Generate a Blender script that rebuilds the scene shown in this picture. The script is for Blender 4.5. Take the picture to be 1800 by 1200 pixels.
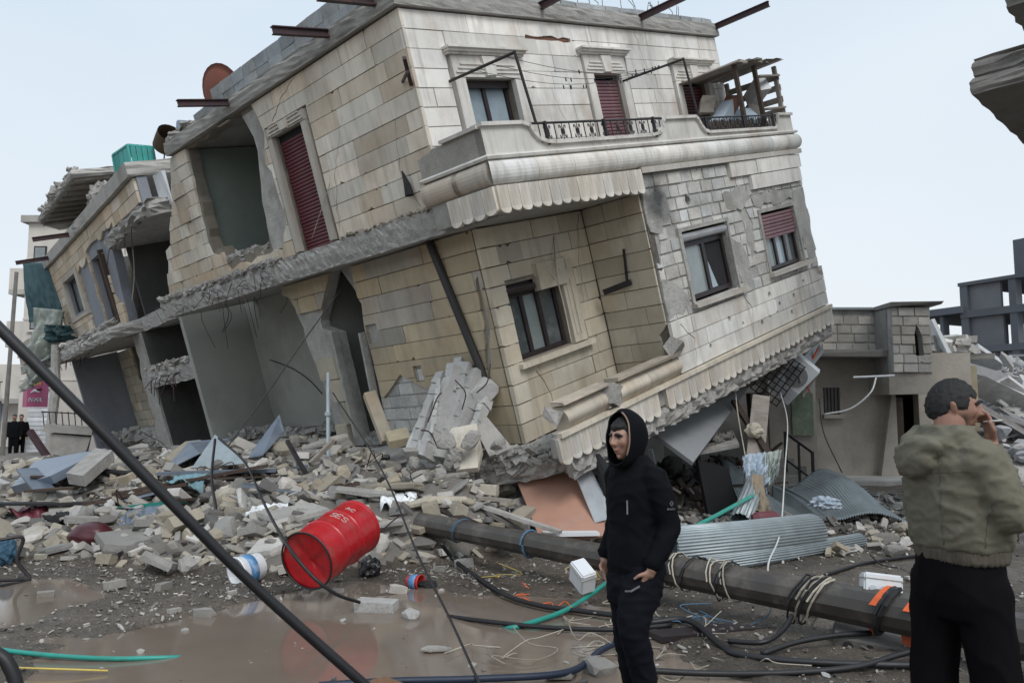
import bpy, bmesh, math, random
from math import sin, cos, pi, radians, sqrt, atan2
from mathutils import Vector, Matrix, Euler, noise
from mathutils.geometry import tessellate_polygon
for _o in list(bpy.data.objects): bpy.data.objects.remove(_o)
SC = bpy.context.scene
COL = SC.collection
RND = random.Random(11)
# ---------------------------------------------------------------- camera
cam_d = bpy.data.cameras.new('camera'); cam = bpy.data.objects.new('camera', cam_d); COL.objects.link(cam)
cam_d.sensor_width = 36; cam_d.lens = 28.0; cam_d.clip_start = .05; cam_d.clip_end = 3000
cam.location = (0, 0, 1.6); cam.rotation_euler = (radians(90) + math.atan(135 / 1400), 0, 0)
cam_d.dof.use_dof = True; cam_d.dof.focus_distance = 8.5; cam_d.dof.aperture_fstop = 5.6
SC.camera = cam
# ---------------------------------------------------------------- world and sun (overcast daylight)
SUN_EL, SUN_AZ = radians(48), radians(155)      # azimuth from +Y towards +X
W = bpy.data.worlds.new('World'); SC.world = W; W.use_nodes = True
nt = W.node_tree; nt.nodes.clear()
out = nt.nodes.new('ShaderNodeOutputWorld'); bg = nt.nodes.new('ShaderNodeBackground')
sky = nt.nodes.new('ShaderNodeTexSky'); sky.sky_type = 'NISHITA'; sky.sun_disc = False
sky.sun_elevation = SUN_EL; sky.sun_rotation = SUN_AZ; sky.air_density = 1.0; sky.dust_density = 4.0; sky.ozone_density = 1.5
tc = nt.nodes.new('ShaderNodeTexCoord'); mp = nt.nodes.new('ShaderNodeMapping'); mp.inputs['Scale'].default_value = (1, 1, 2.6)
nz = nt.nodes.new('ShaderNodeTexNoise'); nz.inputs['Scale'].default_value = 1.3; nz.inputs['Detail'].default_value = 4; nz.inputs['Roughness'].default_value = .45
cr = nt.nodes.new('ShaderNodeValToRGB'); cr.color_ramp.elements[0].position = .3; cr.color_ramp.elements[1].position = .75
cr.color_ramp.elements[0].color = (6.2, 7.8, 9.4, 1); cr.color_ramp.elements[1].color = (8.9, 9.8, 10.6, 1)
sepz = nt.nodes.new('ShaderNodeSeparateXYZ'); mr = nt.nodes.new('ShaderNodeMapRange')
mr.inputs[1].default_value = 0; mr.inputs[2].default_value = .55; mr.inputs[3].default_value = 1.0; mr.inputs[4].default_value = 0.0
mxh = nt.nodes.new('ShaderNodeMixRGB'); mxh.inputs[2].default_value = (9.4, 9.9, 10.3, 1)
mx = nt.nodes.new('ShaderNodeMixRGB'); mx.inputs[0].default_value = .9
nt.links.new(tc.outputs['Generated'], mp.inputs[0]); nt.links.new(mp.outputs[0], nz.inputs['Vector'])
nt.links.new(nz.outputs[0], cr.inputs[0]); nt.links.new(tc.outputs['Generated'], sepz.inputs[0]); nt.links.new(sepz.outputs[2], mr.inputs[0])
nt.links.new(mr.outputs[0], mxh.inputs[0]); nt.links.new(cr.outputs[0], mxh.inputs[1])
nt.links.new(sky.outputs[0], mx.inputs[1]); nt.links.new(mxh.outputs[0], mx.inputs[2])
nt.links.new(mx.outputs[0], bg.inputs[0]); nt.links.new(bg.outputs[0], out.inputs[0]); bg.inputs[1].default_value = .087
sun_d = bpy.data.lights.new('sun', 'SUN'); sun = bpy.data.objects.new('sun', sun_d); COL.objects.link(sun)
sun_d.energy = 1.5; sun_d.angle = radians(28); sun_d.color = (1, .97, .935)
sd = Vector((sin(SUN_AZ) * cos(SUN_EL), cos(SUN_AZ) * cos(SUN_EL), sin(SUN_EL)))
sun.rotation_euler = sd.to_track_quat('Z', 'Y').to_euler()
SC.view_settings.view_transform = 'Standard'; SC.view_settings.look = 'None'; SC.view_settings.exposure = .18; SC.view_settings.gamma = 1
# ---------------------------------------------------------------- materials
MATS = {}
def mat(name, col, rough=.85, var=.18, objcol=False, scale=3.0, stain=0.0, stain_col=(.10, .085, .07), stain_scale=(1.5, 1.5, .5), stain2=0.0, stain2_col=(.30, .17, .09), bump=.25, bscale=40, bdist=.01, metal=0.0, spec=.5, rnd=.25, speck=0.0, sharp=(.5, .72), alpha=None, trans=0.0, streak=0.0):
    """procedural surface: base colour with blotches, per-object variation, grime patches, fine relief"""
    if name in MATS: return MATS[name]
    m = bpy.data.materials.new(name); m.use_nodes = True; t = m.node_tree; N = t.nodes; K = t.links.new
    b = N['Principled BSDF']; b.inputs['Roughness'].default_value = rough; b.inputs['Metallic'].default_value = metal
    b.inputs['Specular IOR Level'].default_value = spec
    if trans: b.inputs['Transmission Weight'].default_value = trans
    if alpha is not None: b.inputs['Alpha'].default_value = alpha
    tc = N.new('ShaderNodeTexCoord').outputs['Object']; oi = N.new('ShaderNodeObjectInfo')
    def noise_(s, d=5, r=.6, vec=None):
        n = N.new('ShaderNodeTexNoise'); n.inputs['Scale'].default_value = s; n.inputs['Detail'].default_value = d; n.inputs['Roughness'].default_value = r
        K(vec or tc, n.inputs['Vector']); return n.outputs[0]
    def mapped(sc):
        q = N.new('ShaderNodeMapping'); q.inputs['Scale'].default_value = sc; K(tc, q.inputs[0]); return q.outputs[0]
    def ramp(sock, a, c, lo=0.0, hi=1.0):
        q = N.new('ShaderNodeMapRange'); q.inputs[1].default_value = a; q.inputs[2].default_value = c; q.inputs[3].default_value = lo; q.inputs[4].default_value = hi; K(sock, q.inputs[0]); return q.outputs[0]
    def mix(f, a, c, mode='MIX'):
        q = N.new('ShaderNodeMixRGB'); q.blend_type = mode
        for i, s in ((0, f), (1, a), (2, c)):
            if hasattr(s, 'links') or hasattr(s, 'is_output'): K(s, q.inputs[i])
            elif isinstance(s, (int, float)): q.inputs[i].default_value = s
            else: q.inputs[i].default_value = (*s, 1) if len(s) == 3 else s
        return q.outputs[0]
    if objcol: base = mix(1.0, (*col, 1), oi.outputs['Color'], 'MULTIPLY')
    else: base = mix(0.0, (*col, 1), (*col, 1))
    n1 = noise_(scale, 6, .65)
    hs = N.new('ShaderNodeHueSaturation'); K(base, hs.inputs['Color'])
    v1 = ramp(n1, .25, .75, 1 - var, 1 + var)
    ma = N.new('ShaderNodeMath'); ma.operation = 'MULTIPLY'; K(v1, ma.inputs[0]); K(ramp(oi.outputs['Random'], 0, 1, 1 - rnd, 1 + rnd * .6), ma.inputs[1])
    K(ma.outputs[0], hs.inputs['Value']); c = hs.outputs[0]
    if stain:
        s = noise_(1.0, 7, .68, mapped(stain_scale)); c = mix(ramp(s, sharp[0], sharp[1], 0, stain), c, stain_col)
    if stain2:
        s = noise_(1.0, 5, .6, mapped((stain_scale[1] * .9 + .3, stain_scale[0] * .7 + .2, stain_scale[2] * 1.7 + .2))); c = mix(ramp(s, .52, .75, 0, stain2), c, stain2_col)
    if streak:
        s = noise_(1.0, 4, .6, mapped((9, 9, .5))); c = mix(ramp(s, .5, .75, 0, streak), c, stain_col)
    if speck:
        s = noise_(bscale * 1.7, 2, .5); c = mix(ramp(s, .55, .68, 0, speck), c, (.03, .03, .03))
    K(c, b.inputs['Base Color'])
    if bump:
        bn = N.new('ShaderNodeBump'); bn.inputs['Strength'].default_value = bump; bn.inputs['Distance'].default_value = bdist
        K(noise_(bscale, 8, .7), bn.inputs['Height']); K(bn.outputs[0], b.inputs['Normal'])
        rr = ramp(n1, .2, .8, max(0, rough - .12), min(1, rough + .12)); K(rr, b.inputs['Roughness'])
    MATS[name] = m; return m
M = MATS
mat('stone', (1, 1, 1), .8, .13, True, 2.2, stain=.55, stain_col=(.22, .19, .155), stain_scale=(1.3, 1.3, .6), stain2=.5, stain2_col=(.40, .27, .16), bump=.3, bscale=28, bdist=.012, rnd=.17, streak=.4, sharp=(.5, .75))
mat('masonry', (1, 1, 1), .95, .2, True, 5, stain=.55, stain_col=(.13, .12, .11), stain_scale=(1.4, 1.4, 1.2), bump=.8, bscale=35, bdist=.02, rnd=.2, speck=.25)
mat('mortar', (.42, .41, .385), .95, .3, False, 4, stain=.5, bump=.9, bscale=22, bdist=.03, rnd=0)
mat('joint', (.22, .195, .16), .95, .3, False, 4, bump=.7, bscale=30, rnd=0)
mat('concrete', (.40, .385, .36), .92, .22, False, 2.5, stain=.6, stain_col=(.13, .12, .11), stain_scale=(.9, .9, .7), bump=.7, bscale=24, bdist=.025, rnd=.12)
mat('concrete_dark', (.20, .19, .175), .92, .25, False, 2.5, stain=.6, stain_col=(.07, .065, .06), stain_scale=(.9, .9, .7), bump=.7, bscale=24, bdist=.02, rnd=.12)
mat('stairwell_shade', (.075, .073, .07), .95, .3, False, 2, stain=.5, stain_col=(.03, .03, .03), stain_scale=(1, 1, .6), bump=.5, bscale=16, bdist=.02, rnd=0)  # concrete darkened so the stairwell's shade lies in the colour
mat('broken', (.44, .425, .40), .97, .28, False, 7, stain=.35, stain_col=(.2, .18, .16), stain_scale=(3, 3, 3), bump=1.0, bscale=26, bdist=.05, rnd=.15)
mat('plaster_green', (.29, .34, .305), .8, .1, False, 1.2, stain=.45, stain_col=(.15, .17, .15), stain_scale=(.5, .5, .4), bump=.15, bscale=12, rnd=.05)
mat('plaster_grey', (.36, .365, .335), .85, .12, False, 1.0, stain=.6, stain_col=(.2, .2, .18), stain_scale=(.6, .6, .4), bump=.2, bscale=12, rnd=.05)
mat('plaster_blue', (.25, .265, .30), .85, .1, False, 1.0, stain=.6, stain_col=(.14, .14, .15), stain_scale=(.8, .8, .5), bump=.2, bscale=12, rnd=.05)
mat('maroon', (.13, .028, .04), .45, .15, False, 4, stain=.3, stain_col=(.2, .14, .13), bump=.1, bscale=30, rnd=.12)
mat('maroon_pale', (.22, .11, .13), .55, .2, False, 4, stain=.5, stain_col=(.3, .24, .23), bump=.1, bscale=30, rnd=.15)
mat('window_frame', (.028, .02, .022), .45, .2, False, 6, bump=.1)
mat('iron', (.016, .015, .018), .55, .3, False, 9, stain=.35, stain_col=(.09, .04, .025), stain_scale=(6, 6, 6), bump=.3, bscale=60, bdist=.003)
mat('steel_beam', (.045, .022, .028), .6, .3, False, 6, stain=.5, stain_col=(.14, .06, .035), stain_scale=(5, 5, 5), bump=.3, bscale=50, bdist=.003)
mat('soot_shade_black', (.02, .02, .022), .95, .3, False, 4, bump=.4)  # near-black: for black things, and for shade painted into interiors and holes
mat('dark_wood', (.055, .035, .025), .8, .3, False, 6, stain=.4, stain_scale=(2, 2, 9), bump=.4)
mat('wood_grey', (.30, .265, .23), .85, .3, False, 5, stain=.6, stain_col=(.1, .08, .06), stain_scale=(3, 3, 12), bump=.4, bscale=30)
mat('curtain', (.50, .58, .66), .8, .1, False, 2, bump=.2, bscale=8, bdist=.02)
mat('sheet_blue', (.20, .24, .30), .42, .2, False, 3, stain=.5, stain_col=(.32, .33, .34), stain_scale=(2, 2, 2), bump=.3, bscale=14, bdist=.01, metal=.4)
mat('galv', (.34, .39, .41), .42, .18, False, 4, stain=.4, stain_col=(.2, .2, .19), stain_scale=(3, 3, 3), bump=.15, bscale=30, metal=.3)
mat('white_paint', (.72, .74, .76), .5, .08, False, 3, stain=.35, stain_col=(.35, .33, .3), stain_scale=(3, 3, 2), bump=.12)
mat('cable_black', (.012, .012, .014), .5, .2, False, 10, bump=.15, bscale=60, bdist=.002)
mat('teal', (.02, .26, .21), .4, .15, False, 8, stain=.3, stain_scale=(6, 6, 6), bump=.1)
def soot_mark(name, c, rad):
    t = M[name].node_tree; b = t.nodes['Principled BSDF']; K = t.links.new; src = b.inputs['Base Color'].links[0].from_socket
    tc = t.nodes.new('ShaderNodeTexCoord'); d = t.nodes.new('ShaderNodeVectorMath'); d.operation = 'DISTANCE'; d.inputs[1].default_value = c; K(tc.outputs['Object'], d.inputs[0])
    n = t.nodes.new('ShaderNodeTexNoise'); n.inputs['Scale'].default_value = 3.5; n.inputs['Detail'].default_value = 6; K(tc.outputs['Object'], n.inputs['Vector'])
    a = t.nodes.new('ShaderNodeMath'); a.operation = 'MULTIPLY_ADD'; K(n.outputs[0], a.inputs[0]); a.inputs[1].default_value = -1.1 * rad; K(d.outputs['Value'], a.inputs[2])
    r = t.nodes.new('ShaderNodeMapRange'); K(a.outputs[0], r.inputs[0]); r.inputs[1].default_value = -.35 * rad; r.inputs[2].default_value = .35 * rad; r.inputs[3].default_value = .85; r.inputs[4].default_value = 0
    m = t.nodes.new('ShaderNodeMixRGB'); K(r.outputs[0], m.inputs[0]); K(src, m.inputs[1]); m.inputs[2].default_value = (.035, .036, .04, 1); K(m.outputs[0], b.inputs['Base Color'])
for n_ in ('masonry', 'mortar'): soot_mark(n_, (2.45, -1.15, 2.85), .55)
def glass(name, col, rough=.06, dirt=.4):
    if name in MATS: return MATS[name]
    return mat(name, col, rough, .25, False, 2.5, stain=dirt, stain_col=(.28, .29, .29), stain_scale=(1.5, 1.5, 2), bump=.03, bscale=6, spec=.8, rnd=.3)
glass('pane_pale', (.34, .42, .48), .12, .3)
glass('pane_dark', (.07, .085, .09), .08, .5)
glass('pane_mid', (.20, .235, .235), .12, .5)
# ---------------------------------------------------------------- mesh helpers
def link(name, me, m=None, parent=None, color=None):
    o = bpy.data.objects.new(name, me); COL.objects.link(o)
    if m is not None and me is not None and not me.materials: me.materials.append(M[m] if isinstance(m, str) else m)
    if parent is not None: o.parent = parent
    if color is not None: o.color = (*color, 1)
    return o
def mesh(name, vs, fs, m, parent=None, smooth=False, color=None):
    me = bpy.data.meshes.new(name); me.from_pydata([tuple(v) for v in vs], [], fs); me.update()
    if smooth:
        for p in me.polygons: p.use_smooth = True
    return link(name, me, m, parent, color)
def empty(name, loc=(0, 0, 0), parent=None):
    o = bpy.data.objects.new(name, None); COL.objects.link(o); o.location = loc; o.empty_display_size = .2
    if parent is not None: o.parent = parent
    return o
def tag(o, label, cat, group=None, kind=None):
    o['label'] = label; o['category'] = cat
    if group: o['group'] = group
    if kind: o['kind'] = kind
    return o
class MB:
    """collects shapes into one mesh"""
    def __init__(s): s.v = []; s.f = []
    def add(s, vs, fs):
        n = len(s.v); s.v += [Vector(v) for v in vs]; s.f += [tuple(i + n for i in f) for f in fs]; return s
    def box(s, a, b, mtx=None, jit=0):
        a, b = Vector(a), Vector(b)
        vs = [Vector((x, y, z)) for z in (a.z, b.z) for y in (a.y, b.y) for x in (a.x, b.x)]
        if jit: vs = [v + Vector((RND.uniform(-jit, jit), RND.uniform(-jit, jit), RND.uniform(-jit, jit))) for v in vs]
        if mtx: vs = [mtx @ v for v in vs]
        return s.add(vs, [(0, 2, 3, 1), (4, 5, 7, 6), (0, 1, 5, 4), (2, 6, 7, 3), (0, 4, 6, 2), (1, 3, 7, 5)])
    def bar(s, p, q, w=.04, h=None, up=(0, 0, 1)):
        p, q = Vector(p), Vector(q); h = h or w; d = (q - p).normalized(); up = Vector(up)
        if abs(d.dot(up)) > .98: up = Vector((1, 0, 0))
        x = d.cross(up).normalized() * (w / 2); y = x.cross(d).normalized() * (h / 2)
        vs = [e + a * x + b * y for e in (p, q) for a, b in ((-1, -1), (1, -1), (1, 1), (-1, 1))]
        return s.add(vs, [(0, 1, 2, 3), (7, 6, 5, 4), (0, 4, 5, 1), (1, 5, 6, 2), (2, 6, 7, 3), (3, 7, 4, 0)])
    def tube(s, pts, r, n=8, caps=True):
        pts = [Vector(p) for p in pts]; rs = r if isinstance(r, (list, tuple)) else [r] * len(pts)
        x = None; rings = []
        for i, p in enumerate(pts):
            d = (pts[min(i + 1, len(pts) - 1)] - pts[max(i - 1, 0)]).normalized()
            if x is None: x = d.cross(Vector((0, 0, 1)) if abs(d.z) < .9 else Vector((1, 0, 0))).normalized()
            x = (x - d * x.dot(d)).normalized(); y = d.cross(x)
            rings.append([p + (x * cos(2 * pi * k / n) + y * sin(2 * pi * k / n)) * rs[i] for k in range(n)])
        vs = [v for g in rings for v in g]; fs = []
        for i in range(len(pts) - 1):
            for k in range(n): fs.append((i * n + k, i * n + (k + 1) % n, (i + 1) * n + (k + 1) % n, (i + 1) * n + k))
        if caps: fs += [tuple(range(n - 1, -1, -1)), tuple(range((len(pts) - 1) * n, len(pts) * n))]
        return s.add(vs, fs)
    def prism(s, poly, f0, f1, inset=0.0, outer=None):
        """poly of (a,b); f0/f1 map (a,b)->point for the back and the front"""
        n = len(poly); c = (sum(p[0] for p in poly) / n, sum(p[1] for p in poly) / n)
        def ins(p):
            dx, dy = c[0] - p[0], c[1] - p[1]; l = max(1e-6, sqrt(dx * dx + dy * dy)); k = min(inset / l, .4); return (p[0] + dx * k, p[1] + dy * k)
        vs = [f0(*p) for p in poly] + [f1(*(ins(p) if inset else p)) for p in poly]
        fs = [tuple(range(n)), tuple(range(2 * n - 1, n - 1, -1))] + [(i, (i + 1) % n, n + (i + 1) % n, n + i) for i in range(n)]
        return s.add(vs, fs)
    def obj(s, name, m, parent=None, smooth=False, color=None): return mesh(name, s.v, s.f, m, parent, smooth, color)
def grid_faces(nu, nv, closed=False):
    fs = []
    for j in range(nv - 1):
        for i in range(nu if closed else nu - 1):
            k = (i + 1) % nu; fs.append((j * nu + i, j * nu + k, (j + 1) * nu + k, (j + 1) * nu + i))
    return fs
def spline(pts, n=8):
    """Catmull-Rom through pts"""
    P = [Vector(p) for p in pts]; P = [P[0] * 2 - P[1]] + P + [P[-1] * 2 - P[-2]]; o = []
    for i in range(1, len(P) - 2):
        a, b, c, d = P[i - 1:i + 3]
        for k in range(n):
            t = k / n; o.append(.5 * ((2 * b) + (c - a) * t + (2 * a - 5 * b + 4 * c - d) * t * t + (3 * b - a - 3 * c + d) * t ** 3))
    o.append(P[-2]); return o
# polygon tools (2-D)
def area(p): return .5 * sum(p[i][0] * p[(i + 1) % len(p)][1] - p[(i + 1) % len(p)][0] * p[i][1] for i in range(len(p)))
def half(poly, p, q, left=True):
    ex, ey = q[0] - p[0], q[1] - p[1]; s = 1 if left else -1; o = []
    d = [s * (ex * (v[1] - p[1]) - ey * (v[0] - p[0])) for v in poly]
    for i in range(len(poly)):
        j = (i + 1) % len(poly)
        if d[i] >= 0: o.append(poly[i])
        if (d[i] > 0 and d[j] < 0) or (d[i] < 0 and d[j] > 0):
            t = d[i] / (d[i] - d[j]); o.append((poly[i][0] + t * (poly[j][0] - poly[i][0]), poly[i][1] + t * (poly[j][1] - poly[i][1])))
    return o
def sub_convex(polys, hole):
    if area(hole) < 0: hole = hole[::-1]
    hx0, hx1 = min(p[0] for p in hole), max(p[0] for p in hole); hy0, hy1 = min(p[1] for p in hole), max(p[1] for p in hole); out = []
    for poly in polys:
        if max(p[0] for p in poly) <= hx0 or min(p[0] for p in poly) >= hx1 or max(p[1] for p in poly) <= hy0 or min(p[1] for p in poly) >= hy1: out.append(poly); continue
        rest = poly; pcs = []
        for i in range(len(hole)):
            p, q = hole[i], hole[(i + 1) % len(hole)]; o = half(rest, p, q, False)
            if len(o) > 2 and abs(area(o)) > 2e-4: pcs.append(o)
            rest = half(rest, p, q, True)
            if len(rest) < 3 or abs(area(rest)) < 1e-6: rest = None; break
        out += pcs if rest is not None else [poly]
    return out
def rect(a0, a1, b0, b1): return [(a0, b0), (a1, b0), (a1, b1), (a0, b1)]
def ragged(poly, jit=.06, step=.18, rnd=None):
    """broken outline -> list of triangles"""
    rnd = rnd or RND; o = []
    for i in range(len(poly)):
        p, q = poly[i], poly[(i + 1) % len(poly)]; l = sqrt((p[0] - q[0]) ** 2 + (p[1] - q[1]) ** 2); n = max(1, int(l / step))
        for k in range(n):
            t = k / n; o.append((p[0] + (q[0] - p[0]) * t + (rnd.uniform(-jit, jit) if k else 0), p[1] + (q[1] - p[1]) * t + (rnd.uniform(-jit, jit) if k else 0)))
    return [[o[i] for i in tri] for tri in tessellate_polygon([[Vector((a, b, 0)) for a, b in o]])]
def cut(polys, holes):
    for h in holes: polys = sub_convex(polys, h)
    return polys
class Plane:
    """a wall plane of a building: 'F' faces -y (a = x), 'L' faces -x (a = y), 'B' faces +y, 'T' faces up (a = x, b = y)"""
    def __init__(s, kind, c): s.k = kind; s.c = c
    def at(s, a, b, d=0.0):
        if s.k == 'F': return Vector((a, s.c - d, b))
        if s.k == 'L': return Vector((s.c - d, a, b))
        if s.k == 'R': return Vector((s.c + d, a, b))
        return Vector((a, b, s.c + d))
def wall(name, pl, poly, holes, th, m, parent, d0=0.0, color=None):
    mb = MB()
    for p in cut([poly], holes): mb.prism(p, lambda a, b: pl.at(a, b, d0 - th), lambda a, b: pl.at(a, b, d0))
    return mb.obj(name, m, parent, color=color)
def blocks(name, pl, a0, a1, b0, b1, ch, lens, holes, m, parent, colf, th=.05, gap=.009, vgap=.004, rnd=None, proud=.006, skip=0.0, bounds=None, tilt=0.0):
    """courses of separately built stones"""
    rnd = rnd or RND; n = max(1, round((b1 - b0) / ch)); ch = (b1 - b0) / n; cnt = 0
    for j in range(n):
        z0, z1 = b0 + j * ch, b0 + (j + 1) * ch; a = a0 - rnd.uniform(0, lens[0])
        while a < a1:
            e = a + rnd.uniform(*lens)
            if a1 - e < lens[0] * .4: e = a1
            p0, p1 = max(a, a0), min(e, a1); a = e
            if p1 - p0 < .05 or rnd.random() < skip: continue
            chips = []
            while rnd.random() < .38 and len(chips) < 3:
                cx, cz = (p0 if rnd.random() < .5 else p1) if rnd.random() < .55 else rnd.uniform(p0, p1), z0 if rnd.random() < .5 else z1; w_, h_ = rnd.uniform(.015, .07), rnd.uniform(.012, .05)
                chips.append([(cx - w_, cz + rnd.uniform(-.01, .01)), (cx + rnd.uniform(-.3, .3) * w_, cz - h_), (cx + w_, cz + rnd.uniform(-.01, .01)), (cx + rnd.uniform(-.3, .3) * w_, cz + h_)])
            pcs = cut([rect(p0 + vgap / 2, p1 - vgap / 2, z0 + gap / 2, z1 - gap / 2)], list(holes) + chips)
            if bounds: 
                q = []
                for pc in pcs:
                    for i in range(len(bounds)):
                        pc = half(pc, bounds[i], bounds[(i + 1) % len(bounds)], True)
                        if len(pc) < 3: break
                    if len(pc) > 2: q.append(pc)
                pcs = q
            if sum(abs(area(p)) for p in pcs) < .004: continue
            d = th + rnd.uniform(-proud, proud); mb = MB(); ta = rnd.uniform(-tilt, tilt)
            full = len(pcs) == 1
            for pc in pcs: mb.prism(pc, lambda x, y: pl.at(x, y, .001), lambda x, y: pl.at(x, y, d + ta * (x - p0)), inset=.007 if full else 0)
            mb.obj(name, m, parent, color=colf(rnd, .5 * (p0 + p1), .5 * (z0 + z1))); cnt += 1
    return cnt
def sweep(name, prof, path, m, parent, closed=False, color=None):
    """profile (outward d, height) carried along a path of (x, y) with outward normals"""
    n = len(prof); vs = []
    for (x, y, nx, ny) in path:
        for d, h in prof: vs.append((x + nx * d, y + ny * d, h))
    fs = grid_faces(n, len(path), True) + [tuple(range(n)), tuple(range((len(path) - 1) * n, len(path) * n))]
    return mesh(name, vs, fs, m, parent, color=color)
# ================================================================ the leaning house
BU = Vector((.674398, .680027, .287664)); BV = Vector((-.702471, .710914, -.033706)); BW = Vector((-.227425, -.179344, .957138)); BO = Vector((.314286, 11.077419, 1.32627))
def frame(u, v, w, o): return Matrix(((u.x, v.x, w.x, o.x), (u.y, v.y, w.y, o.y), (u.z, v.z, w.z, o.z), (0, 0, 0, 1)))
HM = frame(BU, BV, BW, BO)
house = empty('collapsed_house'); house.matrix_world = HM
tag(house, 'two-storey cream stone house tilting over its crushed ground floor', 'house')
def rough_slab(name, outline, z0, z1, m, parent, jit=.05, step=.16, rough_edges=None, seed=1):
    r = random.Random(seed); pts = []
    for i in range(len(outline)):
        p, q = Vector(outline[i]), Vector(outline[(i + 1) % len(outline)]); br = rough_edges is None or i in rough_edges
        n = max(1, int((q - p).length / step)) if br else 1
        for k in range(n): pts.append((p.lerp(q, k / n), br))
    n = len(pts); vs = []; levels = [0, .1, .28, .5, .72, .9, 1]
    c = sum((p for p, _ in pts), Vector((0, 0))) / n
    for t in levels:
        for p, br in pts:
            d = (p - c).normalized(); j = r.uniform(-jit, jit) if br else 0
            zz = r.uniform(-.25, .25) * jit if br else 0
            q = p + d * (j + (jit * .8 if br and .1 < t < .9 else 0)); vs.append((q.x, q.y, z0 + (z1 - z0) * t + zz))
    fs = []
    for l in range(len(levels) - 1):
        for i in range(n): fs.append((l * n + i, l * n + (i + 1) % n, (l + 1) * n + (i + 1) % n, (l + 1) * n + i))
    fs += [tuple(range(n - 1, -1, -1)), tuple(range((len(levels) - 1) * n, len(levels) * n))]
    return mesh(name, vs, fs, m, parent)
ZF, ZC, ZU, ZR = 0.0, 2.98, 3.34, 5.88     # lower floor, ceiling, upper floor, roof underside
rough_slab('floor_slab', [(-1.0, .5), (-.7, -.35), (-.35, -.75), (-.6, -1.1), (7.55, -1.1), (7.55, 9.9), (-.6, 9.9)], -.36, -.02, 'broken', house, .06, .085, (0, 1, 2, 3, 5, 6), 3)
rough_slab('upper_floor_slab', [(-.72, -.2), (-.72, 9.1), (7.5, 9.1), (7.5, -1.08), (-.74, -1.08)], ZC, ZU, 'broken', house, .032, .07, (0, 1), 4)
rough_slab('roof_slab', [(-.68, -.02), (-.68, 7.2), (-.2, 7.4), (7.62, 7.4), (7.62, -.02)], ZR + .02, ZR + .26, 'concrete', house, .012, .2, (0, 1, 2, 3, 4), 5)
def vary(r, c, lo, hi, w=.03):
    k = r.uniform(lo, hi); q = r.uniform(-w, w); return (c[0] * k * (1 + q), c[1] * k, c[2] * k * (1 - q))
cream = lambda r, a, b: vary(r, (.60, .535, .44) if r.random() < .75 else (.55, .46, .36), .93, 1.06)
white = lambda r, a, b: vary(r, (.79, .765, .72), .94, 1.04, .012)
def upl(r, a, b):
    k = max(0, min(1, (3.75 - b) / .5)) * r.uniform(.3, 1)
    c = (.74, .68, .585) if r.random() < .68 else (.64, .545, .43)
    return vary(r, tuple(c[i] * (1 - k) + (.56, .44, .31)[i] * k for i in range(3)), .94, 1.05)
tan = lambda r, a, b: vary(r, (.51, .425, .29) if r.random() < .82 else (.42, .39, .34), .88, 1.1)
logc = lambda r, a, b: vary(r, (.55, .50, .40), .9, 1.08)
bayc = lambda r, a, b: vary(r, (.73, .715, .675), .93, 1.05, .015)
greyb = lambda r, a, b: vary(r, (.64, .63, .60), .88, 1.07)
# ---- upper storey, front (plane y = .1)
PA = Plane('F', .10)
hA = [rect(.30, 1.30, 3.9, 5.0), rect(3.22, 3.98, ZU, 5.1), rect(5.88, 6.84, ZU, 5.0)]
wf = wall('front_wall', PA, rect(-.54, 7.5, ZU, ZR + .02), hA, .2, 'joint', house)
hAs = [rect(.05, 1.52, 3.6, 5.36), rect(3.0, 4.25, ZU, 5.44), rect(5.62, 7.08, ZU, 5.36)]
def crack(pts, w, seed):
    r_ = random.Random(seed); L_ = []; R_ = []; P = [Vector((a, b, 0)) for a, b in pts]; q = []
    for i in range(len(P) - 1):
        n = max(2, int((P[i + 1] - P[i]).length / .09)); q += [P[i].lerp(P[i + 1], k / n) + Vector((r_.uniform(-.025, .025), r_.uniform(-.025, .025), 0)) for k in range(n)]
    q.append(P[-1]); T = []
    for i in range(len(q) - 1):
        d = (q[i + 1] - q[i]).normalized(); nn = Vector((-d.y, d.x, 0)); w0, w1 = w * (1 - i / len(q) * .7), w * (1 - (i + 1) / len(q) * .7)
        T.append([(v.x, v.y) for v in (q[i] - nn * w0, q[i + 1] - nn * w1, q[i + 1] + nn * w1, q[i] + nn * w0)])
    return T
scar = ragged([(1.76, 5.6), (2.84, 5.585), (2.85, 5.65), (1.78, 5.665)], .02, .15)
blocks('stone_block', PA, -.6, 7.55, ZU, ZR, .262, (.8, 1.9), hAs + scar + crack([(2.2, 3.4), (2.35, 4.2), (2.1, 4.9)], .006, 1) + crack([(4.7, 5.9), (4.85, 5.2), (5.2, 4.6)], .006, 2), 'stone', wf, white, proud=.003)
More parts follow.
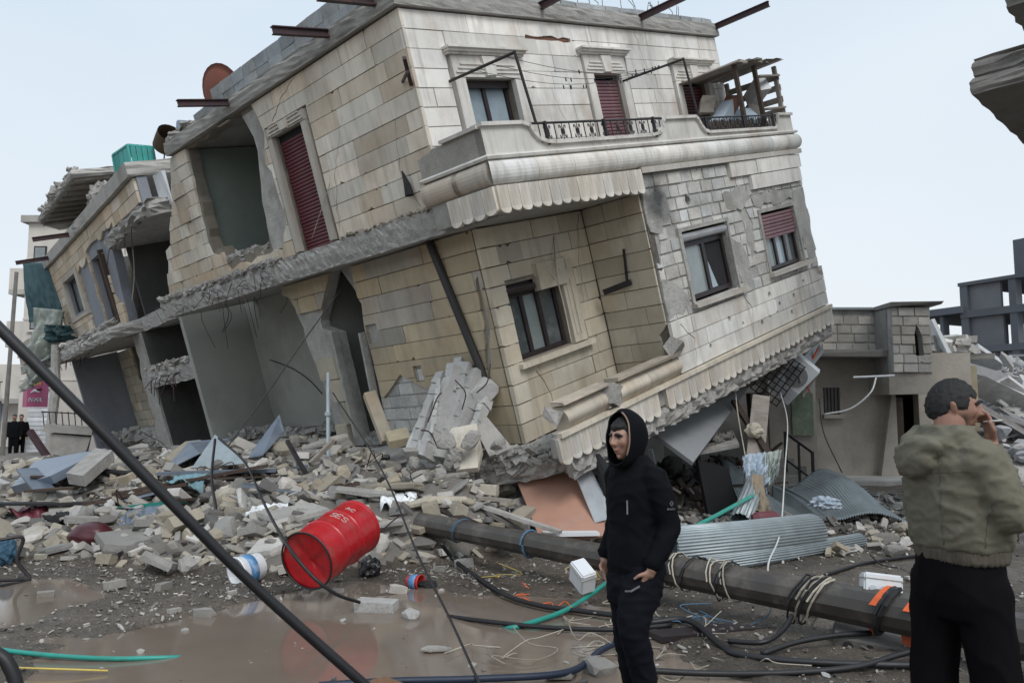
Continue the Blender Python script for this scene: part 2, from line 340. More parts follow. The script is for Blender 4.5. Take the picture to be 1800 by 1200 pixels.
# ---- upper storey, left (plane x = -.55)
PD = Plane('L', -.55)
open_up = ragged([(4.42, 5.86), (6.55, 5.86), (6.6, 4.6), (6.55, 3.95), (6.2, 3.95), (6.1, 3.62), (5.2, 3.72), (4.6, 3.62), (4.45, 4.4), (4.28, 4.9), (4.2, 5.4)], .05, .2, random.Random(5))
end_cut = ragged([(7.15, 6.0), (7.6, 5.3), (7.75, 5.0), (8.05, 4.7), (8.3, 4.35), (8.5, 4.3), (8.9, 3.3), (9.5, 3.3), (9.5, 6.1)], .05, .22, random.Random(6))
hD = [rect(2.70, 3.58, ZU, 5.22)] + open_up + end_cut
wl = wall('left_wall', PD, rect(.1, 9.4, ZU, ZR + .02), hD, .2, 'joint', house)
hDs = [rect(2.5, 3.78, ZU, 5.42)] + ragged([(4.25, 5.9), (6.6, 5.9), (6.68, 4.6), (6.62, 3.9), (6.2, 3.85), (6.1, 3.5), (4.15, 3.5), (3.82, 3.9), (3.85, 4.5), (4.0, 4.9), (3.8, 5.35), (4.0, 5.9)], .07, .2, random.Random(8)) + end_cut
blocks('stone_block', PD, .04, 6.6, ZU + .02, ZR, .252, (.55, 1.35), hDs + crack([(3.5, 5.45), (3.1, 5.7), (2.6, 5.86)], .012, 3) + crack([(2.45, 3.5), (2.2, 4.3), (1.7, 5.0)], .009, 4) + crack([(.5, 3.4), (.75, 4.0), (.6, 4.6)], .007, 5), 'stone', wl, upl, proud=.006, rnd=random.Random(21))
blocks('stone_block', PD, 6.5, 9.4, ZU + .02, ZR, .26, (.32, .62), hDs, 'stone', wl, lambda r, a, b: tuple(.9 * c for c in upl(r, a, b - .15)), proud=.02, rnd=random.Random(22), tilt=.05)
# exposed plaster strip right of the opening
wall('plaster_patch', PD, rect(3.85, 4.5, 3.55, 5.8), open_up + [rect(2.5, 3.8, 3, 5.45)], .012, 'mortar', house, d0=.014)
# room behind the opening (green plaster)
for nm, a, b in (('room_wall', (2.4, .32, ZU + .01), (2.5, 7.3, ZR)), ('room_wall', (-.33, 3.95, ZU + .01), (2.39, 4.05, ZR)), ('room_wall', (-.30, 6.72, ZU + .01), (2.39, 6.82, ZR))):
    MB().box(a, b).obj(nm, 'plaster_green', house)
MB().box((7.3, .32, ZU), (7.5, 7.3, ZR)).obj('right_wall', 'mortar', house)
MB().box((-.3, 7.2, ZU), (7.29, 7.38, ZR)).obj('back_wall', 'mortar', house)
# ---- mouldings round openings
def surround(parent, pl, a0, a1, b0, b1, w, m='stone', col=(.74, .715, .67), cor=True, top=.30):
    s = empty('window_surround', parent=parent)
    MB().prism(rect(a0 - w, a0, b0, b1), lambda a, b: pl.at(a, b, .0), lambda a, b: pl.at(a, b, .085), .01).obj('jamb', m, s, color=col)
    MB().prism(rect(a1, a1 + w, b0, b1), lambda a, b: pl.at(a, b, .0), lambda a, b: pl.at(a, b, .085), .01).obj('jamb', m, s, color=col)
    MB().prism(rect(a0 - w, a1 + w, b1 + .002, b1 + top), lambda a, b: pl.at(a, b, .0), lambda a, b: pl.at(a, b, .08), .01).obj('lintel', m, s, color=col)
    mb = MB()
    for k in range(3): mb.prism(rect(a0 - w * .75 + .05 * k, a1 + w * .75 - .05 * k, b1 + top * .2 + .055 * k, b1 + top * .2 + .02 + .055 * k), lambda a, b: pl.at(a, b, .079), lambda a, b: pl.at(a, b, .10))
    mb.prism([(.5 * (a0 + a1) - .1, b1 + .01), (.5 * (a0 + a1) + .1, b1 + .01), (.5 * (a0 + a1) + .14, b1 + top - .01), (.5 * (a0 + a1) - .14, b1 + top - .01)], lambda a, b: pl.at(a, b, .079), lambda a, b: pl.at(a, b, .125), .01)
    mb.obj('carved_moulding', m, s, color=col)
    if cor:
        mb = MB()
        for k, (d, h) in enumerate(((.12, .03), (.16, .035), (.2, .03))):
            z = b1 + top + .002 + sum((.03, .035, .03)[:k]); mb.prism(rect(a0 - w - d * .5, a1 + w + d * .5, z, z + h), lambda a, b: pl.at(a, b, 0), lambda a, b: pl.at(a, b, d), .004)
        mb.obj('cornice', m, s, color=tuple(c * .92 for c in col))
    return s
surround(house, PA, .30, 1.30, 3.7, 5.0, .2); surround(house, PA, 3.22, 3.98, ZU, 5.1, .2); surround(house, PA, 5.88, 6.84, ZU, 5.0, .2)
surround(house, PD, 2.70, 3.58, ZU + .04, 5.22, .13, col=(.56, .52, .46), cor=False, top=.16)
def shutter(parent, pl, a0, a1, b0, b1, d, m, step=.055, bow=.0):
    """roller shutter: every slat its own piece"""
    s = empty('roller_shutter', parent=parent); n = int((b1 - b0) / step); step = (b1 - b0) / n
    me = None
    for k in range(n):
        z = b0 + k * step
        if me is None:
            prof = [(d - .012, 0), (d + .006, .006), (d + .012, step * .5), (d + .006, step - .012), (d - .012, step - .004)]
            vs = [pl.at(a, b0 + h, q) - pl.at(0, b0, 0) for a in (a0, a1) for q, h in prof]
            mb = MB().add(vs, [(0, 1, 6, 5), (1, 2, 7, 6), (2, 3, 8, 7), (3, 4, 9, 8), (0, 5, 9, 4), (4, 3, 2, 1, 0), (5, 6, 7, 8, 9)])
            o = mb.obj('slat', m, s); me = o.data
        else: o = link('slat', me, None, s)
        o.location = pl.at(0, z, RND.uniform(-.004, .004)); o.rotation_euler = (RND.uniform(-.004, .004) * bow, 0, 0)
    return s
def window(parent, pl, a0, a1, b0, b1, d, panes, bars=.055, fm='window_frame', mull=1):
    w = MB()
    for r_ in (rect(a0, a0 + bars, b0, b1), rect(a1 - bars, a1, b0, b1), rect(a0 + bars, a1 - bars, b0, b0 + bars), rect(a0 + bars, a1 - bars, b1 - bars, b1)): w.prism(r_, lambda a, b: pl.at(a, b, d - .03), lambda a, b: pl.at(a, b, d + .03))
    n = len(panes); wd = (a1 - a0 - 2 * bars) / n
    for k in range(1, n): c = a0 + bars + wd * k; w.prism(rect(c - bars * .6, c + bars * .6, b0 + bars, b1 - bars), lambda a, b: pl.at(a, b, d - .03), lambda a, b: pl.at(a, b, d + .038))
    wo = w.obj('window', fm, parent)
    for k, pm in enumerate(panes):
        if pm is None: continue
        x0 = a0 + bars + wd * k; MB().prism(rect(x0 + .01, x0 + wd - .01, b0 + bars - .01, b1 - bars + .01), lambda a, b: pl.at(a, b, d - .008), lambda a, b: pl.at(a, b, d + .002 - .006 * (k % 2))).obj('pane', pm, wo)
    return wo
window(house, PA, .30, 1.30, 3.9, 5.0, -.14, ['pane_pale', 'pane_pale'])
MB().prism(rect(.3, 1.3, 4.9, 5.0), lambda a, b: PA.at(a, b, -.1), lambda a, b: PA.at(a, b, -.06)).obj('shutter_box', 'window_frame', house)
shutter(house, PA, 3.22, 3.98, ZU, 5.04, -.06, 'maroon_pale'); shutter(house, PA, 5.88, 6.84, ZU, 4.96, -.08, 'maroon')
shutter(house, PD, 2.72, 3.56, ZU + .02, 5.12, -.05, 'maroon'); MB().box((-.5, 2.7, 5.1), (-.38, 3.58, 5.22)).obj('shutter_box', 'soot_shade_black', house)
MB().prism(rect(1.80, 2.82, 5.605, 5.645), lambda a, b: PA.at(a, b, .001), lambda a, b: PA.at(a, b, .03)).obj('rusty_lintel', mat('rust', (.22, .10, .06), .9, .3), house)
# ---- roof edge: concrete blocks on the slab
r = random.Random(3)
for row, (ya, yb) in enumerate(((.1, 6.0), (.1, 5.0))):
    y = ya
    while y < yb:
        l = .4; j = lambda: r.uniform(-.008, .008)
        MB().box((-.52 + j(), y + .006, ZR + .275 + row * .195), (-.34, y + l - .006, ZR + .275 + row * .195 + .188), jit=.006).obj('roof_block', 'masonry', house, color=vary(r, (.36, .385, .40), .8, 1.1)); y += l
x = -.3
while x < 7.4:
    MB().box((x + .006, .12, ZR + .275), (x + .394, .3, ZR + .275 + .13), jit=.008).obj('roof_block', 'masonry', house, color=vary(r, (.40, .42, .43), .8, 1.1)); x += .4
def ibeam(p, q, parent, h=.11, w=.075, name='steel_beam'):
    p, q = Vector(p), Vector(q); mb = MB()
    mb.bar(p + Vector((0, 0, h / 2 - .008)), q + Vector((0, 0, h / 2 - .008)), w, .016).bar(p - Vector((0, 0, h / 2 - .008)), q - Vector((0, 0, h / 2 - .008)), w, .016).bar(p, q, .014, h - .034)
    return mb.obj(name, 'steel_beam', parent)
for y in (.35, 1.45, 4.5): ibeam((-.2, y, ZR + .19), (-1.55, y, ZR + .19), house)
for x in (2.2, 4.88, 7.55): ibeam((x, .5, ZR + .2), (x, -1.15, ZR + .2), house)
for k in range(26):   # bent starter bars
    a = r.uniform(-.2, 7.3); p = Vector((a, .25, ZR + .3)); MB().tube([p, p + Vector((r.uniform(-.03, .03), r.uniform(-.05, .05), .2)), p + Vector((r.uniform(-.08, .08), r.uniform(-.1, .1), r.uniform(.28, .42)))], .006, 5).obj('rebar', 'steel_beam', house)
# ---- balcony parapet along the front (plane y = -1.15) with its return on the left
BY = -1.15; XL = -.86; XR = 7.52
bal = empty('balcony', parent=house)
PB = Plane('F', BY)
stc = (.72, .70, .655)
def arc(cx, cz, rr, a0, a1, n=7): return [(cx + rr * cos(radians(a0 + (a1 - a0) * k / n)), cz + rr * sin(radians(a0 + (a1 - a0) * k / n))) for k in range(n + 1)]
g1 = [(-.16, 4.02), (-.02, 3.98), (.02, 3.9), (.10, 3.82), (.24, 3.77), (.4, 3.755), (2.62, 3.755), (2.84, 3.78), (2.96, 3.86), (3.0, 3.94), (3.06, 4.0)]
g2 = [(3.98, 4.0), (4.05, 3.95), (4.1, 3.86), (4.18, 3.78), (4.32, 3.74), (6.78, 3.73), (6.86, 3.78), (6.9, 3.9), (6.92, 3.98)]
top = [(XL, 4.02)] + g1 + g2 + [(XR, 3.97)]
mb = MB(); 
poly = top
for i in range(len(poly) - 1):
    (a, b), (c, d) = poly[i], poly[i + 1]; mb.prism([(a, 3.60), (c, 3.60), (c, d), (a, b)], lambda x, z: PB.at(x, z, -.12), lambda x, z: PB.at(x, z, 0))
mb.obj('parapet', 'stone', bal, color=stc)
mb = MB()
for seg in (top[:2], g1, [g1[-1], g2[0]], g2, [g2[-1], top[-1]]):
    for i in range(len(seg) - 1):
        a, b = Vector((seg[i][0], BY + .055, seg[i][1] + .022)), Vector((seg[i + 1][0], BY + .055, seg[i + 1][1] + .022)); d = (b - a).normalized() * .012
        mb.bar(a - d, b + d, .2, .045, up=(0, 1, 0) if False else (0, 0, 1))
mb.obj('coping', 'stone', bal, color=(.62, .60, .565))
Bz = [(0, 3.62), (.05, 3.63), (.06, 3.66), (.03, 3.685), (0, 3.69)]
path = [(XL, .05, -1, 0), (XL, BY, -.999, -.999), (XR, BY, .999, -.999), (XR, .05, 1, 0)]
band = lambda nm, prof, pth, c: sweep(nm, prof, pth, 'stone', bal, color=c)
band('ledge', [(-.05, 3.62)] + Bz[1:] + [(-.05, 3.69)], path, stc)
roll = [(-.08, 3.32)] + [(.0 + .09 * sin(radians(t)), 3.335 + .28 * (1 - cos(radians(t)) * 1.0) / 2) for t in range(0, 181, 18)] + [(-.08, 3.62)]
x = XL
seg = 0
while x < XR - .01:      # roll moulding: separate stones
    e = min(XR, x + r.uniform(.55, .95)); e = XR if XR - e < .4 else e
    band('roll_stone', roll, [(x + .003, BY, -1 if x == XL else 0, -1), (e - .003, BY, 1 if e == XR else 0, -1)], vary(r, stc, .92, 1.05)); x = e
for y0, y1 in ((BY + .1, -.55), (-.55, .05)): band('roll_stone', roll, [(XL, y1 - .003, -1, 0), (XL, y0 - .09, -1, 0)], (.55, .50, .43))
wall('parapet_return', Plane('L', XL), rect(BY + .002, .05, 3.69, 4.0), ragged([(-.35, 4.05), (.1, 4.05), (.1, 3.95), (-.2, 3.97)], .03, .1), .12, 'masonry', bal, color=(.45, .43, .39))
MB().box((XL - .05, BY + .03, 4.003), (XL + .13, -.45, 4.045)).obj('coping', 'stone', bal, color=(.60, .575, .535))
MB().box((XR - .12, BY + .122, 3.62), (XR, .05, 3.99)).obj('parapet_return', 'stone', bal, color=stc)
# balcony floor underside plate so the roll and fringe hang on something solid
MB().box((XL + .01, BY + .01, 3.02), (-.75, .0, 3.6)).obj('slab_edge', 'concrete', bal)
MB().box((-.745, BY + .01, 3.345), (XR - .01, BY + .08, 3.6)).obj('slab_edge', 'concrete', bal)
# scalloped fringe
def tongue_mesh(w, h):
    pts = [(-w / 2 + .003, 0), (-w / 2 + .003, -h + .05)] + [(w / 2 * cos(radians(t)) * .97, -h + .05 + .06 * sin(radians(t))) for t in range(195, 346, 25)] + [(w / 2 - .003, -h + .05), (w / 2 - .003, 0)]
    n = len(pts); vs = [(p[0], 0, p[1]) for p in pts] + [(p[0], -.055 - .018 * cos(p[0] / w * pi), p[1]) for p in pts]
    return vs, [tuple(range(n)), tuple(range(2 * n - 1, n - 1, -1))] + [(i, (i + 1) % n, n + (i + 1) % n, n + i) for i in range(n)]
tv, tf = tongue_mesh(.2, .32); tme = bpy.data.meshes.new('fringe_tongue'); tme.from_pydata(tv, [], tf); tme.materials.append(M['stone'])
def fringe(parent, p, q, n, skip=(), rz=0, seed=0):
    rr = random.Random(seed); p, q = Vector(p), Vector(q); w = (q - p).length / n
    for k in range(n):
        if k in skip: continue
        o = link('fringe_tongue', tme, None, parent, vary(rr, (.70, .665, .60), .88, 1.08))
        o.location = p.lerp(q, (k + .5) / n); o.rotation_euler = (rr.uniform(-.01, .03), rr.uniform(-.008, .008), rz); o.scale = (w / .2, 1, rr.uniform(.95, 1.06))
fringe(bal, (XL - .02, BY, 3.315), (2.12, BY, 3.30), 16, seed=1)
fringe(bal, (XL, -.35, 3.315), (XL, BY - .02, 3.315), 4, rz=-pi / 2, seed=2)
MB().box((2.13, BY - .06, 3.24), (XR + .05, BY + .0, 3.325)).obj('ledge', 'stone', bal, color=(.60, .57, .52))
MB().box((XL, BY + .001, 2.985), (2.05, BY + .1, 3.30)).obj('slab_edge', 'concrete', bal)
# wrought-iron railings
def scroll(c, s, flip=1):
    return [Vector((c[0] + flip * s * (1 - t * .75) * cos(t * 5.5 - 1.2) * .5, BY, c[1] + s * (1 - t * .75) * sin(t * 5.5 - 1.2) * .5)) for t in [k / 9 for k in range(10)]]
def railing(a0, a1, zb, zt, npan, posts):
    rl = MB().tube([(a0, BY, zt), (a1, BY, zt - .01)], .016, 6).tube([(a0 + .22, BY, zb), (a1 - .12, BY, zb - .01)], .011, 6).obj('railing', 'iron', bal)
    for p in posts: MB().bar((p, BY, zb - .04), (p, BY, zt + .02), .038).obj('post', 'iron', rl)
    w = (a1 - a0 - .3) / npan
    for k in range(npan + 1):
        x = a0 + .22 + w * k; MB().tube([(x, BY, zb), (x, BY, zt)], .008, 5).obj('baluster', 'iron', rl)
    for k in range(npan):
        x = a0 + .22 + w * (k + .5); zc = (zb + zt) / 2; s = (zt - zb) * .42; mb = MB()
        for fx in (1, -1):
            for fz in (1, -1):
                pts = [Vector((x + fx * (.02 + s * .55 * (.5 - .5 * cos(t * 3.6)) * (1 - .25 * t)), BY, zc + fz * (.01 + s * .8 * sin(t * 2.6) * (1 - .2 * t)))) for t in [q / 8 for q in range(9)]]; mb.tube(pts, .008, 4)
        mb.tube([(x, BY, zb), (x, BY, zt)], .007, 4); mb.box((x - .025, BY - .012, zc - .03), (x + .025, BY + .012, zc + .03)); mb.obj('scroll', 'iron', rl)
railing(-.05, 3.02, 3.79, 4.03, 9, (.3, 1.55, 2.78)); railing(4.02, 6.94, 3.77, 4.0, 10, (4.3, 5.6, 6.75))
MB().box((4.3, BY + .2, 3.7), (6.9, BY + .22, 3.98)).obj('railing_board', 'dark_wood', bal)
# clothes-line frames
for x0, zw, zp in ((.02, 4.95, 4.03), (4.0, 4.98, 3.98)):
    c = MB().tube([(x0, .05, zw), (x0 + .02, BY, zw - .04)], .02, 6).obj('clothes_frame', 'iron', bal); MB().tube([(x0 + .02, BY, zw - .02), (x0 + .12, BY, zp)], .02, 6).obj('post', 'iron', c)
for k in range(3):
    y = -.95 + .3 * k; pts = [(.05 + 3.95 * t, y, 4.93 - .18 * sin(pi * t) + .02 * k) for t in [q / 10 for q in range(11)]]; ln = MB().tube(pts, .004, 4).obj('clothes_line', 'cable_black', bal)
    for q in range(8): t = r.uniform(.35, 1); MB().box((.05 + 3.95 * t - .007, y - .006, 4.9 - .18 * sin(pi * t)), (.05 + 3.95 * t + .007, y + .006, 4.955 - .18 * sin(pi * t))).obj('peg', 'iron', ln)
# ---- lower storey, front: loggia wall (plane y = 0), corner pier, projecting bay (plane y = -1.15)
PC = Plane('F', 0.0)
hC = [rect(.0, 1.2, 1.08, 2.14)]
lw = wall('loggia_wall', PC, rect(-.18, 2.04, 0, ZC), hC, .2, 'joint', house)
blocks('stone_block', PC, .06, 2.04, .0, ZC - .02, .27, (.6, 1.2), [rect(-.12, 1.55, .98, 2.2)] + crack([(1.95, 2.9), (1.75, 2.3), (1.62, 1.6)], .008, 6) + crack([(.3, .9), (.5, .5), (.45, .05)], .008, 7), 'stone', lw, logc, rnd=random.Random(31), th=.045)
blocks('pier_stone', PC, -.26, .055, .0, ZC - .02, .27, (.9, 1.0), [], 'stone', lw, lambda r, a, b: vary(r, (.60, .54, .43), .93, 1.06), rnd=random.Random(32), th=.07)
s = empty('window_surround', parent=house); cc = (.54, .49, .40)
for nm, rc, d in (('jamb', rect(1.22, 1.52, 1.06, 2.3), .07), ('jamb', rect(-.11, -.01, 1.06, 1.7), .06), ('lintel', rect(.66, 1.4, 2.16, 2.36), .07), ('carved_keystone', rect(.68, 1.32, 1.95, 2.34), .115)):
    MB().prism(rc, lambda a, b: PC.at(a, b, 0), lambda a, b: PC.at(a, b, d), .015).obj(nm, 'stone', s, color=cc)
mb = MB()
for k in range(2): mb.tube([PC.at(1.3 + .1 * k, 1.2, .075), PC.at(1.3 + .1 * k, 2.0, .075)], .018, 6)
mb.tube([PC.at(.85 + .32 * t, 2.14 + .08 * sin(t * 9), .12) for t in [q / 14 for q in range(15)]], .014, 5); mb.obj('carved_moulding', 'stone', s, color=cc)
MB().box((-.05, -.15, .985), (1.6, .0, 1.055)).obj('sill', 'stone', s, color=cc)
window(house, PC, .02, 1.18, 1.09, 2.0, -.1, ['pane_dark', 'pane_mid', 'pane_dark'], .06)
MB().box((.02, .06, 2.0), (1.18, .2, 2.14)).obj('shutter_box', 'window_frame', house)
MB().tube([(.03, -.02, 2.06), (.64, -.02, 2.04)], .055, 10).obj('shutter_roll', 'window_frame', house)
# bay
hB = [rect(2.86, 4.28, 1.2, 2.3), rect(5.5, 6.86, 1.24, 2.3), [(3.29 + .09 * cos(t), 2.75 + .085 * sin(t)) for t in [q * pi / 4 for q in range(8)]]]
bw = wall('bay_wall', PB, rect(2.08, 7.5, .0, 3.24), hB, .16, 'mortar', house, d0=-.03)
spall = ragged([(2.0, 2.7), (2.35, 2.6), (2.3, 2.2), (2.2, 1.9), (2.0, 2.0)], .08, .2, random.Random(9)) + ragged([(4.7, 2.5), (5.0, 2.55), (5.2, 2.2), (5.1, 1.7), (4.9, 1.5), (4.85, 1.9), (4.95, 2.2)], .08, .2, random.Random(10))
PBm = Plane('F', BY + .03)
blocks('masonry_block', PBm, 2.1, 7.48, 1.06, 3.22, .196, (.24, .42), hB + spall + [rect(4.7, 7.5, 2.98, 3.3), rect(5.36, 7.42, 2.71, 2.985)], 'masonry', bw, greyb, rnd=random.Random(33), th=.02, gap=.028, vgap=.022, proud=.008, skip=.03)
pits = [[(a + s_ * cos(t), b + s_ * sin(t)) for t in [q * 2 * pi / 6 for q in range(6)]] for a, b, s_ in ((3.7, .78, .05), (4.1, .62, .04), (5.2, .9, .06), (5.5, .68, .05), (4.75, .5, .05), (6.1, .72, .05), (6.6, .9, .045), (3.0, .5, .04), (5.9, .45, .05))]
PBf = Plane('F', BY + .025)
blocks('stone_block', PBf, 2.06, 7.5, .30, 1.06, .253, (.7, 1.5), pits + crack([(4.3, 1.1), (4.5, .8), (4.4, .3)], .012, 8) + crack([(2.3, 1.0), (2.6, .7), (2.5, .35)], .01, 9) + ragged([(6.9, 1.1), (7.5, 1.1), (7.5, .85), (7.2, .95)], .03, .1, random.Random(17)), 'stone', bw, bayc, rnd=random.Random(34), th=.06)
blocks('stone_block', PBf, 4.72, 7.5, 2.98, 3.235, .26, (.8, 1.6), [], 'stone', bw, bayc, rnd=random.Random(35), th=.065)
blocks('stone_block', PBf, 5.38, 7.4, 2.72, 2.975, .26, (.9, 2.2), [], 'stone', bw, bayc, rnd=random.Random(36), th=.065)
for k, pg in enumerate(([(2.12, 2.95), (2.7, 2.9), (2.75, 2.6), (2.4, 2.35), (2.12, 2.4)], [(4.36, 2.75), (5.0, 2.85), (5.3, 2.6), (4.9, 2.42), (4.4, 2.5)], [(4.38, 2.0), (4.66, 1.9), (4.8, 1.4), (4.6, 1.1), (4.38, 1.12)], [(6.96, 2.55), (7.46, 2.6), (7.46, 1.15), (7.1, 1.2), (6.97, 1.7)], [(2.12, 1.7), (2.5, 1.55), (2.76, 1.3), (2.5, 1.1), (2.12, 1.1)], [(5.3, 2.62), (6.2, 2.68), (6.9, 2.6), (6.9, 2.42), (5.4, 2.42)])):
    mb = MB()
    for t in ragged(pg, .06, .14, random.Random(600 + k)): mb.prism(t, lambda a, b: PBm.at(a, b, .0), lambda a, b: PBm.at(a, b, .026 + .003 * (k % 3)))
    mb.obj('plaster_patch', 'mortar', bw)
PE2 = Plane('L', 2.08)
bs = wall('bay_side_wall', PE2, rect(BY + .03, -.002, 0, ZC), [], .15, 'joint', house)
blocks('stone_block', PE2, BY + .04, -.05, .0, ZC - .01, .27, (.7, 1.3), ragged([(BY, 1.1), (BY + .2, .9), (BY + .12, .45), (BY, .4)], .03, .1), 'stone', bs, logc, rnd=random.Random(37), th=.03)
MB().box((7.34, BY + .132, 0), (7.5, 9.5, ZC)).obj('right_wall', 'mortar', house)
# bay windows
window(house, PB, 2.9, 4.24, 1.24, 2.12, -.12, ['pane_mid', None], .07); MB().prism([(3.62, 1.32), (3.84, 1.32), (3.68, 1.75)], lambda a, b: PB.at(a, b, -.125), lambda a, b: PB.at(a, b, -.115)).obj('pane_shard', 'pane_pale', house)
MB().box((2.9, BY + .13, 1.3), (4.2, BY + .15, 2.1)).obj('curtain', 'soot_shade_black', house)  # flat near-black sheet closing the opening behind the panes
MB().tube([(2.88, BY + .05, 2.2), (4.26, BY + .05, 2.2)], .07, 10).obj('shutter_roll', mat('aluminium', (.35, .35, .36), .45, .2, bump=.1, metal=.5), house)
window(house, PB, 5.52, 6.84, 1.27, 1.95, -.1, ['pane_mid', 'pane_pale', 'pane_dark'], .06); shutter(house, PB, 5.54, 6.84, 1.82, 2.26, -.03, 'maroon_pale', bow=1)
for a0, a1, z in ((2.78, 4.42, 1.2), (5.4, 7.0, 1.24)):
    MB().box((a0, BY - .1, z - .075), (a1, BY + .1, z - .002), jit=.012).obj('sill', 'stone', house, color=(.55, .52, .47))
for a0, a1, z0, z1 in ((2.80, 2.86, 1.2, 2.36), (2.8, 4.34, 2.3, 2.36), (4.28, 4.34, 1.2, 2.3), (5.44, 5.5, 1.24, 2.36), (5.44, 6.92, 2.3, 2.36), (6.86, 6.92, 1.24, 2.3)):
    MB().box((a0, BY - .02, z0), (a1, BY + .05, z1), jit=.008).obj('window_reveal', 'mortar', house)
# loggia balustrade: what is left of the rolled parapet, and the lower fringe
roll2 = [(-.12, .27)] + [(.01 + .10 * sin(radians(t)), .29 + .27 * (t / 180)) for t in range(0, 181, 20)] + [(-.1, .585), (-.12, .57)]
lb = empty('loggia_parapet', parent=house)
for a, b in ((-.62, .28), (.5, 1.2), (1.206, 2.02)): sweep('roll_stone', roll2, [(a, BY, 0, -1), (b, BY, 0, -1)], 'stone', lb, color=(.60, .54, .45))
for a, b in ((-.66, .3), (.48, 2.02)): MB().box((a, BY - .12, .588), (b, BY + .1, .635), jit=.015).obj('coping', mat('worn_coping', (.40, .345, .28), .9, .3, stain=.5), lb)
MB().box((-.78, BY - .09, .225), (7.52, BY + .0, .285)).obj('ledge', 'stone', lb, color=(.60, .545, .45))
MB().box((-.8, BY + .012, -.02), (7.5, BY + .12, .22)).obj('slab_edge', 'concrete', lb)
fringe(lb, (-.82, BY + .01, .222), (7.56, BY + .01, .222), 42, skip=(11,), seed=3)
for k, (a, b, c_) in enumerate(((.36, .45, .2), (-.75, .5, .12), (2.0, .7, .16))):
    MB().box((-c_, -c_ * .6, -c_ * .7), (c_, c_ * .6, c_ * .7), Matrix.Translation((a, BY - .02, b)) @ Euler((.4 * k, .3, .5)).to_matrix().to_4x4(), jit=.05).obj('broken_stone', 'broken', lb)
# leftover bracket on the bay side and the black drain pipe
mb = MB().bar((2.02, -.62, 1.75), (2.0, -.7, 2.25), .03).bar((2.0, -.7, 1.75), (1.9, -.25, 1.68), .05, .09); mb.obj('iron_bracket', 'iron', house)
MB().tube([(-.3, .85, ZC), (-.3, .42, 1.1), (-.32, .36, .7)], .06, 10).obj('drain_pipe', mat('pipe_black', (.035, .033, .033), .5, .2, bump=.2), house)
# ---- lower storey, left (plane x = -.2)
PE = Plane('L', -.2)
dark = [[(2.92, 2.0), (3.8, 2.05), (3.84, .0), (3.08, .0)], [(2.92, 1.98), (2.84, 2.35), (3.25, 2.97), (3.5, 2.97), (4.2, 2.22), (4.2, 2.1), (3.8, 1.96)]]
hE = dark + ragged([(4.9, 2.7), (5.3, 2.86), (6.6, 2.97), (9.3, 2.99), (9.7, 2.4), (9.75, 1.6), (9.9, .7), (9.95, -.05), (4.62, -.05), (4.55, .6), (4.75, 1.7)], .05, .25, random.Random(12)) + [rect(9.8, 11, 0, 3)]
le = wall('left_wall', PE, rect(.0, 3.38, 0, ZC), hE, .18, 'mortar', house); wall('plaster_pier', PE, rect(3.382, 5.2, 0, ZC), hE, .18, 'mortar', house)
fall = ragged([(1.9, .95), (2.3, 1.15), (2.7, .9), (3.2, .65), (3.2, .0), (.9, .0), (1.3, .35), (1.5, .8)], .05, .3, random.Random(14)) + [rect(2.6, 2.9, 1.7, 2.0), rect(1.75, 1.95, 1.0, 1.25)]
blocks('stone_block', PE, .03, 2.92, .0, ZC - .02, .272, (.9, 1.9), dark + fall + ragged([(.10, 2.35), (.16, 2.3), (.2, 1.7), (.32, 1.3), (.42, .9), (.32, .9), (.2, 1.25), (.1, 1.7)], .02, .12, random.Random(15)), 'stone', le, tan, rnd=random.Random(38), th=.05, proud=.008)
blocks('masonry_block', PE, .9, 3.1, .02, 1.2, .2, (.3, .5), dark, 'masonry', le, greyb, rnd=random.Random(39), th=.012, gap=.025, vgap=.02)
blocks('stone_block', PE, 3.5, 5.1, 2.42, ZC - .02, .27, (.5, .9), dark + ragged([(4.9, 2.72), (5.3, 2.9), (5.3, 2.3), (4.7, 2.3)], .03, .1) + ragged([(3.4, 2.3), (4.0, 2.3), (3.75, 2.7), (3.4, 3.0)], .03, .1), 'stone', le, tan, rnd=random.Random(40), th=.05)
blocks('pier_stone', PE, 3.86, 4.5, .0, 1.6, .42, (.3, .6), hE[:2], 'stone', le, lambda r, a, b: (.46, .42, .33), rnd=random.Random(41), th=.07, skip=.3, tilt=.1)
# door frame fragments
for p, q in (((-.28, 2.98, 1.9), (-.3, 3.1, .2)), ((-.26, 3.8, 2.0), (-.28, 3.84, .2))): MB().bar(p, q, .05, .12).obj('door_frame', 'mortar', house)
MB().box((.9, 2.2, 0), (.95, 4.29, ZC)).obj('passage_wall', 'soot_shade_black', house); MB().box((.26, 2.15, 0), (.89, 2.2, ZC)).obj('passage_wall', 'soot_shade_black', house); MB().box((1.39, 9.55, 0), (7.33, 9.7, ZC)).obj('back_wall', 'mortar', house)  # near-black passage walls carry the doorway's shade in their colour
MB().box((-.015, 2.22, ZC - .05), (.89, 4.29, ZC - .005)).obj('passage_ceiling', 'soot_shade_black', house)  # ceiling added to deepen the doorway's darkness, in the same near-black
for a, b, m_ in (((-.19, 9.55, .0), (1.38, 9.7, ZC), 'plaster_grey'), ((1.30, 4.2, .0), (1.38, 9.54, ZC), 'plaster_grey'), ((-.02, 4.3, .0), (1.29, 4.38, ZC), 'plaster_grey')): MB().box(a, b).obj('room_wall', m_, house)
MB().box((.2, .25, .0), (.25, 2.2, ZC)).obj('room_wall', 'soot_shade_black', house)
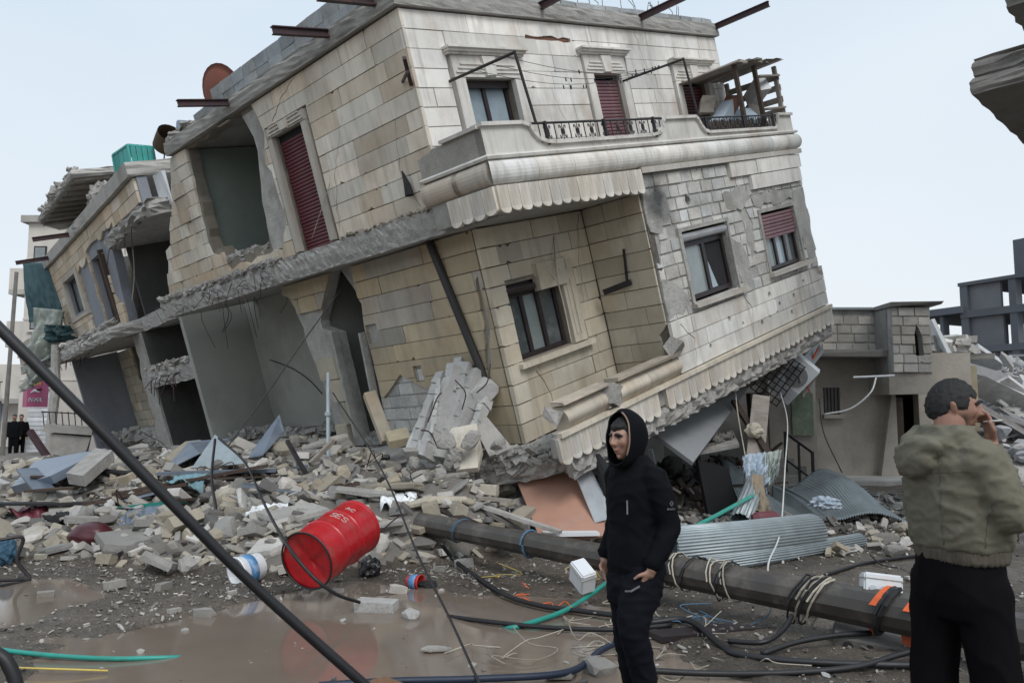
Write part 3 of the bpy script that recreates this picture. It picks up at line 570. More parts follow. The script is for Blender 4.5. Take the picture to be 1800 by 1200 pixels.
def rubble_strip(name, parent, pts, n, s, m='broken', seed=0, jz=.03):
    """broken bits lying along a ledge, joined (too small to pick apart)"""
    rr = random.Random(seed); mb = MB(); P = [Vector(p) for p in pts]
    for k in range(n):
        i = rr.randrange(len(P) - 1); c = P[i].lerp(P[i + 1], rr.random()) + Vector((rr.uniform(-.08, .08), rr.uniform(-.08, .08), rr.uniform(-.01, jz))); q = s * rr.uniform(.3, 1.0) ** 1.5
        mt = Matrix.Translation(c) @ Euler((rr.gauss(0, .45), rr.gauss(0, .45), rr.uniform(0, 6))).to_matrix().to_4x4()
        mb.box((-q, -q * rr.uniform(.4, .9), -q * rr.uniform(.15, .4)), (q, q * .7, q * .3), mt, jit=q * .22)
    o = mb.obj(name, m, parent); o['kind'] = 'stuff'; return o
rubble_strip('ledge_debris', house, [(-.66, 4.2, ZU), (-.68, 9.0, ZU)], 420, .085, seed=2, jz=.06)
rubble_strip('ledge_debris', house, [(-.4, 4.5, ZU + .28), (-.45, 6.2, ZU + .3)], 150, .10, seed=3, jz=.1)
rubble_strip('ledge_debris', house, [(-.55, 7.0, ZR + .3), (-.5, 6.0, ZR + .3)], 60, .09, seed=4, jz=.06)
rubble_strip('room_rubble', house, [(.1, 4.7, .02), (.9, 5.5, .06), (.2, 7, .03), (.8, 9, .05), (.1, 9.4, .02)], 420, .16, seed=31, jz=.12)
rubble_strip('room_rubble', house, [(-.1, 3.9, .02), (.0, 2.8, .05), (-.15, 1.2, .04)], 200, .12, seed=32, jz=.12)
rr = random.Random(33)
for k in range(22):
    y = rr.uniform(4.4, 9.0); p = Vector((-.72 - rr.uniform(0, .05), y, ZC + rr.uniform(.05, .3))); MB().tube(spline([p, p + Vector((-rr.uniform(.05, .18), rr.gauss(0, .1), rr.gauss(0, .05))), p + Vector((-rr.uniform(.1, .25), rr.gauss(0, .2), -rr.uniform(.05, .4)))], 4), .006, 4).obj('rebar', 'steel_beam', house)
for k in range(9):
    y = rr.uniform(4.8, 9.2); p = Vector((-.3 + rr.uniform(0, 1), y, ZC - .01)); MB().tube(spline([p, p + Vector((rr.gauss(0, .05), rr.gauss(0, .05), -.25)), p + Vector((rr.gauss(0, .12), rr.gauss(0, .12), -rr.uniform(.4, .9)))], 4), .006, 4).obj('loose_wire', 'cable_black', house)
MB().tube(spline([(1.28, 9.0, 1.6), (1.285, 8.2, 1.35), (1.28, 7.6, 1.05), (1.285, 7.2, .7)], 5), .012, 4).obj('crack_shade', 'soot_shade_black', house)  # near-black tube on the plaster paints the crack's shaded depth
rubble_strip('ledge_debris', house, [(-.66, .2, ZU), (-.68, 2.4, ZU)], 60, .06, 'joint', seed=5, jz=.02)
rubble_strip('edge_debris', house, [(-.9, .5, -.2), (-.65, -.35, -.2), (-.35, -.75, -.15)], 160, .13, seed=6, jz=.25)
# torn strips and iron on the left wall
MB().tube([(-.6, .7, 3.95), (-.64, .62, 3.75), (-.66, .6, 3.6)], [.01, .045, .06], 8).obj('hanging_cloth', 'soot_shade_black', house)
MB().bar((-.62, .1, 4.92), (-.9, -.2, 5.15), .05).bar((-.62, .25, 5.0), (-.9, -.2, 4.98), .03).obj('iron_bracket', 'steel_beam', house)
# rusty dish and tank junk on the roof
def dish(name, mtx, r_, m, depth=.14, parent=None, n=24):
    vs = []; rings = 5
    for k in range(rings + 1):
        q = k / rings
        for i in range(n): vs.append(mtx @ Vector((r_ * q * cos(2 * pi * i / n), r_ * q * sin(2 * pi * i / n), depth * q * q)))
    for k in range(rings + 1):
        q = k / rings
        for i in range(n): vs.append(mtx @ Vector((r_ * q * cos(2 * pi * i / n), r_ * q * sin(2 * pi * i / n), depth * q * q - .015)))
    a = (rings + 1) * n; fs = grid_faces(n, rings + 1, True) + [tuple(a + i for i in f) for f in grid_faces(n, rings + 1, True)] + [(rings * n + i, rings * n + (i + 1) % n, a + rings * n + (i + 1) % n, a + rings * n + i) for i in range(n)]
    return mesh(name, vs, fs, m, parent, smooth=True)
mat('rust_red', (.26, .09, .06), .8, .25, stain=.5, stain_col=(.12, .05, .04), stain_scale=(3, 3, 3))
dm = Matrix.Translation((-.15, 5.7, ZR + .72)) @ Euler((radians(80), 0, radians(100))).to_matrix().to_4x4()
dr = empty('satellite_dish'); dr.matrix_world = HM @ dm; tag(dr, 'rust-red round satellite dish on the roof edge behind a steel beam', 'satellite dish')
dish('reflector', Matrix(), .52, 'rust_red', .12, dr); MB().tube([(0, 0, -.02), (0, -.1, -.15), (0, -.62, -.2)], .025, 6).obj('mount', 'iron', dr); MB().tube([(0, -.4, .1), (0, 0, .5)], .012, 6).obj('feed_arm', 'iron', dr)
# pigeon-coop of old boards on the right end of the balcony
coop = empty('board_shelter'); coop.matrix_world = HM
tag(coop, 'ramshackle wooden shelter full of junk on the right end of the balcony', 'shelter')
rr = random.Random(50)
for k in range(9):
    x0 = 5.75 + k * .2; MB().box((x0, BY - .05 + rr.uniform(-.1, .1), 4.93 + rr.uniform(-.02, .03) + k * .006), (x0 + .19, .04, 4.96 + k * .006), jit=.02).obj('roof_board', 'wood_grey', coop)
for x0, y0 in ((5.85, BY + .1), (7.42, BY + .1), (7.42, -.05), (6.6, BY + .1)): MB().bar((x0, y0, 3.62), (x0 + .02, y0, 4.93), .07, .07).obj('post', 'wood_grey' if x0 > 7 else 'dark_wood', coop)
for z in (4.1, 4.3, 4.52, 4.72): MB().bar((7.44, BY + .04, z), (7.44, 0, z + .03), .03, .11).obj('side_board', 'wood_grey', coop)
for z in (4.12, 4.72): MB().bar((6.62, BY + .06, z), (7.45, BY + .06, z + .02), .1, .03).obj('front_board', 'wood_grey', coop)
for k, (x0, y0, z0, s_, m_) in enumerate(((6.2, -.5, 4.1, .34, 'curtain'), (6.7, -.45, 4.35, .3, 'rust'), (6.05, -.3, 4.45, .25, 'wood_grey'), (6.95, -.6, 4.05, .3, 'concrete_dark'), (7.1, -.8, 4.5, .25, 'white_paint'), (6.45, -.7, 3.9, .28, 'pane_pale'))):
    MB().box((-s_, -.1, -s_ * .6), (s_, .12, s_ * .6), Matrix.Translation((x0, y0, z0)) @ Euler((.2, .25 * (k - 2), .3 * k)).to_matrix().to_4x4(), jit=.04).obj('stored_junk', m_, coop)
# ================================================================ ground, puddle, heap
CAMP = math.atan(135 / 1400)
def ray(px, py):
    x = (px - 900) / 1400; y = (600 - py) / 1400
    return Vector((x, cos(CAMP) - y * sin(CAMP), y * cos(CAMP) + sin(CAMP)))
def at(px, py, Y): d = ray(px, py); return Vector((0, 0, 1.6)) + d * (Y / d.y)
def interp(x, tab):
    if x <= tab[0][0]: return tab[0][1]
    for (a, b), (c, d) in zip(tab, tab[1:]):
        if x <= c: return b + (d - b) * (x - a) / (c - a)
    return tab[-1][1]
def sstep(t): t = max(0, min(1, t)); return t * t * (3 - 2 * t)
YF = [(-30, 13), (-14, 12), (-8, 9.8), (-5, 8.8), (-3.2, 8.1), (-1.8, 7.9), (-.9, 8.7), (.2, 9.3), (1.0, 10.2), (1.6, 12)]
HT = [(-26, .05), (-14, .35), (-9, .62), (-5, .95), (-3, 1.1), (-.6, 1.0), (.5, .72), (1.1, .3), (1.7, 0)]
def heap(x, y):
    t = (y - interp(x, YF)) / 5.2
    if t <= 0: return 0.0
    h = interp(x, HT) * (.25 * min(1, t * 6) + .75 * sstep(t)); n = noise.fractal(Vector((x * .9, y * .9, 3.1)), 1.0, 2.0, 4)
    h += .42 * math.exp(-((x + .75) / .75) ** 2 - ((y - 10.4) / .7) ** 2)
    return max(0, h + n * .16 * min(1, t * 3) * min(1, h * 3))
def puddle_mask(x, y):
    n = noise.fractal(Vector((x * .8, y * .8, 0)), 1.0, 2.0, 4) * .35
    a = 1 - sqrt(((x + 1.05) / 2.05) ** 2 + ((y - 5.75) / 1.75) ** 2) + n
    b = 1 - sqrt(((x + 4.6) / 1.1) ** 2 + ((y - 6.9) / .9) ** 2) + n * 1.2
    c = 1 - sqrt(((x - 1.0) / .8) ** 2 + ((y - 4.6) / .5) ** 2) + n
    return max(a, b, c)
def ground_h(x, y):
    m = puddle_mask(x, y); base = .035 + .028 * noise.fractal(Vector((x * 2.2, y * 2.2, 7)), 1.0, 2.0, 4) + .010 * noise.noise(Vector((x * 14, y * 14, 1)))
    near = max(0, 1 - max(abs(x) - 14, 0) / 10) * max(0, 1 - max(y - 22, 0) / 10)
    return (base - .11 * sstep((m + .12) / .35)) * near + heap(x, y)
xs = [-500, -200, -80, -40] + [-30 + 1.0 * k for k in range(16)] + [-14 + .25 * k for k in range(32)] + [-6 + .065 * k for k in range(185)] + [6.1 + .3 * k for k in range(28)] + [15, 20, 30, 60, 200, 500]
ys = [-60, -10, 0, 2, 3.5] + [4.2 + .06 * k for k in range(117)] + [11.3 + .15 * k for k in range(58)] + [20.5, 22, 24, 26, 28, 32, 38, 50, 90, 250, 900]
gv = [(x, y, ground_h(x, y)) for y in ys for x in xs]
def ground_mat():
    m = bpy.data.materials.new('wet_mud'); m.use_nodes = True; t = m.node_tree; N = t.nodes; K = t.links.new; b = N['Principled BSDF']
    tc = N.new('ShaderNodeTexCoord').outputs['Object']
    def nz(s, d=6, r=.65): n = N.new('ShaderNodeTexNoise'); n.inputs['Scale'].default_value = s; n.inputs['Detail'].default_value = d; n.inputs['Roughness'].default_value = r; K(tc, n.inputs['Vector']); return n.outputs[0]
    def cr(s, els):
        q = N.new('ShaderNodeValToRGB'); e = q.color_ramp.elements
        while len(e) < len(els): e.new(.5)
        for k, (p, c) in enumerate(els): e[k].position = p; e[k].color = (*c, 1)
        K(s, q.inputs[0]); return q.outputs[0]
    def mixc(f, a, c, mode='MIX'):
        q = N.new('ShaderNodeMixRGB'); q.blend_type = mode
        for i, v in enumerate((f, a, c)):
            if isinstance(v, (int, float)): q.inputs[i].default_value = v
            else: K(v, q.inputs[i])
        return q.outputs[0]
    big = nz(.55, 7, .6); mid = nz(6, 6, .7); fine = nz(55, 4, .7)
    c1 = cr(big, [(.3, (.060, .050, .041)), (.5, (.115, .097, .079)), (.7, (.185, .160, .133))]); c2 = cr(fine, [(.35, (.35, .34, .33)), (.55, (1, 1, 1)), (.72, (2.3, 2.25, 2.1))])
    c3 = cr(mid, [(.3, (.65, .63, .6)), (.7, (1.25, 1.2, 1.15))])
    K(mixc(1, mixc(.75, c1, c2, 'MULTIPLY'), c3, 'MULTIPLY'), b.inputs['Base Color'])
    mr = N.new('ShaderNodeMapRange'); mr.inputs[1].default_value = .38; mr.inputs[2].default_value = .62; mr.inputs[3].default_value = .16; mr.inputs[4].default_value = .75; K(nz(1.3, 6, .7), mr.inputs[0]); K(mr.outputs[0], b.inputs['Roughness'])
    bn = N.new('ShaderNodeBump'); bn.inputs['Strength'].default_value = .9; bn.inputs['Distance'].default_value = .03; ad = N.new('ShaderNodeMath'); ad.operation = 'ADD'; K(nz(32, 8, .75), ad.inputs[0]); K(mid, ad.inputs[1]); K(ad.outputs[0], bn.inputs['Height']); K(bn.outputs[0], b.inputs['Normal'])
    MATS['wet_mud'] = m
ground_mat()
mat('dust', (.21, .192, .17), .95, .3, False, 3, stain=.6, stain_col=(.11, .10, .09), stain_scale=(1.5, 1.5, 1.5), bump=1.0, bscale=18, bdist=.04, rnd=0)
gr = mesh('ground', gv, grid_faces(len(xs), len(ys)), 'wet_mud', smooth=True); gr['kind'] = 'structure'
gr.data.materials.append(M['dust'])
for p_ in gr.data.polygons:
    c_ = p_.center
    if heap(c_.x, c_.y) > .07 + .05 * noise.noise(Vector((c_.x * 3, c_.y * 3, 0))): p_.material_index = 1
m = mat('muddy_water', (.19, .15, .12), .035, .12, False, .8, bump=.04, bscale=3, bdist=.01, rnd=0, spec=.5)
wp = mesh('puddle_water', [(-6.2, 3.8, .012), (2.2, 3.8, .012), (2.2, 8.2, .012), (-6.2, 8.2, .012)], [(0, 1, 2, 3)], 'muddy_water'); wp['kind'] = 'structure'
# ---- rubble library
mat('rubble', (1, 1, 1), .93, .2, True, 5, stain=.45, stain_col=(.15, .13, .11), stain_scale=(2.2, 2.2, 2.2), bump=.8, bscale=22, bdist=.02, rnd=.2)
def slab_chunk(seed, n=6, th=.16, asp=.65):
    r = random.Random(seed); pts = []
    for k in range(n):
        a = 2 * pi * (k + r.uniform(-.3, .3)) / n; q = r.uniform(.75, 1.05); pts.append((.5 * q * cos(a), .5 * asp * q * sin(a)))
    vs = [(x * r.uniform(.9, 1.0), y * r.uniform(.9, 1.0), -th / 2 + r.uniform(-.02, .02)) for x, y in pts] + [(x, y, r.uniform(-.1, .15) * th) for x, y in pts] + [(x * .94, y * .94, th / 2 + r.uniform(-.015, .015)) for x, y in pts]
    fs = grid_faces(n, 3, True) + [tuple(range(n - 1, -1, -1)), tuple(range(2 * n, 3 * n))]
    return vs, fs
def block_chunk(seed, a=.5, b=.27, c=.22, br=.12):
    r = random.Random(seed); bm = bmesh.new(); bmesh.ops.create_cube(bm, size=1)
    for v in bm.verts: v.co = Vector((v.co.x * a, v.co.y * b, v.co.z * c))
    for k in range(2):
        nrm = Vector((r.uniform(-1, 1), r.uniform(-1, 1), r.uniform(-.3, 1))).normalized(); co = nrm * r.uniform(.5, .8) * .36
        g = bmesh.ops.bisect_plane(bm, geom=bm.verts[:] + bm.edges[:] + bm.faces[:], plane_co=co, plane_no=nrm, clear_outer=True)
        ed = [e for e in bm.edges if e.is_boundary]
        if ed: bmesh.ops.contextual_create(bm, geom=ed)
    for v in bm.verts: v.co += Vector((r.uniform(-1, 1), r.uniform(-1, 1), r.uniform(-1, 1))) * br * .12
    vs = [v.co.copy() for v in bm.verts]; bm.verts.index_update(); fs = [tuple(v.index for v in f.verts) for f in bm.faces]; bm.free(); return vs, fs
def lump_chunk(seed, sub=1):
    r = random.Random(seed); bm = bmesh.new(); bmesh.ops.create_icosphere(bm, subdivisions=sub + 1, radius=.5); o = Vector((r.uniform(0, 99), r.uniform(0, 99), 0))
    cuts = [(Vector((r.gauss(0, 1), r.gauss(0, 1), r.gauss(0, 1))).normalized(), r.uniform(.22, .4)) for _ in range(7)]
    for v in bm.verts:
        p = v.co * (1 + .35 * noise.noise(v.co * 2.2 + o))
        for nn, d in cuts:
            e = p.dot(nn) - d
            if e > 0: p -= nn * e * .92
        v.co = Vector((p.x, p.y * .8, p.z * .65))
    bm.verts.index_update(); vs = [v.co.copy() for v in bm.verts]; fs = [tuple(v.index for v in f.verts) for f in bm.faces]; bm.free(); return vs, fs
def tile_chunk(seed):
    r = random.Random(seed); a, b, th = .5, .5 * r.uniform(.35, .6), .05 * r.uniform(.8, 1.6); pts = [(-a, -b), (a, -b), (a, b), (-a, b)]
    k = r.randrange(4); c = r.uniform(.15, .6); p, q, o = pts[k], pts[(k + 1) % 4], pts[k - 1]
    n1 = (p[0] + (q[0] - p[0]) * c * r.uniform(.3, .9), p[1] + (q[1] - p[1]) * c * .6); n2 = (p[0] + (o[0] - p[0]) * c * .6, p[1] + (o[1] - p[1]) * c * r.uniform(.3, .9)); pts[k:k + 1] = [n2, ((n1[0] + n2[0]) / 2 + r.uniform(-.04, .04), (n1[1] + n2[1]) / 2 + r.uniform(-.04, .04)), n1]
    n = len(pts); vs = [(x * .5, y * .5, -th) for x, y in pts] + [(x * .5, y * .5, th * .8) for x, y in pts] + [(x * .49, y * .485, th) for x, y in pts]
    return vs, grid_faces(n, 3, True) + [tuple(range(n - 1, -1, -1)), tuple(range(2 * n, 3 * n))]
LIB = {'tile': [tile_chunk(300 + k) for k in range(14)], 'slab': [slab_chunk(k, RND.choice((4, 5, 5, 6, 7)), RND.uniform(.07, .15), RND.uniform(.45, .85)) for k in range(12)], 'block': [block_chunk(100 + k) for k in range(10)], 'lump': [lump_chunk(200 + k) for k in range(8)]}
LIBM = {}
for kd, L_ in LIB.items():
    LIBM[kd] = []
    for vs, fs in L_:
        me = bpy.data.meshes.new(kd); me.from_pydata(vs, [], fs); me.materials.append(M['rubble']); LIBM[kd].append(me)
TONES = [(.33, .315, .29), (.40, .38, .345), (.25, .24, .225), (.43, .395, .33), (.37, .325, .255), (.16, .152, .142), (.52, .50, .47)]
def fits(x, y, z):    # keep loose pieces out of the standing storeys
    l = HM.inverted() @ Vector((x, y, z)); return not (-.4 < l.x < 7.6 and -.1 < l.y < 9.9 and l.z > -.4) and not (-.9 < l.x < 7.6 and -1.3 < l.y < 10 and -.45 < l.z < .1)
RR = random.Random(77)
def heap_spot(rr):
    while True:
        y = 7.6 + 11.5 * rr.random() ** 1.7; x = rr.uniform(-.72 * y, .13 * y)
        h = heap(x, y)
        if h > .03 and rr.random() < .35 + h and fits(x, y, h + .1): return x, y, h
def place_name(x, y):
    """where on the heap a piece lies, said by things one can find"""
    px = 900 + 1400 * x / (y * .995)
    near = y < 10.2
    if px < 210: return 'at the street end of the heap' if not near else 'at the far left muddy edge of the heap'
    if px < 420: return 'below the blue sheet-metal panels' if near else 'beside the blue sheet-metal panels'
    if px < 520: return 'on the heap left of the red barrel' if near else 'on the heap below the open grey room'
    if px < 700: return 'on the heap just behind the red barrel' if near else 'on the heap below the dark doorway'
    if px < 850: return 'between the red barrel and the fallen pole' if near else 'at the foot of the yellow stone wall'
    return 'under the floor slab by the fallen pole'
KIND = {'tile': ('cladding_stone', 'cladding stone', 'broken flat facing stone'), 'slab': ('stone_fragment', 'stone fragment', 'flat broken stone piece'), 'block': ('broken_block', 'block', 'chipped building block'), 'lump': ('concrete_lump', 'concrete lump', 'rough lump of broken concrete')}
TONE_W = ['grey', 'pale', 'grey', 'cream', 'buff', 'dark grey', 'whitish']
def put_chunk(kd, x, y, z, s, rr, tone=None, label=None, group=None, tilt=.5, sc=None, rz=None):
    nm, cat, lb = KIND[kd]; ti = rr.randrange(len(TONES)) if tone is None else tone
    o = link(nm, rr.choice(LIBM[kd]), None, None, vary(rr, TONES[ti], .85, 1.1))
    sc = sc or (s * rr.uniform(.85, 1.2), s * rr.uniform(.8, 1.2), s * rr.uniform(.8, 1.3)); o.scale = sc; o.location = (x, y, z)
    o.rotation_euler = (rr.gauss(0, tilt), rr.gauss(0, tilt), rr.uniform(0, 6.28) if rz is None else rz)
    w = TONE_W[ti]; pn = place_name(x, y)
    tag(o, label or (('large ' if max(sc) > .7 else 'small ' if max(sc) < .4 else '') + lb.replace('flat ', 'flat ' + w + ' ').replace('chipped ', 'chipped ' + w + ' ').replace('rough ', 'rough ' + w + ' ') + ' ' + pn), cat, group or (cat + 's ' + pn), 'thing')
    return o
for k in range(290):
    x, y, h = heap_spot(RR); kd = RR.choices(('tile', 'slab', 'block', 'lump'), (.5, .2, .18, .12))[0]
    s = {'tile': RR.uniform(.35, .95), 'slab': RR.uniform(.35, .95), 'block': RR.uniform(.45, .85), 'lump': RR.uniform(.22, .45)}[kd] * (1 if y > 9 else .75)
    put_chunk(kd, x, y, h + s * .06 + RR.uniform(0, .08), s, RR, tilt=.26 if kd in ('slab', 'tile') else .45)
# the rest of the heap: too many and too small to pick apart
def scatter(name, n, spot, smin, smax, tones, seed, label, cat, kinds=('tile', 'tile', 'tile', 'slab', 'block', 'lump'), power=2.0, lift=.2, tilt=.42, matname='rubble_small'):
    rr = random.Random(seed); V = []; F = []; Cc = []
    for k in range(n):
        x, y, z = spot(rr); s = smin + (smax - smin) * rr.random() ** power; kd = rr.choice(kinds)
        vs, fs = rr.choice(LIB[kd]) if kd != 'lump' or s > .1 else LIB['block'][rr.randrange(10)]
        mt = Euler((rr.gauss(0, tilt), rr.gauss(0, tilt), rr.uniform(0, 6.28))).to_matrix(); sc = Vector((s * rr.uniform(.8, 1.3), s * rr.uniform(.7, 1.2), s * rr.uniform(.7, 1.4))); b = len(V); o = Vector((x, y, z + s * lift)); t = vary(rr, rr.choice(tones), .8, 1.12)
        V += [mt @ Vector((v[0] * sc.x, v[1] * sc.y, v[2] * sc.z)) + o for v in vs]; F += [tuple(i + b for i in f) for f in fs]; Cc += [t] * len(vs)
    me = bpy.data.meshes.new(name); me.from_pydata(V, [], F); at_ = me.color_attributes.new('tone', 'FLOAT_COLOR', 'POINT')
    at_.data.foreach_set('color', [q for c in Cc for q in (*c, 1)])
    o = link(name, me, matname); tag(o, label, cat, kind='stuff'); return o
def vc_mat():
    m = mat('rubble_small', (1, 1, 1), .93, .2, True, 6, stain=.4, stain_col=(.15, .13, .11), stain_scale=(3, 3, 3), bump=.8, bscale=25, bdist=.02, rnd=.0)
    t = m.node_tree; a = t.nodes.new('ShaderNodeVertexColor'); a.layer_name = 'tone'
    for n_ in t.nodes:
        if n_.bl_idname == 'ShaderNodeMixRGB' and n_.blend_type == 'MULTIPLY': t.links.new(a.outputs[0], n_.inputs[2]); break
vc_mat()
scatter('rubble', 9000, heap_spot, .03, .40, TONES, 5, 'heap of small broken stone and plaster in front of the leaning house', 'rubble', power=2.5)
def street_spot(rr):
    while True:
        y = 4.3 + 9 * rr.random() ** 1.3; x = rr.uniform(-.72 * y, .72 * y)
        if heap(x, y) < .05:
            h = ground_h(x, y); e = max(0, 1 - abs(y - interp(x, YF)) / 2.5)
            if (h > .0 and rr.random() < .25 + e) or rr.random() < .02: return x, y, max(h, .005)
scatter('gravel', 9000, street_spot, .012, .075, [(.22, .20, .18), (.34, .32, .29), (.14, .13, .12), (.48, .46, .43)], 6, 'scattered gravel and crumbs of masonry on the wet mud', 'gravel', kinds=('block', 'slab'), power=3.0)
# ================================================================ second house further along the street
NM = frame(Vector((.750258, .594329, .289631)), Vector((-.614654, .788382, -.025585)), Vector((-.243546, -.158827, .956796)), Vector((-9.121635, 19.806728, 4.082681))) @ Matrix.Scale(1.14, 4)
h2 = empty('damaged_house'); h2.matrix_world = NM
tag(h2, 'torn-open stone house beyond the leaning one, with a gutted stairwell', 'house')
PN = Plane('L', 0.0)
hN = [rect(5.3, 7.0, 1.0, 1.95), rect(2.2, 3.5, .2, 1.96)] + ragged([(.6, 2.0), (1.15, 2.3), (1.3, 1.6), (1.45, .9), (1.6, .0), (.0, .0), (.0, 2.2)], .08, .25, random.Random(61))
nw = wall('street_wall', PN, rect(-1.9, 8.7, .1, 2.66), hN + [rect(-2, .7, 0, 2.1)], .2, 'plaster_blue', h2)
bare = ragged([(3.6, 2.1), (5.0, 1.9), (5.05, .1), (3.5, .1)], .12, .3, random.Random(62)) + ragged([(.5, 2.3), (2.2, 2.2), (2.1, .9), (1.2, .3), (.5, .3)], .1, .3, random.Random(63)) + ragged([(2.1, 2.25), (3.6, 2.2), (3.5, 1.9), (2.1, 1.9)], .05, .3, random.Random(64))
blocks('stone_block', PN, -1.85, 8.7, .12, 2.66, .255, (.5, 1.0), [rect(5.05, 7.25, .85, 2.1)] + hN[1:] + bare + [rect(-2, .72, 0, 2.16)], 'stone', nw, upl, rnd=random.Random(65), th=.055)
s = empty('window_surround', parent=h2)
for rc in (rect(5.05, 5.3, .9, 2.1), rect(7.0, 7.25, .9, 2.1), rect(5.302, 6.998, 1.955, 2.1), rect(4.98, 7.3, .8, .895)): MB().prism(rc, lambda a, b: PN.at(a, b, 0), lambda a, b: PN.at(a, b, .1), .01).obj('surround_stone', 'stone', s, color=(.52, .48, .42))
window(h2, PN, 5.3, 7.0, 1.0, 1.95, -.12, ['pane_dark', 'pane_mid'], .08)
MB().box((.14, 2.2, .2), (.2, 3.5, 1.96)).obj('door', 'dark_wood', h2); MB().bar((-.02, 2.15, .2), (-.06, 2.15, 1.98), .1, .12).obj('door_frame', 'dark_wood', h2)
rough_slab('roof_slab', [(-.16, -1.95), (-.16, 8.75), (1.5, 8.75), (1.5, -1.95)], 2.68, 2.96, 'concrete', h2, .02, .25, (0, 1, 3), 66)
rough_slab('floor_slab', [(-.55, 1.2), (-.6, 8.9), (3.5, 8.9), (3.5, -1.9), (.1, -1.9), (.1, 1.0)], -.2, .1, 'broken', h2, .06, .18, (0, 1, 3, 4, 5), 67)
rough_slab('floor_slab', [(-.05, -2.25), (-.02, 1.5), (2.0, 1.6), (.5, -2.25)], -1.5, -1.15, 'broken', h2, .07, .16, (0, 1, 3), 68)
rough_slab('ceiling_slab', [(-.05, -2.4), (-.1, 1.1), (2.4, 1.2), (2.4, -2.3)], 1.78, 2.1, 'broken', h2, .10, .16, (0, 1, 3), 69)
for nm, a, b, m_ in (('stairwell_wall', (1.7, -2.3, -3), (1.8, 1.2, 1.9), 'stairwell_shade'), ('stairwell_wall', (.05, .95, -3.1), (1.69, 1.25, -.21), 'stairwell_shade'), ('stairwell_wall', (.25, 1.0, .1), (1.69, 1.12, 1.8), 'stairwell_shade'),
                     ('room_wall', (2.3, 1.3, -3), (2.4, 9, -.21), 'mortar'), ('room_wall', (-.1, 8.75, -3.2), (1.19, 8.95, -.21), 'plaster_blue'), ('inner_wall', (2.3, 1.3, .11), (2.4, 8.7, 2.66), 'plaster_grey'), ('end_wall', (.21, 8.5, .11), (2.29, 8.7, 2.66), 'mortar')):
    MB().box(a, b).obj(nm, m_, h2)
wall('broken_pier', PN, rect(1.0, 2.4, -3.1, -.21), ragged([(1.75, -.2), (2.5, -.2), (2.5, -3.1), (2.1, -3.1), (1.7, -2.2), (1.9, -1.4), (1.6, -.8)], .09, .2, random.Random(70)), .25, 'broken', h2)
tw = wall('inner_block_wall', Plane('L', 1.2), rect(2.5, 8.75, -3.0, -.25), [rect(3.9, 5.0, -3, -.9)] + ragged([(6.0, -.1), (7, -.1), (7, -1.6), (5.9, -1.4), (5.5, -.7)], .1, .25, random.Random(71)) + ragged([(5.2, -1.5), (6.7, -1.7), (6.7, -2.1), (5.9, -2.2), (5.3, -1.9)], .1, .3, random.Random(72)), .15, 'joint', h2)
blocks('stone_block', Plane('L', 1.2), 2.5, 8.7, -3.0, -.25, .28, (.5, .9), [rect(3.85, 5.05, -3, -.85)] + ragged([(5.6, -.1), (7, -.1), (7, -1.2), (6.3, -1.5), (5.7, -1.0)], .1, .25, random.Random(73)), 'stone', tw, logc, rnd=random.Random(74), th=.04)
mat('red_paint', (.30, .03, .03), .5, .2, stain=.3)
df = MB().bar((1.1, 5.1, -2.4), (1.1, 5.1, -.8), .08).bar((1.1, 3.95, -2.6), (1.1, 3.95, -.8), .06).bar((1.1, 5.14, -.85), (1.1, 3.9, -.85), .08).obj('door_frame', 'red_paint', h2); MB().box((1.15, 4.5, -2.3), (1.18, 5.05, -.95)).obj('door', 'white_paint', h2)
for y in (4.3, 7.6): ibeam((.2, y, 2.82), (-1.0, y, 2.82), h2)
rubble_strip('ledge_debris', h2, [(-.4, 1.2, .12), (-.45, 8.5, .12)], 170, .11, seed=7, jz=.08)
rubble_strip('ledge_debris', h2, [(.0, -2.2, -1.13), (.05, 1.3, -1.13), (.7, 0, -1.13)], 160, .1, seed=8, jz=.08)
rubble_strip('ledge_debris', h2, [(.1, -1.5, 2.98), (.4, 8.4, 2.98)], 170, .1, seed=9, jz=.06)
bl = empty('broken_balcony', parent=h2)
MB().box((-1.0, 8.9, -.12), (.3, 12.2, .12), jit=.06).obj('slab', 'concrete', bl); MB().box((-1.0, 8.95, .125), (-.85, 12.0, .8), jit=.04).obj('parapet', 'stone', bl, color=(.5, .46, .4)); MB().box((-1.06, 8.9, .42), (-.8, 12.0, .5), jit=.02).obj('ledge', 'stone', bl, color=(.48, .44, .38))
rubble_strip('debris', bl, [(-.5, 8.9, .15), (-.4, 12, .2)], 60, .25, seed=10, jz=.4)
# the roof plate of a vanished storey tipping over the roof edge: ribbed underside
rp = empty('roof_plate'); rp.matrix_world = NM
tag(rp, 'concrete roof plate with ribbed dark underside overhanging the far house', 'roof plate', kind='thing')
rough_slab('plate', [(-.12, 2.5), (-.12, 7.6), (.6, 9.0), (2.4, 9.0), (2.4, 2.5)], 3.84, 4.02, 'concrete', rp, .04, .2, None, 80)
for k in range(9): MB().box((-.04, 2.65 + k * .6, 3.78), (.78, 2.95 + k * .6, 3.838)).obj('rib', 'wood_grey', rp)
rough_slab('support_wall', [(.8, 2.6), (.8, 8.6), (1.1, 8.6), (1.1, 2.6)], 2.97, 3.83, 'concrete_dark', rp, .06, .2, None, 81)
rubble_strip('debris', rp, [(0, 2.6, 4.03), (.0, 7.6, 4.03), (1.5, 4, 4.03)], 120, .14, seed=11, jz=.1)
rubble_strip('debris', rp, [(.2, 1.0, 2.98), (.3, 3.0, 3.0), (.4, 2.5, 3.3)], 90, .16, seed=12, jz=.35)
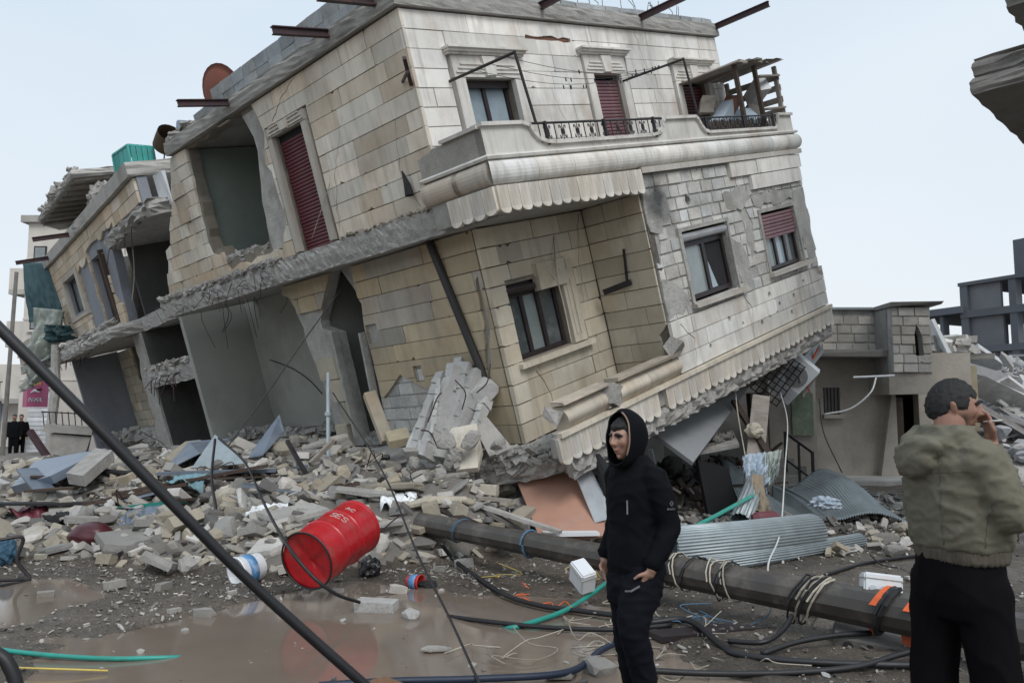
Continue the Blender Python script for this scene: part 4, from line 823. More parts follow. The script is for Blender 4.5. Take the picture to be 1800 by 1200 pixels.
rubble_strip('room_rubble', h2, [(.2, 2.0, -2.95), (.6, 5, -2.9), (.3, 8.5, -2.95)], 200, .22, seed=34, jz=.3)
rr = random.Random(35)
for k in range(30):
    p = Vector((rr.uniform(-.6, -.1), rr.uniform(1.0, 8.8), rr.uniform(-.2, .1))) if k < 16 else Vector((-.05, rr.uniform(-1.8, 1.0), rr.choice((1.8, -1.3)))); MB().tube(spline([p, p + Vector((-rr.uniform(.05, .2), rr.gauss(0, .15), -.05)), p + Vector((-rr.uniform(.1, .3), rr.gauss(0, .3), -rr.uniform(.1, .6)))], 4), .009, 4).obj('rebar', 'steel_beam', h2)
# junk on that roof
cr_ = empty('turquoise_crate'); cr_.matrix_world = NM @ Matrix.Translation((.25, -.9, 2.98)) @ Euler((0, radians(6), .2)).to_matrix().to_4x4() @ Matrix.Scale(.72, 4)
tag(cr_, 'turquoise metal frame box on the far roof beside a rusty tank', 'box')
mat('turquoise', (.05, .34, .31), .6, .2, stain=.4, stain_scale=(4, 4, 4))
for x in (0, .75):
    for y in (0, 1.0): MB().bar((x, y, 0), (x, y, .85), .06).obj('post', 'turquoise', cr_)
for z in (.03, .85):
    for p, q in (((0, 0, z), (.75, 0, z)), ((0, 1, z), (.75, 1, z)), ((0, 0, z), (0, 1, z)), ((.75, 0, z), (.75, 1, z))): MB().bar(p, q, .05).obj('rail', 'turquoise', cr_)
for k in range(4): MB().box((.06 + k * .17, -.02, .06), (.21 + k * .17, .0, .82)).obj('panel', 'turquoise', cr_)
MB().box((.03, .03, .88), (.72, .97, .9)).obj('top_panel', 'turquoise', cr_)
MB().box((.745, .05, .06), (.76, .95, .82)).obj('side_panel', 'turquoise', cr_)
for k in range(3): MB().box((-.005, .05 + k * .31, .1), (.01, .33 + k * .31, .8)).obj('side_panel', 'turquoise', cr_)
tk = empty('rusty_tank'); tk.matrix_world = NM @ Matrix.Translation((1.05, -1.15, 3.55)) @ Euler((radians(62), radians(20), 0)).to_matrix().to_4x4() @ Matrix.Scale(.72, 4)
tag(tk, 'torn rusty brown water tank tipped on the far roof behind the turquoise box', 'tank')
mat('rust_brown', (.10, .06, .035), .85, .3, stain=.4, stain_col=(.03, .025, .02), stain_scale=(4, 4, 4))
MB().tube([(0, 0, -.28), (0, 0, 0), (0, 0, .3)], [.34, .35, .35], 18, caps=False).obj('shell', 'rust_brown', tk, True); MB().tube([(0, 0, -.3), (0, 0, -.28)], [.3, .34], 18).obj('end_cap', 'rust_brown', tk); MB().tube([(0, -.1, -.2), (0, -.8, -.6), (0, -1.1, -.7)], .02, 6).obj('pipe', 'iron', tk)
dr2 = empty('blue_grey_drum'); dr2.matrix_world = NM @ Matrix.Translation((1.1, -2.2, 3.05)) @ Euler((.3, .2, 0)).to_matrix().to_4x4()
tag(dr2, 'small blue-grey drum on the roof where the two houses meet', 'drum')
MB().tube([(0, 0, 0), (0, 0, .04), (0, 0, .5), (0, 0, .54)], [.26, .28, .28, .26], 16).obj('shell', 'sheet_blue', dr2, True)
for z in (.17, .36): MB().tube([(0, 0, z), (0, 0, z + .03)], .29, 16).obj('rib', 'sheet_blue', dr2)
wsht = MB().box((.3, -2.6, 1.9), (.34, -2.0, 2.6), jit=.05).obj('white_panel', 'white_paint', h2)
# ================================================================ upright buildings further up the street
def far_block(name, label, x0, x1, y0, y1, h, m, floors, base=0.0, cat='building'):
    e = empty(name, (0, 0, 0)); tag(e, label, cat)
    return e
b3 = empty('corner_building'); tag(b3, 'tall pale stone building with balconies at the far left end of the street', 'building')
YB = 34.0; c0 = at(27, 800, YB); c1 = at(100, 800, YB); topz = at(75, 392, YB).z
mat('pale_stone', (.60, .56, .51), .85, .12, False, 1.0, stain=.4, stain_col=(.36, .31, .25), stain_scale=(.5, .5, .25), bump=.2, rnd=.05)
MB().box((c0.x, YB, 0), (c1.x + 3, YB + 14, topz)).obj('wall', 'pale_stone', b3); MB().box((c0.x - .25, YB - .2, topz + .002), (c1.x + 3.2, YB + 14, topz + .3)).obj('roof_edge', 'concrete', b3)
for k, (p0, p1) in enumerate(((462, 505), (555, 600), (648, 700))):
    zb, zt = at(30, p1, YB).z, at(30, p0, YB).z; bb = MB().box((c0.x - 1.1, YB + .6, zb - .2), (c0.x - .001, YB + 7, zb)).obj('balcony', 'concrete', b3); MB().box((c0.x - 1.1, YB + .6, zb + .002), (c0.x - 1.0, YB + 7, zb + .95)).obj('parapet', 'pale_stone', bb); MB().box((c0.x - .99, YB + .6, zb + .002), (c0.x - .01, YB + .7, zb + .95)).obj('parapet', 'pale_stone', bb)
    for xo in (.3, 1.15):
        wz = zb + .5; w_ = MB().box((c0.x + xo, YB - .04, wz), (c0.x + xo + .55, YB - .002, wz + 1.3)).obj('window', 'window_frame', b3); MB().box((c0.x + xo + .06, YB - .06, wz + .06), (c0.x + xo + .49, YB - .041, wz + 1.24)).obj('pane', 'pane_mid', w_); MB().box((c0.x + xo - .08, YB - .12, wz - .1), (c0.x + xo + .63, YB - .002, wz - .002)).obj('sill', 'pale_stone', w_)
    n_ = 5
z_course = 3.2
while z_course < topz - .3:
    MB().box((c0.x - .02, YB - .03, z_course), (c1.x + 3, YB - .001, z_course + .1)).obj('string_course', 'pale_stone', b3); z_course += 2.6
for k in range(2):   # shop shutters at street level
    a = at(40 + 24 * k, 800, YB - .1).x + .1; sh = empty('shop_shutter', parent=b3)
    for q in range(13): MB().box((a, YB - .09, .15 + q * .19), (a + .58, YB - .05, .15 + q * .19 + .17)).obj('slat', 'white_paint', sh)
b4 = empty('end_building'); tag(b4, 'cream plastered building front at the very left edge of the street', 'building')
YB4 = 44; q0 = at(-60, 800, YB4); q1 = at(40, 800, YB4); MB().box((q0.x, YB4, 0), (q1.x + 1, YB4 + 12, at(0, 640, YB4).z)).obj('wall', 'pale_stone', b4)
MB().box((q0.x, YB4 - .9, at(0, 705, YB4).z), (q1.x, YB4 - .002, at(0, 700, YB4).z)).obj('balcony', 'concrete', b4)
for k in range(3): MB().box((q1.x - 2.2 - 1.3 * k, YB4 - .05, .2), (q1.x - 1.3 - 1.3 * k, YB4 - .002, 2.5)).obj('shutter', 'sheet_blue', b4)
up_ = MB()
for k in range(16): up_.tube([(q0.x + .2 + k * .22, YB4 - .85, at(0, 700, YB4).z), (q0.x + .2 + k * .22, YB4 - .85, at(0, 672, YB4).z)], .02, 4)
up_.tube([(q0.x, YB4 - .85, at(0, 672, YB4).z), (q1.x, YB4 - .85, at(0, 672, YB4).z)], .03, 5); up_.obj('balcony_railing', 'iron', b4)
# utility post
lp = at(4, 800, 30); MB_ = MB().tube([(lp.x, 30, 0), (lp.x + .12, 30, at(8, 478, 30).z)], [.085, .07], 10)
po = MB_.obj('utility_pole', 'concrete_dark'); tag(po, 'slim dark utility pole at the left edge of the picture', 'pole')
# pink shop sign
sg = empty('shop_sign'); a = at(28, 715, 31); b_ = at(76, 665, 31); sg.location = (a.x, 31, a.z); tag(sg, 'pink box shop sign with white and yellow lettering above the far shutters', 'sign')
wd, ht = b_.x - a.x, b_.z - a.z
mat('pink', (.55, .10, .24), .5, .1, stain=.25, stain_scale=(2, 2, 2)); mat('pink_pale', (.60, .28, .36), .5, .1); mat('yellow', (.65, .50, .06), .5, .1); mat('dark_ink', (.02, .02, .03), .6, .1)
MB().add([(0, .4, 0), (.4, 0, 0), (wd, 0, 0), (wd, .4, 0), (0, .4, ht), (.4, 0, ht), (wd, 0, ht), (wd, .4, ht)], [(0, 1, 5, 4), (1, 2, 6, 5), (2, 3, 7, 6), (4, 5, 6, 7), (3, 2, 1, 0), (0, 4, 7, 3)]).obj('sign_box', 'pink', sg)
mb = MB()
for k in range(4): mb.tube([(.58 + k * .1 + .03 * sin(t * 4), -.012, ht * .82 + .06 * sin(t * 6 + k)) for t in [q / 6 for q in range(7)]], .018, 4)
mb.obj('lettering', 'yellow', sg)
mb = MB()
for k in range(5): mb.tube([(.52 + k * .11 + .04 * cos(t * 5), -.012, ht * .25 + .07 * sin(t * 5 + k)) for t in [q / 6 for q in range(7)]], .022, 4)
mb.obj('lettering', 'white_paint', sg); MB().tube([(.55, -.012, ht * .5), (.7, -.012, ht * .58), (.9, -.012, ht * .52)], [.02, .06, .02], 6).obj('emblem', 'white_paint', sg); MB().tube([(.8, -.03, ht * .6), (.95, -.03, ht * .63)], .04, 6).obj('emblem', 'dark_ink', sg)
# tarpaulin and plastic sheet hanging from the far house's end
def cloth(name, corners, m, label, cat, amp=.06, n=26, fold=6, seed=0, parent=None, th=.006, sag=0):
    A, B, Cc, D = [Vector(c) for c in corners]; vs = []; nn = (B - A).cross(D - A).normalized()
    for j in range(n):
        for i in range(n):
            s_, t = i / (n - 1), j / (n - 1); p = A.lerp(B, s_).lerp(D.lerp(Cc, s_), t)
            w = noise.fractal(Vector((s_ * fold + seed, t * fold * .35, seed)), 1, 2, 3); w2 = abs(noise.noise(Vector((s_ * fold * 1.7 + seed, t * fold * 1.4, 5)))) * .8
            vs.append(p + nn * amp * (w + w2) * (.3 + t) - Vector((0, 0, sag * sin(pi * s_) * (1 - t))))
    o = mesh(name, vs, grid_faces(n, n), m, parent, smooth=True); sm = o.modifiers.new('thick', 'SOLIDIFY'); sm.thickness = th
    if label: tag(o, label, cat)
    return o
mat('tarp_teal', (.035, .085, .10), .6, .12, bump=.1, bscale=10); 
mat('plastic_milky', (.52, .58, .54), .3, .12, False, 2, bump=.3, bscale=9, bdist=.02, alpha=.72)
YT = 27.0
cloth('tarpaulin', [at(40, 462, YT), at(98, 462, YT), at(112, 560, YT), at(48, 566, YT)], 'tarp_teal', 'dark teal tarpaulin hanging from the end of the far house', 'tarpaulin', .12, 24, 5, 1)
cloth('plastic_sheet', [at(58, 540, YT - .6), at(112, 545, YT - .8), at(82, 640, YT - .6), at(40, 690, YT - .4)], 'plastic_milky', 'crumpled translucent plastic sheet hanging below the teal tarpaulin', 'plastic sheet', .5, 30, 7, 2)
cloth('blanket', [at(76, 570, YT - 1), at(122, 572, YT - 1.2), at(128, 600, YT - 1), at(84, 602, YT - 1)], 'tarp_teal', 'dark blanket slumped over the broken balcony of the far house', 'blanket', .5, 20, 6, 3)
# debris in front of the far house: broken balcony on the ground, leaning strut
fb = empty('fallen_balcony'); p = at(120, 800, 24); fb.location = (p.x, 24, heap(p.x, 24)); fb.scale = (.75, .75, .75); tag(fb, 'fallen balcony front with iron rail at the foot of the far house', 'balcony')
MB().box((-.6, -.4, 0), (.7, .4, .9), Euler((0, .12, .3)).to_matrix().to_4x4(), jit=.1).obj('base', 'concrete', fb); MB().box((-.9, -.5, .95), (.8, .5, 1.25), Euler((0, .1, .3)).to_matrix().to_4x4(), jit=.05).obj('ledge', 'concrete', fb)
mb = MB()
for k in range(7): mb.tube([(-.8 + k * .25, -.4, 1.25), (-.85 + k * .25, -.45, 1.8)], .02, 5)
mb.tube([(-.9, -.45, 1.8), (.8, -.4, 1.7)], .025, 5).obj('rail', 'iron', fb)
p = at(95, 800, 22); so = MB().bar((p.x - .7, 22, 1.25), (p.x + .25, 21.6, .3), .12, .16).obj('fallen_strut', 'steel_beam'); tag(so, 'dark red steel strut leaning on rubble at the far left', 'strut')
p = at(93, 720, 26); o = MB().tube([(p.x, 26, .3), (p.x - .02, 26, 1.4), (p.x + .03, 26.05, 2.6), (p.x - .05, 26, 4.0)], [.17, .15, .16, .11], 9).obj('broken_column', 'broken'); tag(o, 'broken concrete column beside the pink shop sign', 'column', kind='thing')
# ================================================================ right: old low house, its steps, far frame building, tall block at the picture's edge
rh = empty('old_stone_house'); YH = 20.5
tag(rh, 'low weathered block-built house with a dark doorway right of the leaning house', 'house')
mat('old_plaster', (.38, .345, .30), .92, .2, False, 1.2, stain=.6, stain_col=(.17, .155, .14), stain_scale=(.7, .7, .35), stain2=.4, stain2_col=(.5, .48, .45), bump=.6, bscale=9, bdist=.03, rnd=.05)
mat('grey_block', (1, 1, 1), .95, .2, True, 4, stain=.5, stain_col=(.15, .14, .13), stain_scale=(1.2, 1.2, 1.0), bump=.8, bscale=22, bdist=.02, rnd=.2)
P_ = lambda px, py, Y=YH: at(px, py, Y)
zg = .0
xl, xm, xr = P_(1380, 700).x, P_(1548, 700).x, P_(1600, 700).x
z_eave, z_over = P_(1480, 545).z, P_(1480, 618).z
PR = Plane('F', YH)
# ground storey wall, set back under the overhang
PR2 = Plane('F', YH + .35)
hR = [rect(P_(1547, 0).x, P_(1592, 0).x, -.1, P_(1560, 692).z), rect(P_(1430, 0).x, P_(1458, 0).x, P_(0, 728).z, P_(0, 680).z)]
gw = wall('ground_wall', PR2, rect(xl - 1.5, xr + 1.8, zg - .1, z_over), hR, .3, 'old_plaster', rh)
MB().box((hR[0][0][0] - 1.0, YH + 1.8, -.05), (hR[0][1][0] + 1.3, YH + 1.9, z_over)).obj('dark_room_wall', 'soot_shade_black', rh)  # room box added to keep sky out; its shade is in the colour
for x_ in (hR[0][0][0] - 1.0, hR[0][1][0] + 1.2): MB().box((x_, YH + .66, -.05), (x_ + .1, YH + 1.79, z_over)).obj('dark_room_wall', 'soot_shade_black', rh)
MB().box((hR[0][0][0] - 1.0, YH + .66, z_over - .1), (hR[0][1][0] + 1.3, YH + 1.9, z_over - .003)).obj('dark_room_ceiling', 'soot_shade_black', rh)
MB().box((hR[0][0][0], YH + .5, 0), (hR[0][0][0] + .35, YH + .56, 2.15)).obj('door', 'dark_wood', rh)
MB().prism([(hR[0][0][0] - .5, 0), (hR[0][0][0] - .02, 0), (hR[0][0][0] - .02, 2.2), (hR[0][0][0] - .12, 2.2)], lambda a, b: PR2.at(a, b, 0), lambda a, b: PR2.at(a, b, .25)).obj('door_pier', 'old_plaster', rh)
wn = MB().box((hR[1][0][0], YH + .4, hR[1][0][1]), (hR[1][1][0], YH + .46, hR[1][2][1])).obj('window', 'concrete_dark', rh); MB().box((hR[1][0][0] - .05, YH + .2, hR[1][0][1] - .1), (hR[1][1][0] + .05, YH + .42, hR[1][0][1] - .002)).obj('sill', 'old_plaster', wn)
for k in range(5): MB().bar((hR[1][0][0] + .03 + k * .09, YH + .38, hR[1][0][1]), (hR[1][0][0] + .03 + k * .09, YH + .38, hR[1][2][1]), .02).obj('bar', 'iron', wn)
# upper storey of grey blocks: set in two planes, the right one proud
u1 = wall('upper_wall', PR, rect(xl - .6, xm, z_over, z_eave), [], .3, 'mortar', rh)
gcol = lambda r, a, b: vary(r, (.46, .435, .395), .82, 1.1)
blocks('block', PR, xl - .6, xm, z_over, z_eave - .15, .235, (.36, .44), [], 'grey_block', u1, gcol, rnd=random.Random(91), th=.03, gap=.03, vgap=.02, proud=.012)
PRr = Plane('F', YH - .9)
xa, xb = P_(1540, 0, YH - .9).x, P_(1606, 0, YH - .9).x; zt, zb = P_(0, 540, YH - .9).z, P_(0, 655, YH - .9).z
slit = [[(P_(1568, 0).x - .3, P_(0, 625, YH - .9).z), (P_(1580, 0).x - .28, P_(0, 625, YH - .9).z), (P_(1578, 0).x - .28, P_(0, 590, YH - .9).z), (P_(1569, 0).x - .26, P_(0, 568, YH - .9).z), (P_(1566, 0).x - .28, P_(0, 590, YH - .9).z)]]
u2 = wall('tower_wall', PRr, rect(xa, xb, zb, zt), slit, .2, 'mortar', rh)
blocks('block', PRr, xa, xb, zb, zt, .22, (.3, .42), slit, 'grey_block', u2, gcol, rnd=random.Random(92), th=.03, gap=.03, vgap=.02, proud=.015)
MB().box((xa - .02, YH - .699, zb), (xa + .1, YH, zt)).obj('tower_side', 'grey_block', rh, color=(.30, .29, .28)); MB().box((xb - .12, YH - .699, zb), (xb, YH, zt)).obj('tower_side', 'grey_block', rh, color=(.4, .39, .37))
MB().box((xa + .1, YH - .6, zb + .3), (xb - .12, YH - .55, zt)).obj('tower_back', 'soot_shade_black', rh)  # near-black sheet paints the shade seen through the slit
MB().box((xl - .6, YH - .7, z_over - .18), (xm + .1, YH + .65, z_over - .002), jit=.02).obj('overhang_slab', 'concrete_dark', rh)
MB().box((xa - .1, YH - .86, P_(0, 692, YH - .9).z), (xb + .02, YH + .2, zb - .002), jit=.02).obj('lintel', 'old_plaster', rh)
MB().box((xl - .7, YH - .12, z_eave), (xm + .2, YH + 3, z_eave + .06), Euler((0, 0, 0)).to_matrix().to_4x4()).obj('roof_sheet', 'galv', rh)
MB().box((xm - .1, YH - 1.05, z_eave + .0), (xb + .25, YH + 3, z_eave + .05), jit=.05).obj('roof_sheet', 'concrete_dark', rh)
MB().tube([P_(1500, 663, YH - 1), P_(1572, 660, YH - 1)], .03, 6).obj('white_tube', 'white_paint', rh)
# blue-grey wall piece and crumbling neighbour right of it
nb = empty('half_fallen_house'); tag(nb, 'half-fallen house with heaped blocks on its slab behind the olive-jacketed person', 'house')
Yn = 24
MB().box((P_(1602, 0, Yn).x, Yn, 0), (P_(1640, 0, Yn).x, Yn + .3, P_(0, 655, Yn).z)).obj('blue_wall', 'plaster_blue', nb)
MB().box((P_(1640, 0, Yn).x + .01, Yn + .6, 0), (P_(1700, 0, Yn).x, Yn + .9, P_(0, 640, Yn).z)).obj('inner_wall', mat('ochre_plaster', (.30, .26, .18), .9, .15, stain=.4), nb)
MB().box((P_(1602, 0, Yn).x, Yn - .6, P_(0, 632, Yn).z), (P_(1690, 0, Yn).x, Yn + 4, P_(0, 624, Yn).z), Matrix(), jit=.12).obj('slab', 'concrete', nb)
rr = random.Random(95)
for k in range(34):
    q = P_(rr.uniform(1606, 1684), 0, Yn); o = MB().box((-.2, -.1, -.1), (.2, .1, .1), Matrix.Translation((q.x, Yn + rr.uniform(-.4, .8), P_(0, 621, Yn).z + rr.choice((.1, .1, .3, .42)))) @ Euler((rr.gauss(0, .25), rr.gauss(0, .25), rr.gauss(0, .5))).to_matrix().to_4x4(), jit=.02).obj('loose_block', 'grey_block', nb, color=vary(rr, (.5, .48, .45), .85, 1.1))
tl = MB().box((-.06, -.5, 0), (.06, .5, 3.3), Matrix.Translation(P_(1712, 740, Yn)) @ Euler((0, -.42, 0)).to_matrix().to_4x4(), jit=.03).obj('fallen_slab', 'white_paint', nb)
# far concrete frame building, seen dim and bluish
ff = empty('concrete_frame_building'); Yf = 46; tag(ff, 'dark gutted concrete frame building on the right skyline', 'building')
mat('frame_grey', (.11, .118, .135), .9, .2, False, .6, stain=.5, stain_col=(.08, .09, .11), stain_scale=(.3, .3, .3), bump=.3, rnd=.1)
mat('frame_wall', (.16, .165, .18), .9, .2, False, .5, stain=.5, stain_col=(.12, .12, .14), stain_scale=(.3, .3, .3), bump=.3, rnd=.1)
F_ = lambda px, py: at(px, py, Yf)
FD = Vector((.45, -.893, 0)); FA = F_(1705, 735); FA.z = 0; FN = Vector((.893, .45, 0))
def f_t(px): q = (px - 900) / 1400; return (q * FA.y - FA.x) / (FD.x - q * FD.y)
def fbx(name, p0, y0, p1, y1, d0, d1, m, par=ff):
    mt = Matrix(((FD.x, FN.x, 0, FA.x), (FD.y, FN.y, 0, FA.y), (0, 0, 1, 0), (0, 0, 0, 1)))
    return MB().box((f_t(p0), d0, F_(1705, y1).z), (f_t(p1), d1, F_(1705, y0).z), mt).obj(name, m, par)
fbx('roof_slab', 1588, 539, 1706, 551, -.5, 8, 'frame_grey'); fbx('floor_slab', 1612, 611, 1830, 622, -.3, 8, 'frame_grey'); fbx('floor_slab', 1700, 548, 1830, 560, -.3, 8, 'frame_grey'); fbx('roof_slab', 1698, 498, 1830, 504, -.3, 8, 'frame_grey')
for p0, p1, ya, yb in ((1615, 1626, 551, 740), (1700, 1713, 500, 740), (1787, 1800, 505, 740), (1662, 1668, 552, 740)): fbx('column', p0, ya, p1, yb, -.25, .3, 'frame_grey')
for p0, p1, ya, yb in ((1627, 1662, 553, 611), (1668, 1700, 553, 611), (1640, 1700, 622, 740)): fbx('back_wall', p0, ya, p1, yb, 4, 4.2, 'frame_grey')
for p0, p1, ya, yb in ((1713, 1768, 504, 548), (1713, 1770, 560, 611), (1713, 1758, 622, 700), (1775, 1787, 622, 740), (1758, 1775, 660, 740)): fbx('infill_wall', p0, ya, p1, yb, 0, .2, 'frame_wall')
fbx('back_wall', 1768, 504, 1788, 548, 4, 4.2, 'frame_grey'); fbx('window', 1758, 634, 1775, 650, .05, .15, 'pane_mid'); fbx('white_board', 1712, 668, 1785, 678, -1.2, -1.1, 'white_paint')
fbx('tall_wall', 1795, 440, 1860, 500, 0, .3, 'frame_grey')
# rubble hill in front of it
rrh = random.Random(96)
def right_spot(rr):
    while True:
        Y = rr.uniform(22, 40); px = rr.uniform(1690, 1900); x = (px - 900) / 1400 * Y
        h = sstep((px - 1670) / 90) * (sstep((Y - 20) / 9)) * 3.7 * (1 - .25 * sstep((px - 1800) / 100)); return x, Y, h * rr.uniform(.55, 1.0)
xs2 = [6 + .8 * k for k in range(34)]; ys2 = [19 + .9 * k for k in range(28)]
def rhill(x, y):
    px = 900 + 1400 * x / y; return sstep((px - 1670) / 90) * sstep((y - 20) / 9) * 3.4 * (1 - .25 * sstep((px - 1800) / 100)) - .15 + .25 * noise.noise(Vector((x, y, 0)))
hl = mesh('rubble_hill', [(x, y, rhill(x, y)) for y in ys2 for x in xs2], grid_faces(len(xs2), len(ys2)), 'broken', smooth=False); tag(hl, 'core of the collapsed-building heap on the right', 'rubble', kind='stuff')
scatter('rubble', 1500, right_spot, .12, .75, [(.36, .37, .39), (.46, .46, .47), (.27, .27, .29), (.5, .49, .47)], 97, 'heap of collapsed concrete behind the olive-jacketed person', 'rubble', power=1.5)
for k in range(26):
    x, Y, h = right_spot(rrh); L_ = rrh.uniform(1.4, 3.6); a = rrh.uniform(-.5, .5); z = rhill(x, Y) + .35
    pal = rrh.random() < .5
    o = MB().box((-L_ / 2, -.4, -.07), (L_ / 2, .4, .07), Matrix.Translation((x, Y, z)) @ Euler((rrh.gauss(0, .4), .42 + rrh.gauss(0, .18), a)).to_matrix().to_4x4(), jit=.06).obj('fallen_floor_plate', 'rubble', color=vary(rrh, (.50, .50, .50) if pal else (.22, .21, .21), .85, 1.1))
    px_ = 900 + 1400 * x / Y; tag(o, ('long ' if L_ > 2.5 else 'short ') + ('pale' if pal else 'dark') + ' floor plate ' + ('high' if z > 2.2 else 'low') + ' on the right-hand heap, ' + ('at the picture edge' if px_ > 1770 else 'near the half-fallen house'), 'floor plate', ('pale' if pal else 'dark') + ' plates on the right heap', 'thing')
# overhanging balconies of the building at the right edge
tb = empty('edge_building'); tag(tb, 'raw concrete building at the right edge showing two jutting balcony slabs', 'building')
YE = 9.0
a = at(1708, 115, YE); b_ = at(1708, 160, YE)
E_ = lambda px, py: at(px, py, YE)
ang = Euler((0, 0, radians(-45))).to_matrix().to_4x4()
m1 = Matrix.Translation(E_(1709, 167)) @ ang
o = rough_slab('balcony_slab', [(0, 0), (2.6, 0), (2.6, 3.6), (0, 3.6)], 0, .2, 'concrete_dark', tb, .02, .2, None, 120); o.matrix_local = m1
o = rough_slab('parapet', [(.03, .02), (2.6, .02), (2.6, .2), (.22, .2), (.22, 3.6), (.03, 3.6)], .205, .43, 'concrete_dark', tb, .03, .2, None, 121); o.matrix_local = m1
m2 = Matrix.Translation(at(1769, 14, 12)) @ ang
o = rough_slab('balcony_slab', [(0, 0), (3.4, 0), (3.4, 3.6), (0, 3.6)], 0, .6, 'concrete_dark', tb, .03, .2, None, 122); o.matrix_local = m2
MB().box((1.4, 1.8, -6.5), (6, 8, 7), m1).obj('wall', 'concrete', tb)
# steps, railing and mural panel by the leaning house's right end
st = empty('entrance_steps'); p = at(1400, 815, 17.2); st.location = (p.x, 17.2, 0); tag(st, 'short flight of concrete steps under the right end of the leaning house', 'steps')
for k in range(4): MB().box((-1.0 + .3 * k * 0, .35 * k, 0), (1.1, .35 * k + .36, .17 * (k + 1)), Euler((0, 0, .5)).to_matrix().to_4x4(), jit=.01).obj('step', 'concrete_dark', st)
rl = empty('stair_railing'); tag(rl, 'black iron stair railing beside the short concrete steps', 'railing'); q = [at(1380, 760, 16.6), at(1428, 795, 16.2)]
rb = [Vector((q[0].x, q[0].y, .5)), Vector((q[1].x, q[1].y, .03))]
MB().bar(q[0], q[1], .045).obj('top_rail', 'iron', rl); MB().bar(q[0] - Vector((0, 0, .55)), q[1] - Vector((0, 0, .55)), .035).obj('lower_rail', 'iron', rl)
MB().bar(rb[0], q[0] + Vector((0, 0, .02)), .05).obj('post', 'iron', rl); MB().bar(rb[1], q[1] + Vector((0, 0, .02)), .05).obj('post', 'iron', rl); MB().bar((rb[0] + rb[1]) / 2, (q[0] + q[1]) / 2, .04).obj('post', 'iron', rl)
mu = empty('painted_panel'); a, b_ = at(1393, 765, 18.6), at(1428, 690, 18.6); tag(mu, 'faded blue and green painted panel on the wall under the leaning house', 'panel')
mat('mural_blue', (.20, .36, .42), .85, .2, False, 5, stain=.5, stain_col=(.42, .44, .38), stain_scale=(3, 3, 3)); mat('mural_green', (.16, .21, .15), .85, .3, False, 6, stain=.6, stain_col=(.38, .36, .28), stain_scale=(4, 4, 4))
MB().box((a.x, 18.6, b_.z), (b_.x, 18.66, b_.z + .75)).obj('board', 'mural_blue', mu); MB().box((a.x, 18.58, a.z), (b_.x, 18.64, b_.z - .01)).obj('board', 'mural_green', mu); MB().box((a.x - .5, 18.67, 0), (b_.x + .1, 18.8, b_.z + .9)).obj('wall', 'old_plaster', mu)
# kerb along the right house
kb = MB().box((xl - 1, YH - 1.6, 0), (xr + 3, YH + .34, .13), jit=.02).obj('pavement', 'concrete'); kb['kind'] = 'structure'
# ================================================================ under the raised right end: what is left of the ground floor
def gp(px, py, z=0.0): d = ray(px, py); return Vector((0, 0, 1.6)) + d * ((z - 1.6) / d.z)
gf = empty('crushed_ground_floor'); tag(gf, 'dark crushed shop space beneath the raised end of the leaning house', 'shop')
def panel(name, pts, th, m, parent=None, color=None, jit=0, sub=1):
    P = [Vector(p) for p in pts]; n = (P[1] - P[0]).cross(P[-1] - P[0]).normalized() * th; k = len(P)
    if jit: P = [p + Vector((RND.uniform(-jit, jit), RND.uniform(-jit, jit), RND.uniform(-jit, jit))) for p in P]
    return MB().add(P + [p + n for p in P], [tuple(range(k - 1, -1, -1)), tuple(range(k, 2 * k))] + [(i, (i + 1) % k, k + (i + 1) % k, k + i) for i in range(k)]).obj(name, m, parent, color=color)
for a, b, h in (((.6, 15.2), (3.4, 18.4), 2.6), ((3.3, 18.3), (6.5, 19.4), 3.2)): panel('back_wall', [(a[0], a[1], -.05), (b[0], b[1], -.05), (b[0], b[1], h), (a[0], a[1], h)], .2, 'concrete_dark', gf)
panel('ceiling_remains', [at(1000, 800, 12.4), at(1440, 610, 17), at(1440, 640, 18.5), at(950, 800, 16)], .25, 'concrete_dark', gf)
for px, Y, tp in ((1120, 13.2, 760), (1345, 15.8, 690), (1010, 13.5, 800)):
    p = at(px, 900, Y); MB().bar((p.x, Y, -.05), (at(px - 18, tp, Y).x, Y, at(px, tp, Y).z), .28, .28).obj('column', 'concrete_dark', gf)
panel('counter', [at(1225, 800, 12.6), at(1300, 786, 12.8), at(1290, 765, 13.6), at(1235, 780, 13.5)], .06, 'concrete', gf)
p0, p1 = at(1222, 803, 12.5), at(1305, 790, 12.6); panel('counter_dark_gap', [(p0.x + .15, p0.y, 0), (p1.x - .1, p1.y + .2, 0), p1 - Vector((.2, 0, .25)), p0 - Vector((0, 0, .1))], .06, 'soot_shade_black', gf, jit=.08)  # near-black panel paints the dark void below the counter
rubble_strip('counter_junk', gf, [at(1240, 783, 12.9), at(1285, 773, 13.2)], 60, .09, 'concrete_dark', seed=21, jz=.12)
g_ = panel('fallen_ceiling_panel', [at(1140, 762, 12.0), at(1216, 812, 11.6), at(1318, 688, 14.4), at(1240, 672, 14.8)], .06, mat('panel_grey', (.26, .27, .28), .6, .2, False, 2, stain=.5, stain_col=(.13, .13, .13), stain_scale=(2, 2, 2), bump=.3), jit=.05); tag(g_, 'large grey flat panel slanting down beneath the leaning house', 'panel')
